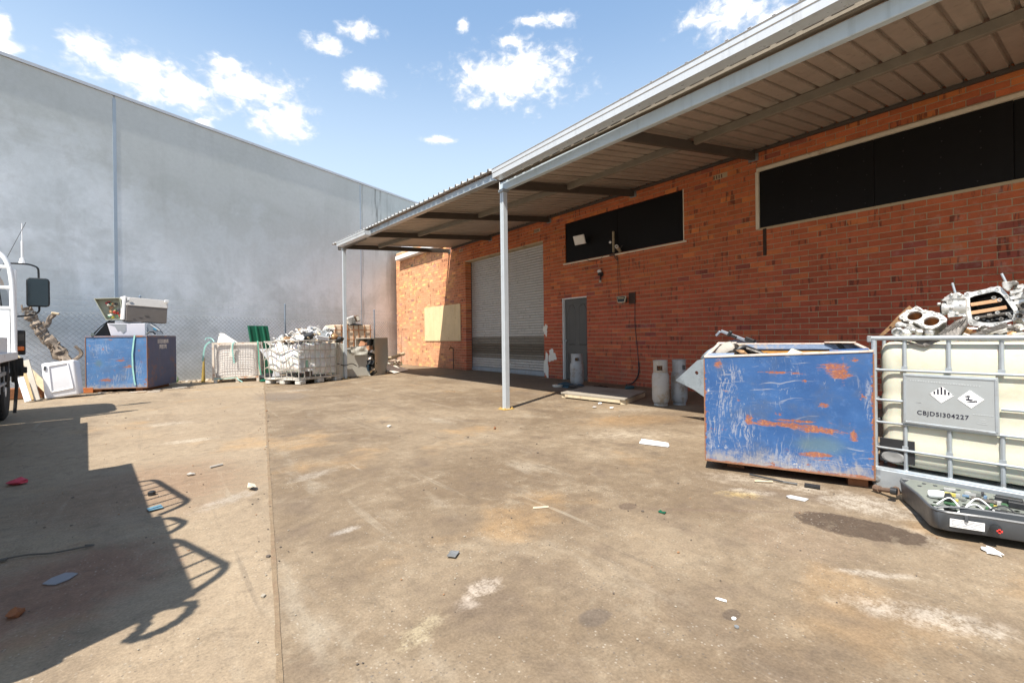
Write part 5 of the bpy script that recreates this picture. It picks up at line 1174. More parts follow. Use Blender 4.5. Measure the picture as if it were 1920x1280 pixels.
mb = MB(); F_ = lambda u, v, w_: (C2[0] + u, -.0229 - w_, C2[1] + v)
mb.prism([(-.018, -.008), (.002, -.010), (.012, -.004), (.005, -.001), (-.006, .0), (-.014, .002), (-.022, .001)], .0008, F_)     # bank
mb.prism([(-.012, .001), (-.005, .0), (-.007, .014), (-.010, .014)], .0008, F_)
for dx_, dz in ((-.014, .008), (-.007, .012), (.0, .013), (.006, .009), (.008, .003), (-.017, .003)):
    mb.bar(F_(-.0085, .010, .0005), F_(-.0085 + dx_, .011 + dz, .0005), .0017, .0009, (0, 1, 0)); mb.bar(F_(-.0085 + dx_ * .6, .011 + dz * .6, .0005), F_(-.0085 + dx_ * .5 + .005, .016 + dz * .6, .0005), .0012, .0009, (0, 1, 0))
mb.prism([(-.02, -.017), (.0, -.0195), (.018, -.0165), (.024, -.010), (.020, -.006), (.008, -.011), (-.008, -.0145)], .0008, F_)      # fish
mb.prism([(.019, -.013), (.028, -.018), (.027, -.004)], .0008, F_)
mb.obj('dead_tree_and_fish', INK, pl)
fc = bpy.data.curves.new('plate_text', 'FONT'); fc.body = 'CBJD5I304227'; fc.size = .043; fc.extrude = .0006; fc.offset = .0006; fc.space_character = 1.12
fo = bpy.data.objects.new('plate_text', fc); COL.objects.link(fo); bpy.context.view_layer.update()
me = bpy.data.meshes.new_from_object(fo.evaluated_get(bpy.context.evaluated_depsgraph_get())); bpy.data.objects.remove(fo)
wx_ = max(v.co.x for v in me.vertices) - min(v.co.x for v in me.vertices); sc_ = .235 / wx_
for v in me.vertices:
    x, y, z = v.co; v.co = (.218 + x * sc_, -.0212 - z - .0006, .528 + y * sc_ * 1.02 - x * sc_ * .02)
me.materials.clear(); me.materials.append(INK); to = bpy.data.objects.new('plate_lettering', me); COL.objects.link(to); to.parent = pl
mb = MB(); qq = random.Random(4)
for i in range(26): mb.box(.185 + i * .0125, .185 + i * .0125 + qq.uniform(.004, .01), -.0216, -.0202, .738 - i * .0006, .744 - i * .0006 + qq.uniform(0, .003))
for i in range(3): mb.box(.49 + .004 * i, .53 - .004 * i, -.0216, -.0202, .505 + i * .012, .508 + i * .012)
for i in range(8): mb.box(.47 + i * .011, .476 + i * .011 + .003, -.0216, -.0202, .556, .560)
mb.obj('embossing', mat('embossed_line', (.56, .59, .60), .4, .5, .05, 4, 0), pl)
MB().prism([(PX0 + .06, -.0), (PX0 + .09, 0), (PX0 + .09, .002)], .001, lambda u, v, w_: (u, -.0205, .6 + v)).obj('plate_scratch', GALVD, pl)
# ---- scrap engine castings on top of that tank (same local frame)
def onib(name, label, cat): return thing(name, label, cat, ib.location, (0, 0, R(-90)))
e1 = onib('engine_block', 'cast aluminium engine block with two open cylinder bores on the cream tank', 'engine block')
t49 = R(49); DK = Vector((.2, .25, 1.153)); eu = Vector((1, 0, 0)); ev = Vector((0, math.cos(t49), math.sin(t49))); en = eu.cross(ev)
def dk(u, v, w_): return DK + eu * (u - .2) + ev * v + en * w_
deck3 = [(.075, .250, 1.155), (.085, .262, 1.17), (.096, .273, 1.182), (.115, .285, 1.197), (.137, .300, 1.213), (.150, .312, 1.223), (.168, .311, 1.225), (.185, .30, 1.21), (.196, .288, 1.198), (.215, .29, 1.197), (.237, .281, 1.191), (.258, .272, 1.18), (.282, .265, 1.172), (.30, .26, 1.16), (.325, .232, 1.134), (.322, .215, 1.117), (.306, .210, 1.109), (.29, .19, 1.09), (.283, .189, 1.084), (.262, .176, 1.069), (.235, .178, 1.075), (.205, .190, 1.086), (.18, .21, 1.108), (.16, .219, 1.119), (.13, .222, 1.12), (.108, .235, 1.137), (.083, .24, 1.145)]
deck2 = [(x, (Vector((x, y, z)) - DK).dot(ev)) for x, y, z in deck3]
bores = [(.160, .008, .040), (.250, -.045, .040)]
rnd2 = random.Random(9); small = [(.092, .0), (.118, .055), (.160, .085), (.205, .045), (.205, -.055), (.29, -.0), (.308, -.028), (.150, -.055), (.262, .02), (.235, -.098), (.115, -.03)]
holes = [circ(x, y, r, 22) for x, y, r in bores] + [circ(x, y, .0065, 8) for x, y in small if True]
holes += [[(.225, .036), (.262, .034), (.270, .024), (.232, .026)], [(.288, -.022), (.298, -.03), (.298, -.055), (.288, -.05)], [(.118, -.02), (.125, -.028), (.108, -.012), (.104, -.004)][::-1]]
plate('deck_face', deck2, holes[:2], -.014, ALU, e1, dk)
for x, y, r in bores:
    mb = MB(); k0 = len(mb.v); n = 24
    for w_, rr in ((.001, r + .010), (.004, r + .010), (.004, r + .001), (-.12, r + .001)):
        for j in range(n): mb.v.append(tuple(dk(x + rr * math.cos(6.2832 * j / n), y + rr * math.sin(6.2832 * j / n), w_)))
    for i in range(3):
        for j in range(n): mb.f.append((k0 + i * n + j, k0 + i * n + (j + 1) % n, k0 + (i + 1) * n + (j + 1) % n, k0 + (i + 1) * n + j)); mb.c.append(None); mb.mi.append(1 if i == 2 else 0)
    mb.f.append(tuple(k0 + 3 * n + j for j in range(n))); mb.c.append(None); mb.mi.append(1)
    mb.obj('cylinder_bore', [ALU, BRONZE], e1, smooth=True, recalc=False)
plate('block_body', [(x * .95 + .010, y * .95) for x, y in deck2], [circ(x, y, r + .0025, 22) for x, y, r in bores], -.10, ALUD, e1, lambda u, v, w_: dk(u, v, -.0155 + w_))
mb = MB()
for i, (u, z, r) in enumerate(((.10, 1.10, .026), (.15, 1.085, .028), (.085, 1.06, .03), (.20, 1.05, .03), (.25, 1.045, .028), (.13, 1.045, .035), (.17, 1.06, .022))): rock(mb, (u, .17 - (1.1 - z) * .2, z), (r, .02, r * .8), 20 + i, jag=.22, sub=2)
for k in range(4): mb.bar((.095 + k * .022, .205 - .0 * k, 1.118 - k * .012), (.135 + k * .03, .18, 1.078 - k * .008), .012, .012, (0, 1, 0))
mb.obj('casting_lumps', ALU, e1, smooth=True)
mb = MB(); mb.lathe([(.034, 0), (.034, .03), (.026, .034), (.024, .012)], 8, (.095, .16, 1.05), Matrix.Rotation(math.pi / 2, 3, 'X')); mb.obj('port_boss', ALU, e1)
mb = MB()
for i, (x, y) in enumerate(small): mb.lathe([(.011, 0), (.011, .006), (.006, .006), (.005, .001)], 8, dk(x, y, .001), Matrix((eu, ev, en)).transposed())
mb.obj('bolt_bosses', ALU, e1, kind='stuff')
mb = MB()
for a, b in ((6, 9), (10, 13), (20, 22), (24, 26), (0, 3)):
    for i in range(a, b): mb.bar(dk(deck2[i][0] * .97 + .006, deck2[i][1] * .9, .002), dk(deck2[i + 1][0] * .97 + .006, deck2[i + 1][1] * .9, .002), .010, .008, en)
mb.obj('gasket_ridges', ALU, e1)
g1 = onib('gasket_plate', 'thin tan metal plate leaning at the left end of the engine pile', 'plate')
plate('plate_skin', [(.117, 1.237), (.137, 1.214), (.105, 1.165), (.06, 1.115), (.02, 1.08), (-.03, 1.028), (-.057, 1.028), (.0, 1.095), (.06, 1.175)], [circ(.105, 1.205, .008, 8), circ(.062, 1.145, .009, 8), circ(.01, 1.085, .01, 8)], .005, BRONZE, g1, lambda u, v, w_: (u, .33 + w_, v))
g2 = onib('cast_cover', 'dark oily casting between the two engine blocks on the tank', 'casting')
mb = MB(); mb.prism([(.29, 1.0), (.385, 1.0), (.43, 1.09), (.425, 1.15), (.37, 1.115), (.31, 1.05)], .03, lambda u, v, w_: (u, .12 + w_ + (v - 1.02) * .4, v)); mb.obj('cover_body', ALUD, g2, bevel=.006)
mb = MB()
for k in range(7): mb.bar((.30 + k * .016, .118 + k * .004, 1.03 + k * .008), (.345 + k * .013, .155, 1.09 + k * .007), .004, .006, (0, 1, 0))
mb.obj('cover_ribs', OIL, g2)
mb = MB(); mb.bar((.10, .02, 1.0), (.25, .0, .965), .012, .006, (0, 1, 0)); mb.bar((.25, .0, .965), (.32, .02, 1.0), .02, .008, (0, 1, 0)); mb.prism([(.18, 1.0), (.31, 1.0), (.265, .965), (.245, .963)], .008, lambda u, v, w_: (u, .014 + w_, v)); mb.obj('hanging_flange', ALUD, g2)
# gearbox casing
e2 = onib('gearbox_casing', 'open cast gearbox casing with two bronze bars, upright studs, above the tank plate', 'gearbox')
E2O = [(.398, 1.298), (.412, 1.306), (.434, 1.303), (.47, 1.311), (.50, 1.318), (.516, 1.327), (.531, 1.326), (.548, 1.330), (.561, 1.325), (.572, 1.305), (.583, 1.287), (.60, 1.255), (.628, 1.194), (.637, 1.16), (.63, 1.118), (.61, 1.112), (.585, 1.101), (.55, 1.083), (.502, 1.074), (.47, 1.083), (.443, 1.085), (.415, 1.105), (.405, 1.125), (.414, 1.16), (.410, 1.2), (.402, 1.242)]
E2I = [(.424, 1.266), (.445, 1.277), (.49, 1.288), (.534, 1.298), (.555, 1.287), (.567, 1.272), (.59, 1.225), (.614, 1.172), (.612, 1.122), (.59, 1.117), (.565, 1.109), (.525, 1.104), (.485, 1.106), (.455, 1.115), (.436, 1.13), (.430, 1.166), (.425, 1.215)]
fz = lambda u, v, w_: (u, .29 + (v - 1.1) * .12 - w_, v)
qh = [circ(x, z, .0045, 7) for x, z in ((.412, 1.29), (.47, 1.30), (.545, 1.312), (.585, 1.262), (.624, 1.165), (.618, 1.125), (.545, 1.095), (.43, 1.1), (.415, 1.2))]
plate('flange_ring', E2O, [E2I] + [h for h in qh if False], .018, ALU, e2, fz)
mb = MB()
for c_ in qh:
    cx = sum(p[0] for p in c_) / len(c_); cz = sum(p[1] for p in c_) / len(c_); mb.lathe([(.0105, 0), (.0105, .006), (.006, .006), (.005, .001)], 8, fz(cx, cz, .017), Matrix.Rotation(math.pi / 2, 3, 'X'))
mb.obj('flange_bosses', ALU, e2, kind='stuff')
mb = MB(); n = len(E2I); k0 = 0   # dark cavity walls
mb.v = [fz(u, v, .0) for u, v in E2I] + [(u * .92 + .042, .47, v * .9 + .118) for u, v in E2I]
for i in range(n): mb.f.append((i, (i + 1) % n, n + (i + 1) % n, n + i)); mb.c.append(None); mb.mi.append(0)
mb.f.append(tuple(range(n, 2 * n))); mb.c.append(None); mb.mi.append(0); mb.obj('cavity', OIL, e2, recalc=False)
mb = MB(); mb.v = [fz(u * 1.0, v, -.002) for u, v in E2O] + [(u * .86 + .073, .49, v * .84 + .19) for u, v in E2O]; n = len(E2O)
for i in range(n): mb.f.append((i, (i + 1) % n, n + (i + 1) % n, n + i)); mb.c.append(None); mb.mi.append(0)
mb.f.append(tuple(range(n, 2 * n))); mb.c.append(None); mb.mi.append(0); mb.obj('casing_shell', ALU, e2)
for a, b in (((.426, 1.221), (.560, 1.242)), ((.426, 1.168), (.584, 1.197))):
    mb = MB(); mb.bar((a[0], .30, a[1]), (b[0], .305, b[1]), .022, .011, (0, 1, 0)); mb.obj('bronze_bar', mat('bronze_bar', (.62, .36, .20), .45, .3, .2, 9, .2), e2, bevel=.002)
MB().tube([(.427, .32, 1.137), (.616, .325, 1.166)], .013, 10).tube([(.50, .318, 1.148), (.52, .318, 1.151)], .017, 10).obj('selector_shaft', ALUD, e2, smooth=True)
mb = MB()
for i, (x, z) in enumerate(((.455, 1.135), (.545, 1.165), (.59, 1.155), (.56, 1.125), (.53, 1.26), (.555, 1.245), (.60, 1.14))): mb.lathe([(.011, 0), (.011, .03), (.006, .03), (.006, .02)], 8, (x, .325, z), Matrix.Rotation(math.pi / 2, 3, 'X'))
for i in range(9): rock(mb, (.44 + i * .02, .34, 1.115 + .006 * (i % 3)), (.012, .012, .009), 70 + i, jag=.3)
mb.obj('inner_lugs', ALU, e2, kind='stuff')
mb = MB()   # bell end on the left
MY = Matrix.Rotation(-math.pi / 2, 3, 'Y') @ Matrix.Scale(1, 3)
mb.lathe([(.030, .0), (.045, .0), (.046, -.012), (.040, -.02), (.040, -.05), (.047, -.07), (.052, -.115)], 18, (.298, .28, 1.205), Matrix.Rotation(math.pi / 2, 3, 'Y') @ Matrix.Scale(-1, 3, Vector((0, 0, 1))))
mb.obj('bell_end', ALU, e2, smooth=True)
mb = MB(); mb.lathe([(.001, .004), (.033, .004), (.033, .0)], 18, (.292, .28, 1.205), Matrix.Rotation(-math.pi / 2, 3, 'Y')); mb.obj('bell_bore', OIL, e2)
mb = MB()
for z, x0, x1 in ((1.262, .31, .40), (1.235, .32, .405), (1.175, .33, .41), (1.155, .325, .41)): mb.bar((x0, .25, z), (x1, .26, z + .008), .03, .018, (0, 1, 0))
mb.prism([(.295, 1.255), (.33, 1.29), (.375, 1.305), (.40, 1.285), (.41, 1.26), (.35, 1.262), (.31, 1.25)], .05, lambda u, v, w_: (u, .24 + w_, v))
for i, (u, z) in enumerate(((.285, 1.235), (.345, 1.29), (.385, 1.285), (.37, 1.165), (.405, 1.15), (.345, 1.205), (.39, 1.22))): rock(mb, (u, .24, z), (.014, .016, .013), 90 + i, jag=.25)
mb.obj('bell_ribs', ALU, e2, bevel=.004)
for a, b in (((.340, 1.372), (.355, 1.30)), ((.563, 1.407), (.583, 1.345))): MB().tube([(a[0], .31, a[1]), (b[0], .31, b[1])], .0065, 8).obj('stud', GALV, e2, smooth=True)
mb = MB(); mb.prism([(.566, 1.352), (.60, 1.352), (.622, 1.357), (.636, 1.345), (.632, 1.328), (.612, 1.325), (.60, 1.30), (.59, 1.29), (.57, 1.315)], .05, lambda u, v, w_: (u, .275 + w_, v)); mb.obj('top_lug', ALU, e2, bevel=.005)
mb = MB()
for i, (u, z, s) in enumerate(((.635, 1.31, .03), (.65, 1.27, .04), (.655, 1.22, .045), (.66, 1.17, .04), (.645, 1.12, .035), (.69, 1.25, .05), (.70, 1.16, .05), (.61, 1.275, .02), (.625, 1.235, .018))): rock(mb, (u, .33, z), (s, .04, s * .9), 120 + i, jag=.22, sub=2)
for k in range(3): mb.bar((.60, .29, 1.285 - k * .035), (.66, .30, 1.30 - k * .035), .02, .012, (0, 1, 0))
mb.obj('casing_ribs', ALU, e2, smooth=True)
mb = MB()
for i, (u, z, r) in enumerate(((.66, 1.20, .024), (.64, 1.14, .02), (.675, 1.29, .022))): mb.lathe([(r, 0), (r, .05), (r * .7, .05), (r * .65, .02)], 12, (u, .30, z), Matrix.Rotation(math.pi / 2, 3, 'X'))
mb.obj('bearing_seat', ALUD, e2)
g3 = onib('shredded_castings', 'broken castings and rusty springs at the foot of the gearbox casing', 'scrap')
mb = MB(); qq = random.Random(21)
for i in range(46):
    u = qq.uniform(.36, .72); z = 1.02 + qq.uniform(0, .05 + .08 * max(0, u - .45)); k = qq.random()
    mb._c = (.62, .60, .56, 1) if k < .55 else ((.33, .18, .08, 1) if k < .75 else (.12, .11, .10, 1))
    if qq.random() < .5: rock(mb, (u, qq.uniform(.16, .3), z), (qq.uniform(.012, .035), .02, qq.uniform(.008, .02)), 300 + i, (qq.uniform(-1, 1), qq.uniform(-.6, .6), 0), .4)
    else: mb.cbox((u, qq.uniform(.14, .28), z), (qq.uniform(.03, .09), qq.uniform(.01, .03), qq.uniform(.006, .015)), (qq.uniform(-.6, .6), qq.uniform(-.7, .4), qq.uniform(-1, 1)))
mb.obj('broken_pieces', SCRAP, g3, kind='stuff')
mb = MB(); mb.tube([(.385 + .022 * math.cos(t_ * .9), .17 + .004 * t_, 1.04 + .02 * math.sin(t_ * .9)) for t_ in range(30)], .004, 5); mb.obj('coil_spring', BRONZE, g3, smooth=True)
mb = MB(); mb.bar((.43, .12, 1.005), (.60, .14, 1.09), .03, .012, (0, 1, 0)); mb.obj('broken_arm', ALUD, g3, bevel=.003)

# ---- crumpled tank in the middle distance
c2 = thing('crumpled_caged_tank', 'crushed milky white tank in a bent cage on a plastic pallet', 'tank', (2.49, 11.38, 0), math.atan2(.70, 1.14))
C2L, C2D = 1.34, 1.05
def squash(x, y, z):
    s = max(0, (.55 - x) / .55) if x < .55 else 0
    k = mnoise.noise(Vector((x * 3.1, y * 2.7, z * 3.3)))
    k2 = mnoise.noise(Vector((x * 8, y * 8 + 3, z * 8)))
    return (x + .05 * k, y + (.10 * k + .04 * k2 + .10 * s * (1 - abs(z - .5))) * (1 if y < .5 else .3), z + .10 * s * (1 - z) * 2.2 + .02 * k2)
mb = MB(); rbox(mb, .05, C2L - .05, .04, C2D - .04, .17, .96, .1, 6, True, None)
# refine: subdivide long faces before crumpling
me = mb.mesh('tank_body', TANKW); bm = bmesh.new(); bm.from_mesh(me); bmesh.ops.subdivide_edges(bm, edges=[e for e in bm.edges if e.calc_length() > .25], cuts=9, use_grid_fill=True)
for v in bm.verts: v.co = Vector(squash(*v.co))
bm.to_mesh(me); bm.free(); me.polygons.foreach_set('use_smooth', [True] * len(me.polygons)); o = bpy.data.objects.new('tank_body', me); COL.objects.link(o); o.parent = c2
CG2 = mat('bent_cage_steel', (.50, .47, .42), .5, .3, .2, 8, .1, dirt=(.33, .2, .12), damt=.4)
for z in (.15, .38, .60, .80, 1.02):
    mb = MB(); mb.tube([(x, -.012 + .006 * math.sin(x * 9 + z * 5), z + .01 * math.sin(x * 5 + z)) for x in [C2L * i / 10 for i in range(11)]], .011 if z < 1 else .016, 7); mb.obj('cage_bar', CG2, c2, smooth=True)
    mb = MB(); bend = .0 if z < .3 else .06 + .10 * (z - .3); mb.tube([(-.012 - bend * math.sin(math.pi * i / 10), C2D * i / 10, z + (.05 * math.sin(i) if .3 < z < 1 else .03 * math.sin(i * .6))) for i in range(11)], .011 if z < 1 else .016, 7); mb.obj('cage_bar', CG2, c2, smooth=True)
    MB().tube([(0, C2D, z), (C2L, C2D, z)], .011, 6).obj('cage_bar', CG2, c2, smooth=True)
for i in range(9):
    x = C2L * i / 8; MB().tube([(x, -.008, .12), (x + .006 * math.sin(i), -.012, .6), (x, -.008, 1.02)], .010, 7).obj('cage_upright', CG2, c2, smooth=True)
for i in range(1, 7):
    y = C2D * i / 6; MB().tube([(-.004, y, .12), (-.05 - .03 * math.sin(i * 1.7), y + .03 * math.sin(i * 2), .55), (-.11 * math.sin(i / 2.2), y + .06, 1.02)], .010, 7).obj('cage_upright', CG2, c2, smooth=True)
PALL = mat('pale_pallet_plastic', (.55, .53, .48), .7, 0, .15, 5, .1, dirt=(.3, .24, .18), damt=.4)
mb = MB(); mb.box(-.01, C2L + .01, -.02, C2D, .105, .14)
mb.obj('pallet_deck', PALL, c2, bevel=.008)
for x in (.0, .58, 1.16):
    for y in (-.03, .45, .9): MB().box(x, x + .2, y, y + .16, 0, .104).obj('pallet_foot', PALL, c2, bevel=.02)
mb = MB(); mb.prism([(.04, .33), (.30, .30), (.31, .66), (.05, .69)], .006, lambda u, v, w_: (u, -.0 + .03 - w_ + .0, v)); mb.obj('torn_label', LABELW, c2)
MB().box(.06, .20, .012, .02, .30, .62).obj('label_window', mat('label_grey', (.50, .52, .53), .5, 0, .1, 6, 0), c2)
MB().box(.235, .30, .010, .018, .40, .56).obj('green_label_band', mat('label_green', (.30, .52, .40), .5, 0, .1, 6, 0), c2)
mb = MB(); mb.box(.22, .42, .0, .03, .15, .30); mb.obj('dark_valve_recess', mat('brown_recess', (.09, .07, .055), .8, 0, .2, 6, .1), c2)
sp_ = MB(); sp_.hexa([(2.20, 12.66, .32), (2.30, 12.60, .32), (2.30, 12.62, .32), (2.20, 12.68, .32), (1.90, 12.80, .84), (2.10, 12.70, .84), (2.10, 12.72, .84), (1.90, 12.82, .84)]); sp_.hexa([(2.14, 12.7, 0), (2.34, 12.6, 0), (2.34, 12.62, 0), (2.14, 12.72, 0), (2.20, 12.66, .318), (2.30, 12.60, .318), (2.30, 12.62, .318), (2.20, 12.68, .318)]); o = sp_.obj('steel_offcut', mat('pale_grey_panel', (.50, .51, .54), .5, .1, .1, 3, .05)); tag(o, 'pale grey steel offcut slipped between the mesh cage and the crushed tank', 'offcut')
# scrap heaped in it: the larger pieces one by one, the small ones as a mass
def c2pt(x, y, z): a = c2.rotation_euler.z; return (2.49 + x * math.cos(a) - y * math.sin(a), 11.38 + x * math.sin(a) + y * math.cos(a), z)
mb = MB(); qq = random.Random(31)
for i in range(190):
    x = qq.uniform(.0, 1.3); y = qq.uniform(.08, .98); hh = .13 + .24 * math.exp(-((x - .85) / .42) ** 2); z = .94 + hh * qq.random() ** .6
    k = qq.random(); mb._c = (.80, .78, .74, 1) if k < .55 else ((.62, .48, .32, 1) if k < .72 else ((.10, .10, .11, 1) if k < .88 else (.38, .40, .42, 1)))
    p_ = c2pt(x, y, z)
    if qq.random() < .6: rock(mb, p_, (qq.uniform(.03, .09), qq.uniform(.03, .08), qq.uniform(.015, .05)), 500 + i, (qq.uniform(-1, 1), qq.uniform(-1, 1), qq.uniform(0, 3)), .4)
    else: mb.cbox(p_, (qq.uniform(.06, .2), qq.uniform(.02, .08), qq.uniform(.01, .03)), (qq.uniform(-1, 1), qq.uniform(-.9, .9), qq.uniform(0, 3)))
o = mb.obj('scrap_heap', SCRAP, kind='stuff'); tag(o, 'mass of small mixed aluminium scrap heaped in the crushed tank', 'scrap')
SC = [('bent_strip', 'upright white strip sticking out of the scrap heap', (.62, .25, 1.24), WPLAST, 'strip'), ('cast_housing', 'white cast housing at the crest of the scrap heap', (.78, .28, 1.26), ALU, 'housing'), ('tan_cover', 'tan cover at the left end of the scrap heap', (.10, .35, 1.08), BRONZE, 'cover'), ('black_motor', 'black motor at the left of the scrap heap', (.42, .12, 1.13), BLACK, 'motor'), ('ribbed_casting', 'pale ribbed casting at the right of the scrap heap', (1.16, .2, 1.26), ALU, 'casting'), ('brown_casting', 'brown casting low at the right edge of the scrap heap', (1.22, .06, 1.12), BRONZE, 'casting'), ('black_hose_end', 'black rounded lump over the cage rim at its right corner', (1.30, -.02, 1.05), BLACK, 'lump'), ('hoop_handle', 'thin white hoop standing in the scrap heap', (1.0, .04, 1.10), WPLAST, 'hoop'), ('white_tray', 'white tray lying across the front of the scrap heap', (.78, .05, 1.08), WPLAST, 'tray'), ('flat_flange', 'light grey flange leaning on the scrap heap', (.93, .12, 1.17), GALVD, 'flange')]
for i, (nm, lab, (x, y, z), m_, cat) in enumerate(SC):
    mb = MB(); p_ = Vector(c2pt(x, y, z)); ya = c2.rotation_euler.z
    if nm == 'bent_strip': mb.bar(p_ - Vector((0, 0, .14)), p_ + Vector((-.03, 0, .14)), .06, .02, (0, 1, 0))
    elif nm == 'hoop_handle': mb.tube([p_ + Vector((.06 * math.cos(a) , 0, .12 * math.sin(a))) for a in [R(18 * k) for k in range(11)]], .01, 6)
    elif nm == 'white_tray': mb.cbox(p_, (.40, .16, .03), (.5, .12, ya)); mb.cbox(p_ + Vector((0, -.06, .02)), (.40, .015, .05), (.5, .12, ya))
    elif nm == 'cast_housing':
        mb.lathe([(.15, -.06), (.19, -.05), (.19, -.03), (.13, -.02), (.11, .05), (.06, .06), (.05, .01)], 11, p_, Matrix.Rotation(.9, 3, 'X'))
        for k in range(6): mb.cbox(p_ + Vector((.19 * math.cos(k * 1.05), -.03, .14 * math.sin(k * 1.05))), (.05, .05, .04), (0, k, 0))
    elif nm == 'ribbed_casting':
        mb.cbox(p_, (.22, .16, .14), (.3, .5, ya))
        for k in range(5): mb.cbox(p_ + Vector((-.1 + .05 * k, -.09, .02)), (.012, .05, .16), (.3, .5, ya))
    elif nm == 'black_motor': mb.lathe([(.05, -.1), (.085, -.09), (.085, .08), (.05, .1), (.02, .14)], 12, p_, Matrix.Rotation(1.3, 3, 'Y'))
    elif nm == 'flat_flange': mb.lathe([(.05, 0), (.13, 0), (.13, .02), (.05, .02)], 14, p_, Matrix.Rotation(1.1, 3, 'X'))
    elif nm == 'tan_cover': mb.hexa([tuple(p_ + Vector(v)) for v in ((-.16, -.08, -.03), (.16, -.08, -.06), (.16, .1, -.05), (-.16, .1, -.02), (-.1, -.05, .05), (.08, -.05, .02), (.08, .06, .03), (-.1, .06, .06))])
    else: rock(mb, p_, (.12, .1, .09), 800 + i, sub=2, jag=.25)
    o = mb.obj(nm, m_, bevel=.005 if nm in ('tan_cover', 'ribbed_casting') else 0, smooth=nm in ('cast_housing', 'black_motor', 'hoop_handle', 'black_hose_end', 'brown_casting')); tag(o, lab, cat, 'larger pieces in the scrap heap')
# ---- rusty crate behind the post
rc = thing('rusty_caged_crate', 'beige crate in a rusty cage behind the far canopy post', 'crate', (4.0, 13.75, .42), R(4))
BEI = mat('beige_board', (.66, .52, .38), .7, 0, .1, 3, .1, streak=(.5, .36, .24))
mb = MB(); mb.box(.03, 1.12, .03, .9, .08, 1.06); mb.obj('crate_body', BEI, rc, bevel=.02)
RB = mat('rusty_cage_bar', (.36, .16, .07), .8, .1, .3, 9, .2)
for z in (.06, .34, .62, .90): MB().bar((0, .0, z), (1.15, .0, z), .018, .022).obj('cage_bar', RB, rc); MB().bar((1.152, .0, z), (1.152, .9, z), .018, .022).obj('cage_bar', RB, rc)
for i in range(7): MB().bar((.02 + i * .185, .012, .02), (.02 + i * .185 - (.03 if i > 3 else 0), .012, 1.06), .022, .018, (0, 1, 0)).obj('cage_upright', RB, rc)
ps = thing('pallet_stack', 'stack of two weathered pallets under the rusty caged crate', 'pallet', (4.0, 13.7, 0), R(4))
for lv in range(2):
    for i in range(5): MB().box(0, 1.15, .02 + i * .2, .12 + i * .2, .17 + lv * .21, .195 + lv * .21).obj('plank', TIMBER, ps)
    for x in (0, .5, 1.03): MB().box(x, x + .1, .01, .93, .0 + lv * .21 + (.0 if lv else 0), .169 + lv * .21).obj('bearer', TIMBER, ps)
sb = thing('scrap_casing', 'small white and brown metal casing perched on the rusty crate', 'casing', (4.55, 13.85, 1.485), (0, R(-22), R(8)))
MB().box(-.12, .12, -.08, .1, .02, .25).obj('casing_body', ALU, sb, bevel=.02)
MB().box(.14, .26, -.09, .1, .03, .22).obj('casing_end', mat('brown_end', (.14, .09, .06), .6, .2, .2, 5, .1), sb, bevel=.015)
MB().box(.16, .245, -.1, -.085, .06, .19).obj('pale_face', OFFW, sb)
mb = MB(); rock(mb, (.0, -.02, .02), (.22, .08, .04), 77, sub=2, jag=.3); o = mb.obj('black_rag', BLACK); o.location = (4.6, 13.85, 1.47); tag(o, 'dark rag draped over the top of the rusty crate', 'rag')
# ---- galvanised duct pieces
GDU = mat('duct_galvanised', (.58, .56, .49), .36, .35, .10, 1.5, 0, dirt=(.38, .34, .26), damt=.2, dscale=1.2)
d1 = thing('duct_box', 'dented galvanised duct box standing right of the far canopy post', 'duct', (4.02, 12.82, 0), R(5))
mb = MB(); mb.hexa([(0, 0, 0), (.70, 0, .0), (.68, .55, 0), (0, .55, 0), (.02, .02, .78), (.66, .05, .84), (.64, .55, .82), (.02, .55, .78)]); mb.obj('duct_skin', GDU, d1, bevel=.012)
mb = MB(); crumple(mb, (.38, -.035, .72), .5, .24, .05, 3, (1.35, .05, .05), 7); mb.obj('torn_flap', GDU, d1)
mb = MB(); mb.bar((.02, .0, .80), (.66, .02, .86), .03, .02); mb.bar((.695, -.004, .0), (.655, .045, .84), .018, .012, (0, 1, 0)); mb.obj('folded_lip', GALVD, d1)
d2 = thing('open_duct_box', 'taller olive galvanised duct with its open dark side showing scraps', 'duct', (4.80, 12.72, 0), R(38))
mb = MB()
for w_ in (0, .004): mb.grid(lambda u, v: (.74 * u * (1 if v > .33 else .75 + .25 * v / .33), w_ + .045 * math.sin(math.pi * u) * math.sin(3.6 * v) - .02 * math.sin(5 * u + 2) * v * (1 - v) * 3, 1.06 * v + .03 * u * v), 16, 20)
mb.obj('front_sheet', GDU, d2, smooth=True)
mb = MB(); mb.box(.0, .74, .013, .6, 1.065, 1.08); mb.box(.727, .74, .013, .6, .35, 1.06); mb.box(.0, .74, .6, .612, .0, 1.06); mb.box(.0, .73, .013, .6, .0, .012); mb.obj('duct_walls', GDU, d2)
mb = MB(); qq = random.Random(12)
for i in range(26):
    mb._c = qq.choice(((.03, .035, .05, 1), (.5, .25, .14, 1), (.02, .02, .02, 1), (.6, .5, .42, 1), (.03, .06, .09, 1)))
    mb.cbox((qq.uniform(.03, .2), qq.uniform(.06, .5), qq.uniform(.05, .98)), (.16, qq.uniform(.05, .2), qq.uniform(.05, .16)), (qq.uniform(-.6, .6), qq.uniform(-.6, .6), 0))
mb.obj('stuffed_scraps', SCRAP, d2, kind='stuff')
d3 = thing('thin_duct_panel', 'narrow galvanised panel standing just left of the far post', 'panel', (3.62, 12.32, 0), R(8))
mb = MB(); mb.hexa([(0, 0, 0), (.24, 0, 0), (.24, .3, 0), (0, .3, 0), (.02, .02, .96), (.23, .02, .93), (.23, .3, .93), (.02, .3, .96)]); mb.obj('panel_skin', GDU, d3, bevel=.008)
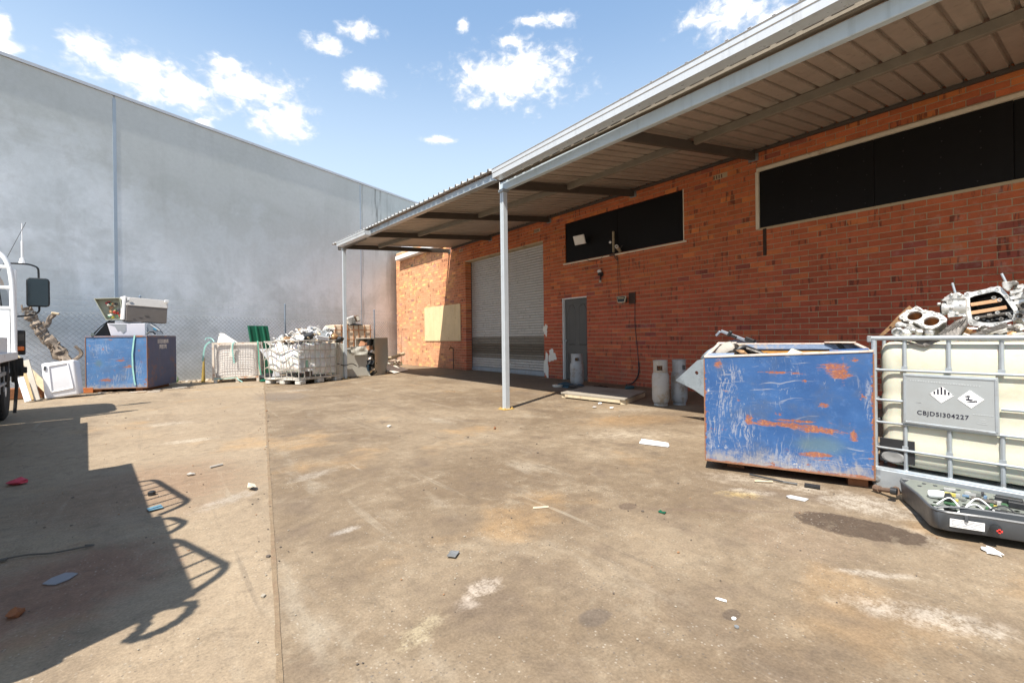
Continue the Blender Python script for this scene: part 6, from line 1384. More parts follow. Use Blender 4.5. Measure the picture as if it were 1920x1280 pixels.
mb = MB(); mb.tube(curve([(.0, -.06, .42), (.18, -.1, .36), (.36, -.12, .40), (.5, -.1, .33)], 5), .012, 6); o = mb.obj('black_cable', BLACK, smooth=True); o.location = d3.location; tag(o, 'short grey cable slung across the foot of the far post', 'cable')
wt = thing('folded_white_sheet', 'folded white metal sheet on the ground by the far corner of the brick wall', 'sheet', (5.45, 13.0, 0), R(42))
mb = MB()
for w_ in (0, .006): mb.add([(-.1, -.1, .02 + w_), (1.25, .02, .03 + w_), (.70, .50, .30 + w_), (-.05, .42, .24 + w_)], [(0, 1, 2), (0, 2, 3)])
mb.obj('sheet_skin', OFFW, wt)
mb = MB(); mb.hexa([(1.0, .3, .0), (1.75, .3, .0), (1.6, .75, .0), (.7, .75, .0), (1.0, .3, .02), (1.75, .3, .02), (1.6, .75, .16), (.7, .75, .24)]); o = mb.obj('dark_flat_sheet', mat('dark_sheet', (.05, .045, .04), .7, .1, .2, 5, .1)); o.location = wt.location; o.rotation_euler = wt.rotation_euler; tag(o, 'dark bent sheet lying against the wall foot beside the white sheet', 'sheet')
mb = MB(); mb.tube([(5.55, 13.6, .42), (6.5, 14.6, .52)], .055, 8); mb.tube([(6.5, 14.6, .52), (6.56, 14.66, .53)], .062, 8); tag(mb.obj('pale_post_offcut', TIMBERP, smooth=True), 'pale round post lying on rubbish by the far duct', 'post')
mb = MB(); qq = random.Random(41)
for i in range(40):
    mb._c = qq.choice(((.45, .36, .27, 1), (.16, .11, .08, 1), (.58, .52, .45, 1), (.25, .17, .11, 1)))
    x = qq.uniform(5.6, 6.5); mb.cbox((x, 14.0 + (x - 5.6) * .9 + qq.uniform(-.1, .5), qq.uniform(.03, .30)), (qq.uniform(.1, .4), qq.uniform(.03, .12), .02), (qq.uniform(-.4, .4), qq.uniform(-.4, .4), qq.uniform(0, 3)))
tag(mb.obj('rubbish_heap', mat('rubbish', (.4, .3, .2), .8, 0, .2, 6, .2, tint=True), kind='stuff'), 'heap of brown offcuts behind the white sheet', 'rubbish')

# ================================================================ RIGHT BLUE BIN
rb_yaw = R(-68.6)
rb = thing('blue_steel_bin', 'right blue steel bin in the foreground, scratched front with an orange rust streak', 'bin', (3.36, 1.91, 0), rb_yaw)
BL, BD = 1.048, .86
BLUE_R = mat_blue('scratched_blue_right', [(.094, .82, .035, .04, 'r'), (.83, .815, .10, .045, 'r'), (.865, .77, .06, .04, 'r'), (.88, .78, .02, .09, 'r'), (.31, .42, .045, .05, 'r'), (.44, .395, .16, .026, 'r'), (.58, .392, .16, .026, 'r'), (.70, .382, .11, .035, 'r'), (.80, .37, .12, .02, 'r'), (.94, .355, .03, .05, 'r'),
    (.0, .45, .014, .5, 'r'), (1.048, .45, .016, .5, 'r'), (.5, .075, .6, .016, 'r'), (.62, .425, .2, .012, 'r'), (.72, .20, .10, .03, 'r'), (.5, .77, .16, .012, 'r'), (.15, .60, .10, .34, 's'), (.26, .28, .15, .26, 's'), (.06, .28, .10, .2, 's'), (1.03, .60, .045, .22, 's'), (.5, .12, .5, .12, 's'), (.22, .75, .10, .08, 's'), (.72, .27, .28, .10, 'o')])
HB4 = (.868, .918, .955, .955)
open_bin(rb, BL, BD, HB4, .068, .012, BLUE_R, RUST)
YR = mat('yellow_rust_inside', (.50, .24, .05), .85, 0, .4, 5, .3, dirt=(.23, .085, .03), damt=.5, dscale=4)
mb = MB(); mb.box(.013, BL - .013, BD - .018, BD - .0125, .10, .905); mb.obj('inner_face', YR, rb)
RIM = mat('scraped_rim', (.58, .50, .44), .6, .1, .2, 9, .2, dirt=(.40, .20, .10), damt=.4, dscale=8)
BRIM = mat('scraped_blue_rim', (.22, .29, .42), .6, .1, .35, 5, .2, dirt=(.55, .38, .17), damt=.5, dscale=5)
def zb(x, y): return (HB4[0] * (1 - x / BL) + HB4[1] * x / BL) * (1 - y / BD) + (HB4[3] * (1 - x / BL) + HB4[2] * x / BL) * y / BD
def rimb(x0, y0, x1, y1, w_, h, dz=0): return MB().bar((x0, y0, zb(x0, y0) + dz), (x1, y1, zb(x1, y1) + dz), w_, h)
rimb(0, .004, BL, .004, .02, .016, .009).obj('front_rim', RIM, rb, bevel=.003)
MB().box(.0, BL, BD - .03, BD - .0185, .917, .955).obj('back_rim_band', BRIM, rb)
rimb(0, BD, BL, BD, .035, .012, .007).obj('back_rim', RIM, rb, bevel=.002)
rimb(.01, .03, .01, BD - .03, .03, .012, .007).obj('side_rim', RIM, rb, bevel=.002); rimb(BL - .01, .03, BL - .01, BD - .03, .03, .012, .007).obj('side_rim', RIM, rb, bevel=.002)
def lug(pts, m_): 
    return MB().prism(pts, .010, lambda u, v, w_: (u, v, zb(u, v) + .0145 + w_)).obj('corner_lug', m_, rb, bevel=.002)
lug([(.02, .02), (.21, .02), (.21, .055), (.02, .10)], BRIM); lug([(BL - .24, .02), (BL - .02, .02), (BL - .02, .10), (BL - .24, .055)], BLUE_R)
lug([(.0, BD - .10), (.16, BD - .045), (.16, BD), (.0, BD)], RIM); lug([(BL - .02, BD - .10), (BL - .0, BD), (BL - .22, BD), (BL - .22, BD - .045)], RIM)
mb = MB(); mb.bar((.0, -.003, .085), (.0, -.003, .86), .007, .006, (0, 1, 0)); mb.bar((BL - .001, -.003, .08), (BL - .001, -.003, .91), .008, .006, (0, 1, 0)); mb.bar((0, -.003, .073), (BL, -.003, .073), .006, .010); mb.obj('rusty_edge', mat('thin_rust_edge', (.22, .105, .055)), rb)
mb = MB(); mb.box(.14, .26, .16, BD - .04, 0, .067); mb.box(BL - .14, BL - .03, .06, BD - .04, 0, .067); mb.obj('skid', RUST, rb)
mb = MB(); mb.bar((.92, BD - .034, .965), (.985, BD - .040, .88), .035, .004, (0, 1, 0)); st_ = mb.obj('black_strap', BLACK); st_.location = rb.location; st_.rotation_euler = rb.rotation_euler; tag(st_, 'short black strap over the back rim of the right blue bin', 'strap')
def inbin(name, label, cat): return thing(name, label, cat, rb.location, (0, 0, rb_yaw))
ca = inbin('cream_panel', 'cream plastic panel with a pointed corner sticking up inside the right blue bin', 'panel')
mb = MB(); mb.prism([(.40, .70), (.80, .62), (.72, .83), (.585, .925)], .012, lambda u, v, w_: (u, .45 + w_ + (v - .8) * .5, v)); mb.bar((.585, .51, .918), (.78, .49, .835), .03, .012, (0, 1, 0)); mb.obj('panel_skin', mat('cream_plastic', (.66, .62, .48), .5, 0, .08, 4, .05), ca)
dp = inbin('dark_machine_parts', 'oily dark machine parts and a grey drum at the left inside the right blue bin', 'machine parts')
mb = MB(); mb.lathe([(.02, -.075), (.055, -.07), (.07, -.02), (.07, .04), (.05, .075), (.02, .08)], 16, (.12, .42, .905), Matrix.Rotation(.9, 3, 'Y')); mb.obj('grey_drum', mat('dusty_grey_drum', (.40, .36, .31), .75, 0, .3, 7, .3), dp, smooth=True)
mb = MB()
for i, (x, y, z, s) in enumerate(((.20, .40, .92, .05), (.25, .45, .90, .06), (.17, .35, .86, .06), (.28, .42, .86, .07), (.10, .4, .83, .08), (.33, .4, .84, .05))): rock(mb, (x, y, z), (s, s, s * .8), 150 + i, jag=.35, sub=2)
mb.obj('oily_lumps', OIL, dp, smooth=True)
MB().tube(curve([(.19, .36, .86), (.21, .36, .92), (.25, .38, .945), (.30, .40, .93), (.36, .42, .90), (.40, .43, .87)], 5), .018, 8).obj('ribbed_hose', BLACK, dp, smooth=True)
MB().tube([(.27, .36, .935), (.40, .36, .885)], .012, 8).tube([(.40, .36, .885), (.42, .36, .876)], .02, 8).obj('dull_rod', ALUD, dp, smooth=True)
mb = MB(); rock(mb, (.245, .34, .90), (.05, .02, .02), 166, (0, .5, 0), .3); mb.obj('brown_bracket', BRONZE, dp)
# filling below so the bin is not hollow
mb = MB(); qq = random.Random(15)
for i in range(60):
    mb._c = qq.choice(((.05, .04, .035, 1), (.2, .1, .05, 1), (.3, .28, .25, 1))); rock(mb, (qq.uniform(.1, .95), qq.uniform(.1, .75), qq.uniform(.62, .76)), (.12, .1, .06), 600 + i, (qq.uniform(-1, 1), qq.uniform(-1, 1), 0), .35)
o = mb.obj('scrap_fill', SCRAP, kind='stuff'); o.location = rb.location; o.rotation_euler = rb.rotation_euler; tag(o, 'mixed dark scrap filling the right blue bin', 'scrap')
# sheet metal behind the bin
sh = thing('bent_zinc_sheet', 'blue-grey sheet metal with a round hole leaning behind the right blue bin', 'sheet', (0, 0, 0))
SF = lambda u, v, w_: (5.02 - (v - .6) * .10 + w_ * .9, u, v)
plate('flat_sheet', [(3.24, .49), (2.93, .75), (2.75, .80), (2.45, .62), (2.5, .30), (2.86, .31), (3.0, .395)], [circ(2.95, .60, .022, 12)], .004, EPDM, sh, SF)
mb = MB()
for w_ in (0, .004): mb.grid(lambda u, v: (5.0 + .05 + .30 * v * v - .05 * math.sin(v * 3.1) + w_, 2.92 - .26 * v - .35 * u * (1 - .25 * v), .77 + .22 * v * (1.25 - .25 * v) - .02 * u), 3, 10)
mb.obj('curled_sheet', EPDM, sh, smooth=True)
bar_ = thing('clamp_bar', 'grey steel bar with a hooked end and black clamps above the bent sheet', 'bar', (0, 0, 0))
CB = mat('blue_grey_bar', (.24, .27, .32), .5, .3, .15, 8, .05)
mb = MB(); mb.bar((5.05, 2.66, 1.09), (5.05, 2.25, .93), .03, .028, (1, 0, 0)); mb.bar((5.05, 2.672, 1.088), (5.05, 2.72, 1.035), .026, .02, (1, 0, 0)); mb.obj('bar_body', CB, bar_, bevel=.003)
MB().cbox((5.03, 2.33, .985), (.05, .10, .045), (.4, 0, 0)).obj('clamp', BLACK, bar_, bevel=.004)
mb = MB(); mb.cbox((5.04, 2.555, 1.06), (.035, .03, .06), (.5, 0, 0)); mb.cbox((5.04, 2.51, 1.03), (.035, .07, .03), (.4, 0, 0)); mb.tube([(5.03, 2.58, 1.05), (5.03, 2.53, 1.075)], .008, 6); mb.obj('clamp', BLACK, bar_, bevel=.004)
# ================================================================ GAS CYLINDERS AND PLATFORM
def cylinder(x, y, r, h, m_, label, rot, dents):
    c = thing('gas_cylinder', label, 'gas cylinder', (x, y, 0), rot, 'steel gas cylinders along the brick wall')
    k = r
    mb = MB(); mb.lathe([(k * .80, .0), (k * .80, .035)], 24); mb.lathe([(k * .74, .036), (k * .86, .045), (k * .98, .09), (k, .13), (k, .29), (k * 1.008, .295), (k * 1.008, .305), (k, .31), (k, h * .62), (k * .985, h * .66), (k * .93, h * .70), (k * .86, h * .735)], 28); mb.obj('cylinder_body', m_, c, smooth=True)
    # collar with two hand slots
    n = 40; z0, z1 = h * .72, h; mb = MB()
    slots = [(4, 9), (24, 29)]
    for i in range(n):
        a0, a1 = 2 * math.pi * i / n, 2 * math.pi * (i + 1) / n
        spans = [(z0, z1)]
        if any(s <= i < e for s, e in slots): spans = [(z0, z0 + .045), (z0 + .115, z1)]
        for q0, q1 in spans:
            P_ = lambda r_, a, z: (r_ * math.cos(a), r_ * math.sin(a), z)
            mb.hexa([P_(k * .80, a0, q0), P_(k * .83, a0, q0), P_(k * .83, a1, q0), P_(k * .80, a1, q0), P_(k * .80, a0, q1), P_(k * .83, a0, q1), P_(k * .83, a1, q1), P_(k * .80, a1, q1)])
    mb.tube([(k * .815 * math.cos(2 * math.pi * i / 32), k * .815 * math.sin(2 * math.pi * i / 32), z1) for i in range(33)], .008, 6); mb.obj('guard_collar', m_, c, recalc=True)
    mb = MB(); mb.lathe([(.03, h * .73), (.03, h * .80), (.018, h * .81), (.018, h * .9), (.03, h * .905), (.03, h * .94)], 10); mb.tube([(0, 0, h * .85), (.05, 0, h * .85)], .012, 6); mb.obj('valve', BRONZE, c, smooth=True)
    MB().lathe([(k * .78, h * .705), (k * .1, h * .73)], 24).obj('dark_shoulder', DARKST, c)
    return c
cylinder(5.93, 4.07, .125, .672, CYLB, 'front gas cylinder of the pair near the blue bin, rust-stained and dirty white', R(150), 0)
cylinder(6.20, 3.93, .118, .672, CYL, 'rear gas cylinder of the pair near the blue bin, silver grey', R(205), 0)
cylinder(7.00, 6.86, .145, .675, CYL, 'gas cylinder standing alone in front of the grey door', R(170), 0)
pf = thing('timber_platform', 'low pale timber platform lying on the ground by the wall', 'platform', (5.53, 4.42, 0), 0)
a_, b_, d_ = Vector((-.13, 1.26, 0)), Vector((1.06, .40, 0)), Vector((0, 0, 0))
PLT = mat('platform_ply', (.30, .265, .215), .85, 0, .15, 4, .2, dirt=(.2, .17, .14), damt=.5, dscale=3)
mb = MB(); q8 = lambda z: [d_ + Vector((0, 0, z)), b_ + Vector((0, 0, z)), a_ + b_ + Vector((0, 0, z)), a_ + Vector((0, 0, z))]
mb.hexa(q8(.072) + q8(.098)); mb.obj('platform_deck', PLT, pf, bevel=.004)
for k in (.04, .5, .96):
    mb = MB(); p_ = a_ * k; mb.bar(p_ + b_ * .03 + Vector((0, 0, .0355)), p_ + b_ * .97 + Vector((0, 0, .0355)), .09, .07); mb.obj('bearer', TIMBERP, pf, bevel=.004)
mb = MB(); mb.bar(a_ * .07 + b_ * .012 + Vector((0, 0, .045)), a_ * .93 + b_ * .012 + Vector((0, 0, .045)), .022, .048); mb.obj('edge_plank', TIMBERP, pf, bevel=.003)
# things at the foot of the lone cylinder
mb = MB()
for i, (x, y, sx_, sy, sz) in enumerate(((6.72, 6.95, .16, .12, .05), (6.64, 6.74, .15, .12, .045), (6.78, 6.58, .12, .1, .04))): rock(mb, (x, y, sz * .7), (sx_, sy, sz), 210 + i, sub=2, jag=.3)
tag(mb.obj('navy_rag', BLUEC, smooth=True), 'heap of navy rags round the foot of the lone gas cylinder', 'rag')
mb = MB(); mb.lathe([(.10, 0), (.11, .01), (.115, .04), (.10, .045)], 16, (6.55, 6.98, .0)); tag(mb.obj('tin_plate', OFFW, smooth=True), 'round pale tin plate at the left of the navy rags', 'plate')
mb = MB(); mb.cbox((6.48, 6.35, .035), (.12, .52, .06), (0, 0, -.35)); mb.cbox((6.50, 6.3, .07), (.08, .3, .02), (0, 0, -.35)); tag(mb.obj('black_bar', BLACK, bevel=.01), 'black plastic bar on the ground below the navy rags', 'bar')
mb = MB()
for i in range(7): rock(mb, (6.85 + .12 * math.sin(i * 2.1), 6.12 - i * .05 + .1, .03), (.09, .06, .035), 230 + i, jag=.4, sub=1)
tag(mb.obj('black_scrap', OIL), 'black oily scraps against the wall right of the door', 'scrap')
mb = MB(); rock(mb, (7.35, 5.75, .02), (.12, .09, .04), 250, sub=2); tag(mb.obj('teal_cloth', mat('teal_cloth', (.03, .10, .12), .8, 0, .2, 9, .2), smooth=True), 'small teal cloth at the wall foot left of the black cable', 'cloth')

# ================================================================ WALL FITTINGS
fl = thing('floodlight', 'square white floodlight tilted on the black window board', 'floodlight', (7.62, 7.33, 3.26), (0, R(-22), R(6)))
mb = MB(); mb.box(-.02, .02, -.15, .15, -.10, .11); mb.obj('lamp_face', LABELW, fl, bevel=.006)
mb = MB(); mb.box(.021, .05, -.13, .13, -.08, .09); mb.bar((.05, 0, 0), (.19, 0, -.05), .02, .02); mb.obj('lamp_back', BLACK, fl)
cc = thing('camera_bracket', 'rusty bracket strip with a white knob on the black window board', 'bracket', (7.79, 6.46, 2.88))
mb = MB(); mb.box(-.05, -.005, -.02, .02, -.02, .43)
for k in range(6): mb.lathe([(.008, 0), (.008, .008)], 6, (-.05, 0, .03 + k * .065), Matrix.Rotation(-math.pi / 2, 3, 'Y'))
mb.obj('strip', mat('corroded_strip', (.40, .34, .24), .8, .2, .3, 14, .3, dirt=(.15, .1, .06), damt=.5, dscale=10), cc, bevel=.006)
mb = MB(); rock(mb, (-.07, .055, .20), (.03, .03, .03), 5, sub=2, jag=.05); mb.obj('white_knob', WPLAST, cc, smooth=True)
cm = thing('security_camera', 'small tan bullet camera beside the bracket strip on the window board', 'camera', (7.70, 6.28, 2.90), (0, R(14), R(22)))
mb = MB(); mb.lathe([(.018, -.13), (.034, -.12), (.036, .10), (.030, .115)], 14, (0, 0, 0), Matrix.Rotation(math.pi / 2, 3, 'Y') @ Matrix.Scale(-1, 3, Vector((0, 0, 1)))); mb.obj('camera_body', mat('tan_camera', (.42, .36, .25), .5, .1, .15, 9, .1), cm, smooth=True)
mb = MB(); mb.lathe([(.037, .095), (.037, .135), (.028, .135), (.028, .10)], 14, (0, 0, 0), Matrix.Rotation(-math.pi / 2, 3, 'Y')); mb.obj('lens_hood', WPLAST, cm, smooth=True)
MB().tube([(.06, 0, -.0), (.09, -.02, .06), (.10, -.06, .12)], .009, 6).obj('mount_stem', DARKST, cm)
mb = MB(); mb.tube(curve([(7.77, 6.46, 2.86), (7.765, 6.43, 2.75), (7.77, 6.40, 2.70), (7.765, 6.36, 2.68), (7.765, 6.37, 2.74), (7.768, 6.42, 2.76)], 5), .009, 6); mb.cbox((7.75, 6.5, 2.80), (.03, .12, .025)); tag(mb.obj('loose_cable_end', DARKST), 'knotted cable end hanging below the bracket strip', 'cable')
mb = MB(); mb.tube(curve([(7.785, 7.27, 2.83), (7.78, 7.15, 2.765), (7.78, 6.98, 2.75), (7.78, 6.85, 2.77), (7.785, 6.78, 2.83)], 6), .006, 5); tag(mb.obj('slack_cable', BLACK), 'slack black cable drooping under the pale window sill', 'cable')
mb = MB(); mb.tube([(7.788, 6.38, 2.72), (7.788, 6.37, 2.2), (7.788, 6.35, 1.86)], .004, 5); mb.tube([(7.788, 6.36, 2.72), (7.788, 6.30, 2.1), (7.787, 6.24, 1.9)], .003, 5); tag(mb.obj('thin_cable', DARKST), 'thin dark cable running down from the bracket toward the old lamp', 'cable')
sn = thing('sensor_lamp', 'black sensor fitting with a white globe above the grey door', 'lamp', (7.76, 6.83, 2.38))
mb = MB(); mb.lathe([(.055, 0), (.055, .03), (.03, .05)], 14, (.035, 0, .05), Matrix.Rotation(-math.pi / 2, 3, 'Y')); mb.cbox((-.02, 0, .05), (.09, .07, .07)); mb.bar((-.01, 0, .0), (-.02, -.01, -.09), .035, .03, (0, 1, 0)); mb.obj('fitting_body', BLACK, sn, bevel=.008)
mb = MB(); rock(mb, (-.03, .01, .11), (.05, .05, .05), 6, sub=2, jag=.0); mb.obj('globe', LABELW, sn, smooth=True)
mb = MB(); rock(mb, (-.03, -.01, -.115), (.032, .032, .03), 7, sub=2, jag=.0); mb.obj('lower_bulb', mat('smoky_white', (.5, .47, .43), .3, 0, .1, 5, 0), sn, smooth=True)
hl = thing('halogen_lamp', 'old cream halogen floodlight with dark glass on the brick wall', 'floodlight', (7.60, 6.14, 1.81), (0, R(8), R(14)))
mb = MB(); mb.hexa([(.0, -.085, -.075), (.08, -.06, -.055), (.08, .06, -.055), (.0, .085, -.075), (-.01, -.115, .075), (.08, -.08, .06), (.08, .08, .06), (-.01, .115, .075)]); mb.obj('lamp_housing', mat('cream_enamel', (.62, .56, .42), .5, 0, .1, 6, .05), hl, bevel=.014)
MB().hexa([(-.008, -.066, -.055), (-.004, -.066, -.055), (-.004, .066, -.055), (-.008, .066, -.055), (-.019, -.09, .052), (-.012, -.09, .052), (-.012, .09, .052), (-.019, .09, .052)]).obj('lamp_glass', LENS, hl)
MB().bar((-.0195, -.07, .022), (-.0195, .07, .022), .006, .025).obj('reflector_strip', mat('brass_reflector', (.35, .28, .15), .4, .4, .1, 5, 0), hl)
MB().box(.08, .18, -.05, .06, -.03, .06).bar((.06, 0, -.07), (.17, 0, -.02), .02, .02).obj('lamp_bracket', DARKST, hl)
mb = MB(); mb.box(7.775, 7.79, 5.92, 6.08, 1.72, 1.95); o = mb.obj('scorched_plate', mat('dark_stain_plate', (.06, .035, .025), .8, 0, .3, 8, .2)); tag(o, 'dark rusty plate on the wall behind the halogen lamp', 'plate')
mb = MB(); mb.tube(curve([(7.785, 5.93, 1.76), (7.787, 5.94, 1.3), (7.787, 5.90, .9), (7.787, 5.86, .5)], 5), .007, 6); mb.tube(curve([(7.785, 5.86, .5), (7.78, 5.85, .36), (7.77, 5.88, .2), (7.74, 5.98, .07), (7.70, 6.12, .02)], 5), .014, 7); tag(mb.obj('lamp_cable', BLACK, smooth=True), 'black cable running down the bricks from the halogen lamp to the ground', 'cable')

# ================================================================ PLASTIC SHELL OF ELECTRONICS
tr = thing('electronics_tray', 'dark grey plastic equipment shell full of circuit boards in front of the cream tank', 'equipment shell', (0, 0, 0))
P1 = Vector((3.12, .50)); 
outer = [(3.74, .70), (3.715, .795), (3.648, .785), (3.384, .655), (3.200, .580), (3.142, .553), (3.116, .526), (3.113, .488), (3.176, .360), (3.45, -.42), (3.75, -.42)]
def insetp(poly, d):
    c_ = Vector((sum(p[0] for p in poly) / len(poly), sum(p[1] for p in poly) / len(poly))); return [tuple(Vector(p) + (c_ - Vector(p)).normalized() * d) for p in poly]
inn = insetp(outer, .014); bot = insetp(outer, .014)
def rz(p): return .141 - .022 * max(0, min(1, (p[0] - 3.13) / .5))
def bz(p): return (.048 - .035 * max(0, min(1, (p[0] - 3.13) / .12))) if p[1] > .5 else .048
mb = MB(); n = len(outer)
mb.v = [(x, y, bz((x, y))) for x, y in bot] + [(x, y, rz((x, y))) for x, y in outer] + [(x, y, rz((x, y))) for x, y in inn] + [(x, y, bz((x, y)) + .012) for x, y in insetp(bot, .012)]
for L_ in range(3):
    for i in range(n):
        mb.f.append((L_ * n + i, L_ * n + (i + 1) % n, (L_ + 1) * n + (i + 1) % n, (L_ + 1) * n + i)); mb.c.append(None); mb.mi.append(0)
mb.f += [tuple(range(n - 1, -1, -1)), tuple(range(3 * n, 4 * n))]; mb.c += [None, None]; mb.mi += [0, 0]
mb.obj('shell', DGREY, tr, bevel=.004, smooth=True)
mb = MB(); pp = [Vector((x, y, rz((x, y)) + .002)) for x, y in insetp(outer, .006)]
mb.tube(pp, .008, 6); mb.obj('rim_lip', mat('rim_plastic', (.085, .09, .095), .4, 0, .1, 6, .03), tr, smooth=True)
mb = MB()
for x0, y0 in ((3.42, .5), (3.55, .0), (3.62, .55)): mb.box(x0, x0 + .04, y0, y0 + .04, .002, .05)
mb.obj('stub_feet', BLACK, tr, kind='stuff')
# perforated steel chassis inside
org = Vector((3.40, .62, .088)); u_ = Vector((.0, -1, 0)).normalized(); v_ = Vector((1, .0, .17)).normalized(); w__ = u_.cross(v_)
u_ = Vector((.03, -1, .0)).normalized()
fr_p = lambda u, v, w_: org + u_ * u + v_ * v + Vector((0, 0, w_))
hl_ = []
for i in range(-3, 17):
    for j in range(6):
        if (i * 7 + j * 3) % 11 == 5 or (i < 0 and j < 2 - i): continue
        hl_.append(circ(.035 + i * .05 + .012 * (j % 2), .03 + j * .045, .0115, 8))
plate('perforated_chassis', [(.0, .0), (.92, -.05), (.92, .285), (-.12, .285), (-.14, .20)], hl_, .002, mat('dull_chassis', (.28, .30, .27), .4, .5, .12, 5, .03), tr, fr_p)
mb = MB(); mb.prism([(.02, .04), (.90, .0), (.90, .26), (-.04, .26)], .003, lambda u, v, w_: fr_p(u, v, w_ - .022)); mb.obj('circuit_board', PCB, tr)
mb = MB(); mb.prism([(.06, -.15), (.45, -.08), (.45, -.02), (.05, -.02)], .004, lambda u, v, w_: (3.40 + v, .55 - u, .066 + w_)); mb.obj('circuit_board', PCB, tr)
qq = random.Random(17)
for i, (u, v, su, sv, sh_, m_) in enumerate(((.30, .20, .10, .05, .03, BLACK), (.42, .22, .11, .05, .04, BLACK), (.36, .16, .12, .04, .03, BLACK), (.22, .16, .12, .05, .012, ALUD), (.56, .17, .07, .06, .015, GALVD), (.62, .15, .10, .05, .015, GALVD), (.34, .06, .16, .03, .015, BLACK), (.72, .2, .08, .06, .03, BLACK))):
    mb = MB(); p_ = fr_p(u, v, sh_ / 2 + .003); mb.cbox(p_, (sv, su, sh_), (0, 0, .05)); mb.obj('component', m_, tr, bevel=.003)
mb = MB(); mb.lathe([(.019, 0), (.021, .01), (.021, .06), (.019, .065)], 16, fr_p(.0, .08, .022), Matrix.Rotation(R(80), 3, 'X')); mb.obj('white_roller', WPLAST, tr, smooth=True)
mb = MB(); mb.lathe([(.026, 0), (.026, .02), (.012, .02)], 14, fr_p(.075, .07, .022), Matrix.Rotation(R(75), 3, 'X')); mb.lathe([(.045, 0), (.045, .025), (.02, .025)], 14, fr_p(.80, .08, .03), Matrix.Rotation(R(75), 3, 'X')); mb.obj('black_ferrite', BLACK, tr, smooth=True)
for (a, b, c_, m_) in (((.16, .02), (.20, .06), (.27, .02), LABELW), ((.14, -.08), (.20, -.02), (.28, -.09), LABELW), ((.24, .02), (.30, .03), (.36, .0), BLACK), ((.05, -.03), (.1, .0), (.16, -.06), LABELW), ((.44, -.06), (.5, -.02), (.56, -.07), LABELW)):
    MB().tube(curve([fr_p(a[0], a[1], .02), fr_p(b[0], b[1], .055), fr_p(c_[0], c_[1], .015)], 6), .0035, 6).obj('wire_loop', m_, tr, smooth=True)
for (u, v, m_, s) in ((.08, -.10, REDC, .025), (.29, -.1, YELL, .035), (.25, .035, REDC, .015), (.47, -.11, LABELW, .045), (.36, -.10, BLACK, .05)):
    p_ = fr_p(u, v, -.005); MB().cbox(p_, (s, s * 1.2, s * .6), (0, 0, .3)).obj('connector', m_, tr, bevel=.003)
mb = MB()
for i in range(26): mb.lathe([(.006, 0), (.006, .014)], 6, fr_p(qq.uniform(.4, .85), qq.uniform(.0, .12), .003))
mb.obj('small_capacitors', LABELW, tr, kind='stuff')
mb = MB()
for i in range(70):
    u, v = qq.uniform(.05, .85), qq.uniform(.0, .24)
    mb._c = qq.choice(((.04, .04, .045, 1), (.04, .04, .045, 1), (.06, .14, .07, 1), (.36, .36, .35, 1), (.16, .17, .16, 1), (.5, .42, .1, 1), (.12, .2, .3, 1)))
    h_ = qq.uniform(.006, .022); mb.cbox(fr_p(u, v, h_ / 2 + .002), (qq.uniform(.01, .035), qq.uniform(.01, .05), h_), (0, 0, qq.uniform(-.1, .1)))
for i in range(26):
    u, v = qq.uniform(.03, .7), qq.uniform(-.12, -.02); mb._c = qq.choice(((.03, .03, .03, 1), (.08, .22, .1, 1), (.6, .6, .58, 1), (.2, .2, .2, 1))); mb.cbox((3.40 + v, .62 - u, .075 + .01 * (i % 3)), (qq.uniform(.015, .04), qq.uniform(.015, .05), .02), (0, 0, .4))
mb.obj('small_components', mat('mixed_components', (.2, .2, .2), .45, 0, .15, 20, .05, tint=True), tr, kind='stuff')
# inner rib wall, label, red socket
mb = MB(); mb.tube([(3.205, .55, .130), (3.225, .50, .142), (3.26, .43, .146), (3.30, .33, .145), (3.52, -.3, .14)], .006, 6); mb.add([(3.245, .46, .055), (3.52, -.3, .055), (3.52, -.3, .14), (3.245, .46, .145), (3.249, .462, .055), (3.524, -.298, .055), (3.524, -.298, .14), (3.249, .462, .145)], [(0, 1, 2, 3), (7, 6, 5, 4)]); mb.obj('inner_rib', DGREY, tr)
lo, hi = Vector((3.113, .488)), Vector((3.45, -.42)); dirv = (hi - lo).normalized(); nor = Vector((dirv.y, -dirv.x)); nor = nor if nor.x < 0 else -nor
def fface(s, z, out):   # front wall: s along it, z height, out = distance proud of it
    k = (z - .05) / .09; p_ = lo + dirv * s + (-nor) * (.010 * (1 - k)) + nor * out; return (p_.x, p_.y, z)
MB().prism([(.01, .076), (.135, .076), (.135, .118), (.01, .118)], .0012, lambda u, v, w_: fface(u, v, .004 + w_)).obj('rating_label', LABELW, tr)
mb = MB()
for i in range(5):
    x = .016
    while x < .120:
        L_ = qq.uniform(.006, .03); mb.prism([(x, .081 + i * .0075), (min(x + L_, .130), .081 + i * .0075), (min(x + L_, .130), .0833 + i * .0075), (x, .0833 + i * .0075)], .0006, lambda u, v, w_: fface(u, v, .0055 + w_)); x += L_ + qq.uniform(.004, .02)
mb.obj('label_print', mat('grey_print', (.25, .26, .28), .6, 0, .1, 6, 0), tr)
p_ = Vector(fface(.175, .098, .0)); mb = MB(); mb.lathe([(.022, 0), (.022, .02), (.014, .022)], 12, p_, Matrix.Rotation(-math.pi / 2, 3, 'Y')); mb.obj('black_socket', BLACK, tr, smooth=True)
p_ = Vector(fface(.182, .096, .022)); mb = MB(); mb.cbox(p_, (.012, .02, .008)); mb.cbox(p_, (.012, .008, .02)); mb.obj('red_plug', REDC, tr)
for s in (.07, .30): MB().cbox(Vector(fface(s, .128, .006)), (.012, .012, .03)).obj('wall_clip', DGREY, tr)
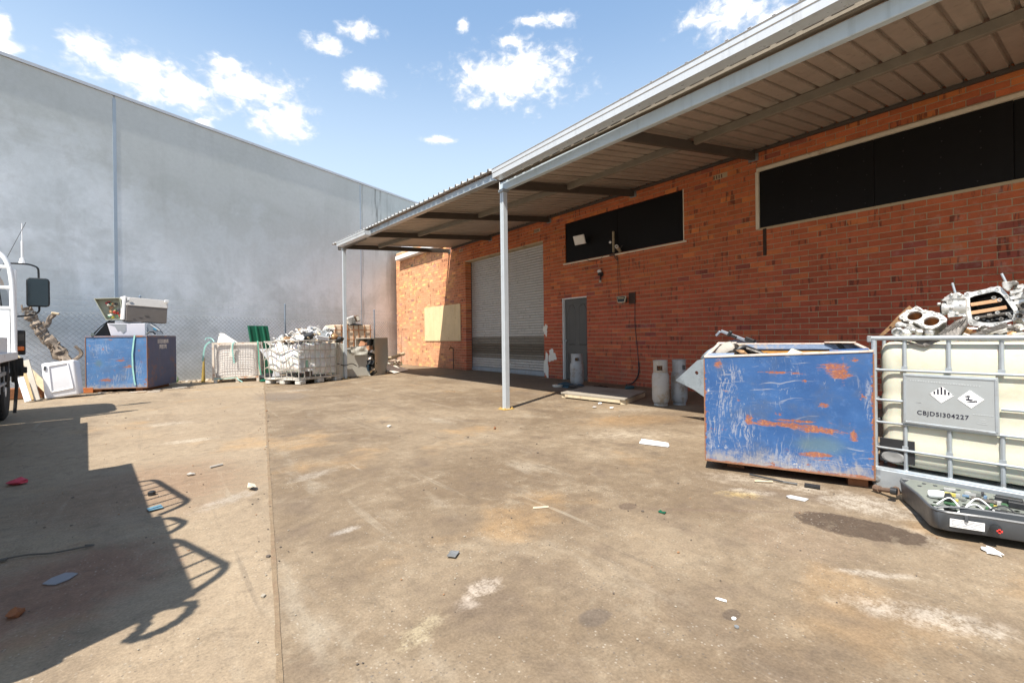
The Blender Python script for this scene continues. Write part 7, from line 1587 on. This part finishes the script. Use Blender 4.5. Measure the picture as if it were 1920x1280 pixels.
mb = MB(); mb.lathe([(.022, 0), (.022, .03), (.01, .03)], 14, (3.575, .785, .07), Matrix.Rotation(R(90), 3, 'X') @ Matrix.Rotation(R(180), 3, 'X')); mb.obj('side_dial', BLACK, tr)
mb = MB(); mb.tube([(3.70, .90, .03), (3.66, .84, .045), (3.63, .80, .06)], .018, 8, rs=[.014, .016, .028]); mb.tube([(3.72, .93, .027), (3.70, .90, .03)], .022, 8); tag(mb.obj('rusty_shaft', mat('brown_shaft', (.20, .13, .09), .6, .3, .3, 9, .2), smooth=True), 'rusty brown shaft poking out between tank foot and equipment shell', 'shaft')
mb = MB(); mb.tube([(3.42, 1.60, .02), (3.44, 1.38, .014), (3.47, 1.30, .012)], .007, 6); mb.cbox((3.50, 1.22, .014), (.05, .09, .012), (0, 0, .3)); tag(mb.obj('wiper_strip', BLACK), 'black rubber strip on the ground under the right blue bin', 'strip')

# ================================================================ GROUND LITTER
def flake(name, label, cat, x, y, pts, m_, th=.006, lift=.004, curl=0.0, rz_=0.0):
    mb = MB(); mb.prism(pts, th, lambda u, v, w_: (u, v, lift + w_ + curl * (u * u + .6 * v * v) * 12)); o = mb.obj(name, m_); o.location = (x, y, 0); o.rotation_euler = (0, 0, rz_); return tag(o, label, cat)
fp = thing('foam_strip', 'white foam strip lying on the ground left of the right blue bin', 'foam', (3.72, 2.63, 0), R(-72))
fp.scale = (.82, .82, .82)
MB().hexa([(-.17, -.035, .004), (.17, -.035, .004), (.17, .035, .004), (-.17, .035, .004), (-.165, -.03, .035), (.16, -.03, .028), (.16, .03, .03), (-.165, .03, .04)]).obj('strip_body', WPLAST, fp, bevel=.006)
MB().hexa([(-.165, .028, .03), (.15, .028, .025), (.15, .045, .03), (-.165, .045, .035), (-.165, .03, .05), (.15, .03, .04), (.15, .045, .04), (-.165, .045, .05)]).obj('torn_edge', LABELW, fp)
mb = MB(); rock(mb, (0, 0, .025), (.05, .035, .024), 900, sub=2, jag=.45); rock(mb, (-.04, .04, .015), (.03, .02, .014), 901, sub=1, jag=.3); o = mb.obj('red_rag', mat('pink_red_rag', (.55, .06, .09), .8, 0, .2, 12, .2), smooth=True); o.location = (-.86, 4.93, 0); tag(o, 'pink-red rag on the shaded ground at the left edge', 'rag')
flake('metal_clip', 'small folded shiny metal plate on the open concrete', 'metal plate', 1.10, 1.92, [(-.022, -.03), (.022, -.03), (.022, .03), (-.022, .03)], GALVD, .003, .004, .5, R(-50))
flake('blue_wrapper', 'pale blue wrapper on the shaded concrete', 'wrapper', -.05, 3.63, [(-.045, -.035), (.03, -.04), (.045, .03), (-.03, .035)], mat('pale_blue_wrapper', (.12, .24, .31), .5, 0, .15, 12, .1), .004, .004, .2, .4)
flake('grey_disc', 'flat grey rounded scrap on the shaded concrete', 'scrap', -.37, 2.83, [(.05 * math.cos(a * .785) * (1.3 if a % 2 else 1), .045 * math.sin(a * .785)) for a in range(8)], mat('flat_grey', (.20, .20, .215), .6, 0, .1, 6, .05), .004, .003, .0, .8)
mb = MB(); mb.tube(curve([(-.17, 0, .012), (-.06, .03, .014), (.05, .02, .012), (.17, .05, .012), (.20, .06, .012), (.16, .07, .012)], 5), .004, 6); mb.cbox((-.16, .0, .012), (.09, .022, .008), (0, 0, .3)); o = mb.obj('twisted_wire', DARKST, smooth=True); o.location = (-.5, 3.18, 0); o.rotation_euler.z = R(-20); tag(o, 'bent dark wire with a flat end on the shaded concrete', 'wire')
mb = MB(); rock(mb, (0, 0, .015), (.028, .022, .018), 905, sub=2, jag=.35); o = mb.obj('brown_leaf', mat('brown_leaf', (.22, .08, .03), .8, 0, .3, 12, .3), smooth=True); o.location = (-.46, 2.56, 0); tag(o, 'crumpled brown leaf on the shaded concrete', 'leaf')
mb = MB(); mb.lathe([(.020, 0), (.022, .01), (.022, .025), (.014, .03)], 10, (0, 0, 0)); o = mb.obj('bottle_top', BLACK); o.location = (-.07, 3.98, 0); tag(o, 'black bottle cap on the shaded concrete above the blue wrapper', 'cap')
flake('white_scrap', 'white feather-shaped scrap on the open concrete', 'scrap', 1.74, .93, [(-.006, -.02), (.006, -.018), (.007, .01), (.0, .022), (-.006, .008)], LABELW, .003, .003, .0, R(20))
flake('white_scrap', 'round white scrap nearest the bottom of the picture', 'scrap', 1.66, .84, [(.010 * math.cos(a * .9), .008 * math.sin(a * .9)) for a in range(7)], LABELW, .003, .003)
mb = MB(); mb.lathe([(.004, .003), (.008, .003), (.008, .007), (.004, .007)], 10, (0, 0, 0)); o = mb.obj('small_washer', GALVD); o.location = (1.62, .81, 0); tag(o, 'small steel washer beside the round white scrap', 'washer')
mb = MB(); mb.cbox((0, 0, .012), (.09, .02, .012), (.1, .05, .9)); o = mb.obj('orange_chip', RUST); o.location = (3.02, 4.28, 0); tag(o, 'thin rusty chip on the concrete in front of the near post', 'chip')
mb = MB(); mb.cbox((0, 0, .012), (.05, .03, .012), (.1, 0, .6)); o = mb.obj('white_chip', OFFW); o.location = (2.13, 5.2, 0); tag(o, 'small white chip on the concrete midway to the near post', 'chip')
flake('pale_leaf', 'curled pale leaf near the concrete joint', 'leaf', .49, 3.66, [(-.02, -.05), (.015, -.03), (.03, .03), (.0, .06), (-.025, .02)], mat('pale_leaf', (.5, .44, .34), .7, 0, .2, 9, .1), .004, .006, 1.2, .3)
mb = MB(); mb.tube([(0, 0, .010), (.09, .04, .010)], .009, 8); o = mb.obj('pale_stick', CONCP); o.location = (.30, 4.5, 0); tag(o, 'short pale stick on the sunlit concrete left of the joint', 'stick')
mb = MB(); rock(mb, (0, 0, .012), (.035, .022, .012), 910, jag=.4); o = mb.obj('grey_lump', CONCP); o.location = (.16, 4.36, 0); tag(o, 'grey mortar lump on the sunlit concrete left of the joint', 'lump')
mb = MB(); rock(mb, (0, 0, .010), (.026, .04, .010), 911, jag=.45, sub=2); rock(mb, (.022, .022, .015), (.008, .022, .006), 912, jag=.3); o = mb.obj('torn_white_paper', LABELW, smooth=True); o.location = (3.10, .33, 0); o.rotation_euler.z = R(-30); tag(o, 'torn white paper on the ground in front of the equipment shell', 'paper')
flake('grey_flat_scrap', 'flat grey scrap on the ground below the right blue bin', 'scrap', 3.19, 1.20, [(-.03, -.05), (.03, -.06), (.035, .04), (.0, .06), (-.03, .04)], mat('flat_pale_grey', (.50, .49, .48), .6, 0, .12, 9, .1), .004, .003, 0, R(10))
mb = MB(); mb.tube([(0, 0, .01), (.1, -.06, .012)], .006, 6); o = mb.obj('timber_sliver', TIMBERP); o.location = (3.32, 1.52, 0); o.rotation_euler.z = R(-20); tag(o, 'timber sliver on the ground in front of the right blue bin', 'sliver')
flake('dark_green_fragment', 'dark green plastic fragment on the open concrete, right of centre', 'fragment', 2.33, 1.60, [(-.02, -.018), (.012, -.022), (.01, .0), (.024, .014), (-.004, .022), (-.008, .0)], GREENS, .004, .003, .5, .4)
flake('tan_card_scrap', 'flat tan card scrap on the open concrete', 'card', 1.83, 2.12, [(-.05, -.012), (.05, -.016), (.055, .008), (-.04, .014)], mat('tan_card', (.52, .43, .31), .7, 0, .1, 9, .1), .003, .003, 0, R(-25))
for i, (x, y) in enumerate(((5.55, 4.95), (5.35, 4.55), (5.2, 4.75))):
    mb = MB(); rock(mb, (0, 0, .015), (.04, .028, .012), 920 + i, jag=.4); o = mb.obj('plaster_crumbs', LABELW); o.location = (x - .2, y - .2, 0); tag(o, ('white plaster crumbs by the front edge of the timber platform', 'white plaster bits just left of the near gas cylinders', 'loose plaster lump before the timber platform')[i], 'plaster')
# windblown specks and chips, too many to count
mb = MB(); qq = random.Random(77)
for i in range(700):
    if qq.random() < .55: x, y = qq.uniform(-3, 6.3), qq.uniform(.3, 9)
    elif qq.random() < .5: y = qq.uniform(.8, 14); x = JX(y) + qq.gauss(0, .06)
    else: y = qq.uniform(.4, 4.5); x = qq.uniform(-.6, 4)
    s = qq.uniform(.0012, .0042) * (1 + .13 * y) * (2.2 if qq.random() < .05 else 1); k = qq.random()
    mb._c = (.33, .29, .23, 1) if k < .35 else ((.10, .08, .065, 1) if k < .8 else (.30, .16, .08, 1))
    a = qq.uniform(0, 6.28); P_ = []
    for j in range(5): P_.append((x + s * qq.uniform(.6, 1.3) * math.cos(a + j * 1.257), y + s * qq.uniform(.6, 1.3) * math.sin(a + j * 1.257)))
    mb.prism(P_, s * .5, lambda u, v, w_: (u, v, .003 + w_))
LITM = mat('litter_specks', (.5, .5, .5), .8, 0, .1, 9, 0, tint=True)
o = mb.obj('litter_specks', LITM, kind='stuff', recalc=False); tag(o, 'scattered small chips and specks across the yard', 'litter')
# dirt, weeds and scraps drifted along the fence foot
mb = MB(); qq = random.Random(78)
for i in range(420):
    s = qq.uniform(-11.5, -.5); off = abs(qq.gauss(0, .32)); x = 7.7 + s * math.cos(SK) + off * math.sin(SK); y = 17.6 + s * math.sin(SK) - off * math.cos(SK)
    if x < -1.4 and qq.random() < .4: continue
    k = qq.random(); mb._c = (.50, .42, .32, 1) if k < .4 else ((.12, .09, .06, 1) if k < .75 else ((.06, .14, .03, 1) if k < .86 else (.65, .62, .56, 1)))
    if k > .75 and k < .86:
        for j in range(4): mb.bar((x, y, 0), (x + qq.uniform(-.06, .06), y + qq.uniform(-.06, .06), qq.uniform(.05, .16)), .012, .004, (0, 1, 0))
    elif qq.random() < .3: mb.cbox((x, y, .02), (qq.uniform(.06, .3), qq.uniform(.01, .04), .015), (0, 0, qq.uniform(0, 3)))
    else: rock(mb, (x, y, .01), (qq.uniform(.02, .07), qq.uniform(.02, .06), qq.uniform(.01, .03)), 1000 + i, jag=.4)
o = mb.obj('fence_debris', LITM, kind='stuff'); tag(o, 'drift of dirt, weeds and scraps along the foot of the fence', 'debris')
mb = MB(); qq = random.Random(79)
for i in range(30):
    x = qq.uniform(-1.2, .6); y = 12.3 + (x + .26) * (.6 if x > -.26 else -.45) + qq.uniform(-.35, .05) * 1.0
    mb._c = qq.choice(((.40, .30, .2, 1), (.15, .11, .08, 1), (.55, .5, .43, 1)))
    mb.cbox((x, y, .015), (qq.uniform(.04, .3), qq.uniform(.02, .05), .012), (0, 0, qq.uniform(-.5, .6)))
o = mb.obj('bin_foot_scraps', LITM, kind='stuff'); tag(o, 'flat timber and card scraps on the ground round the left blue bin', 'scraps')
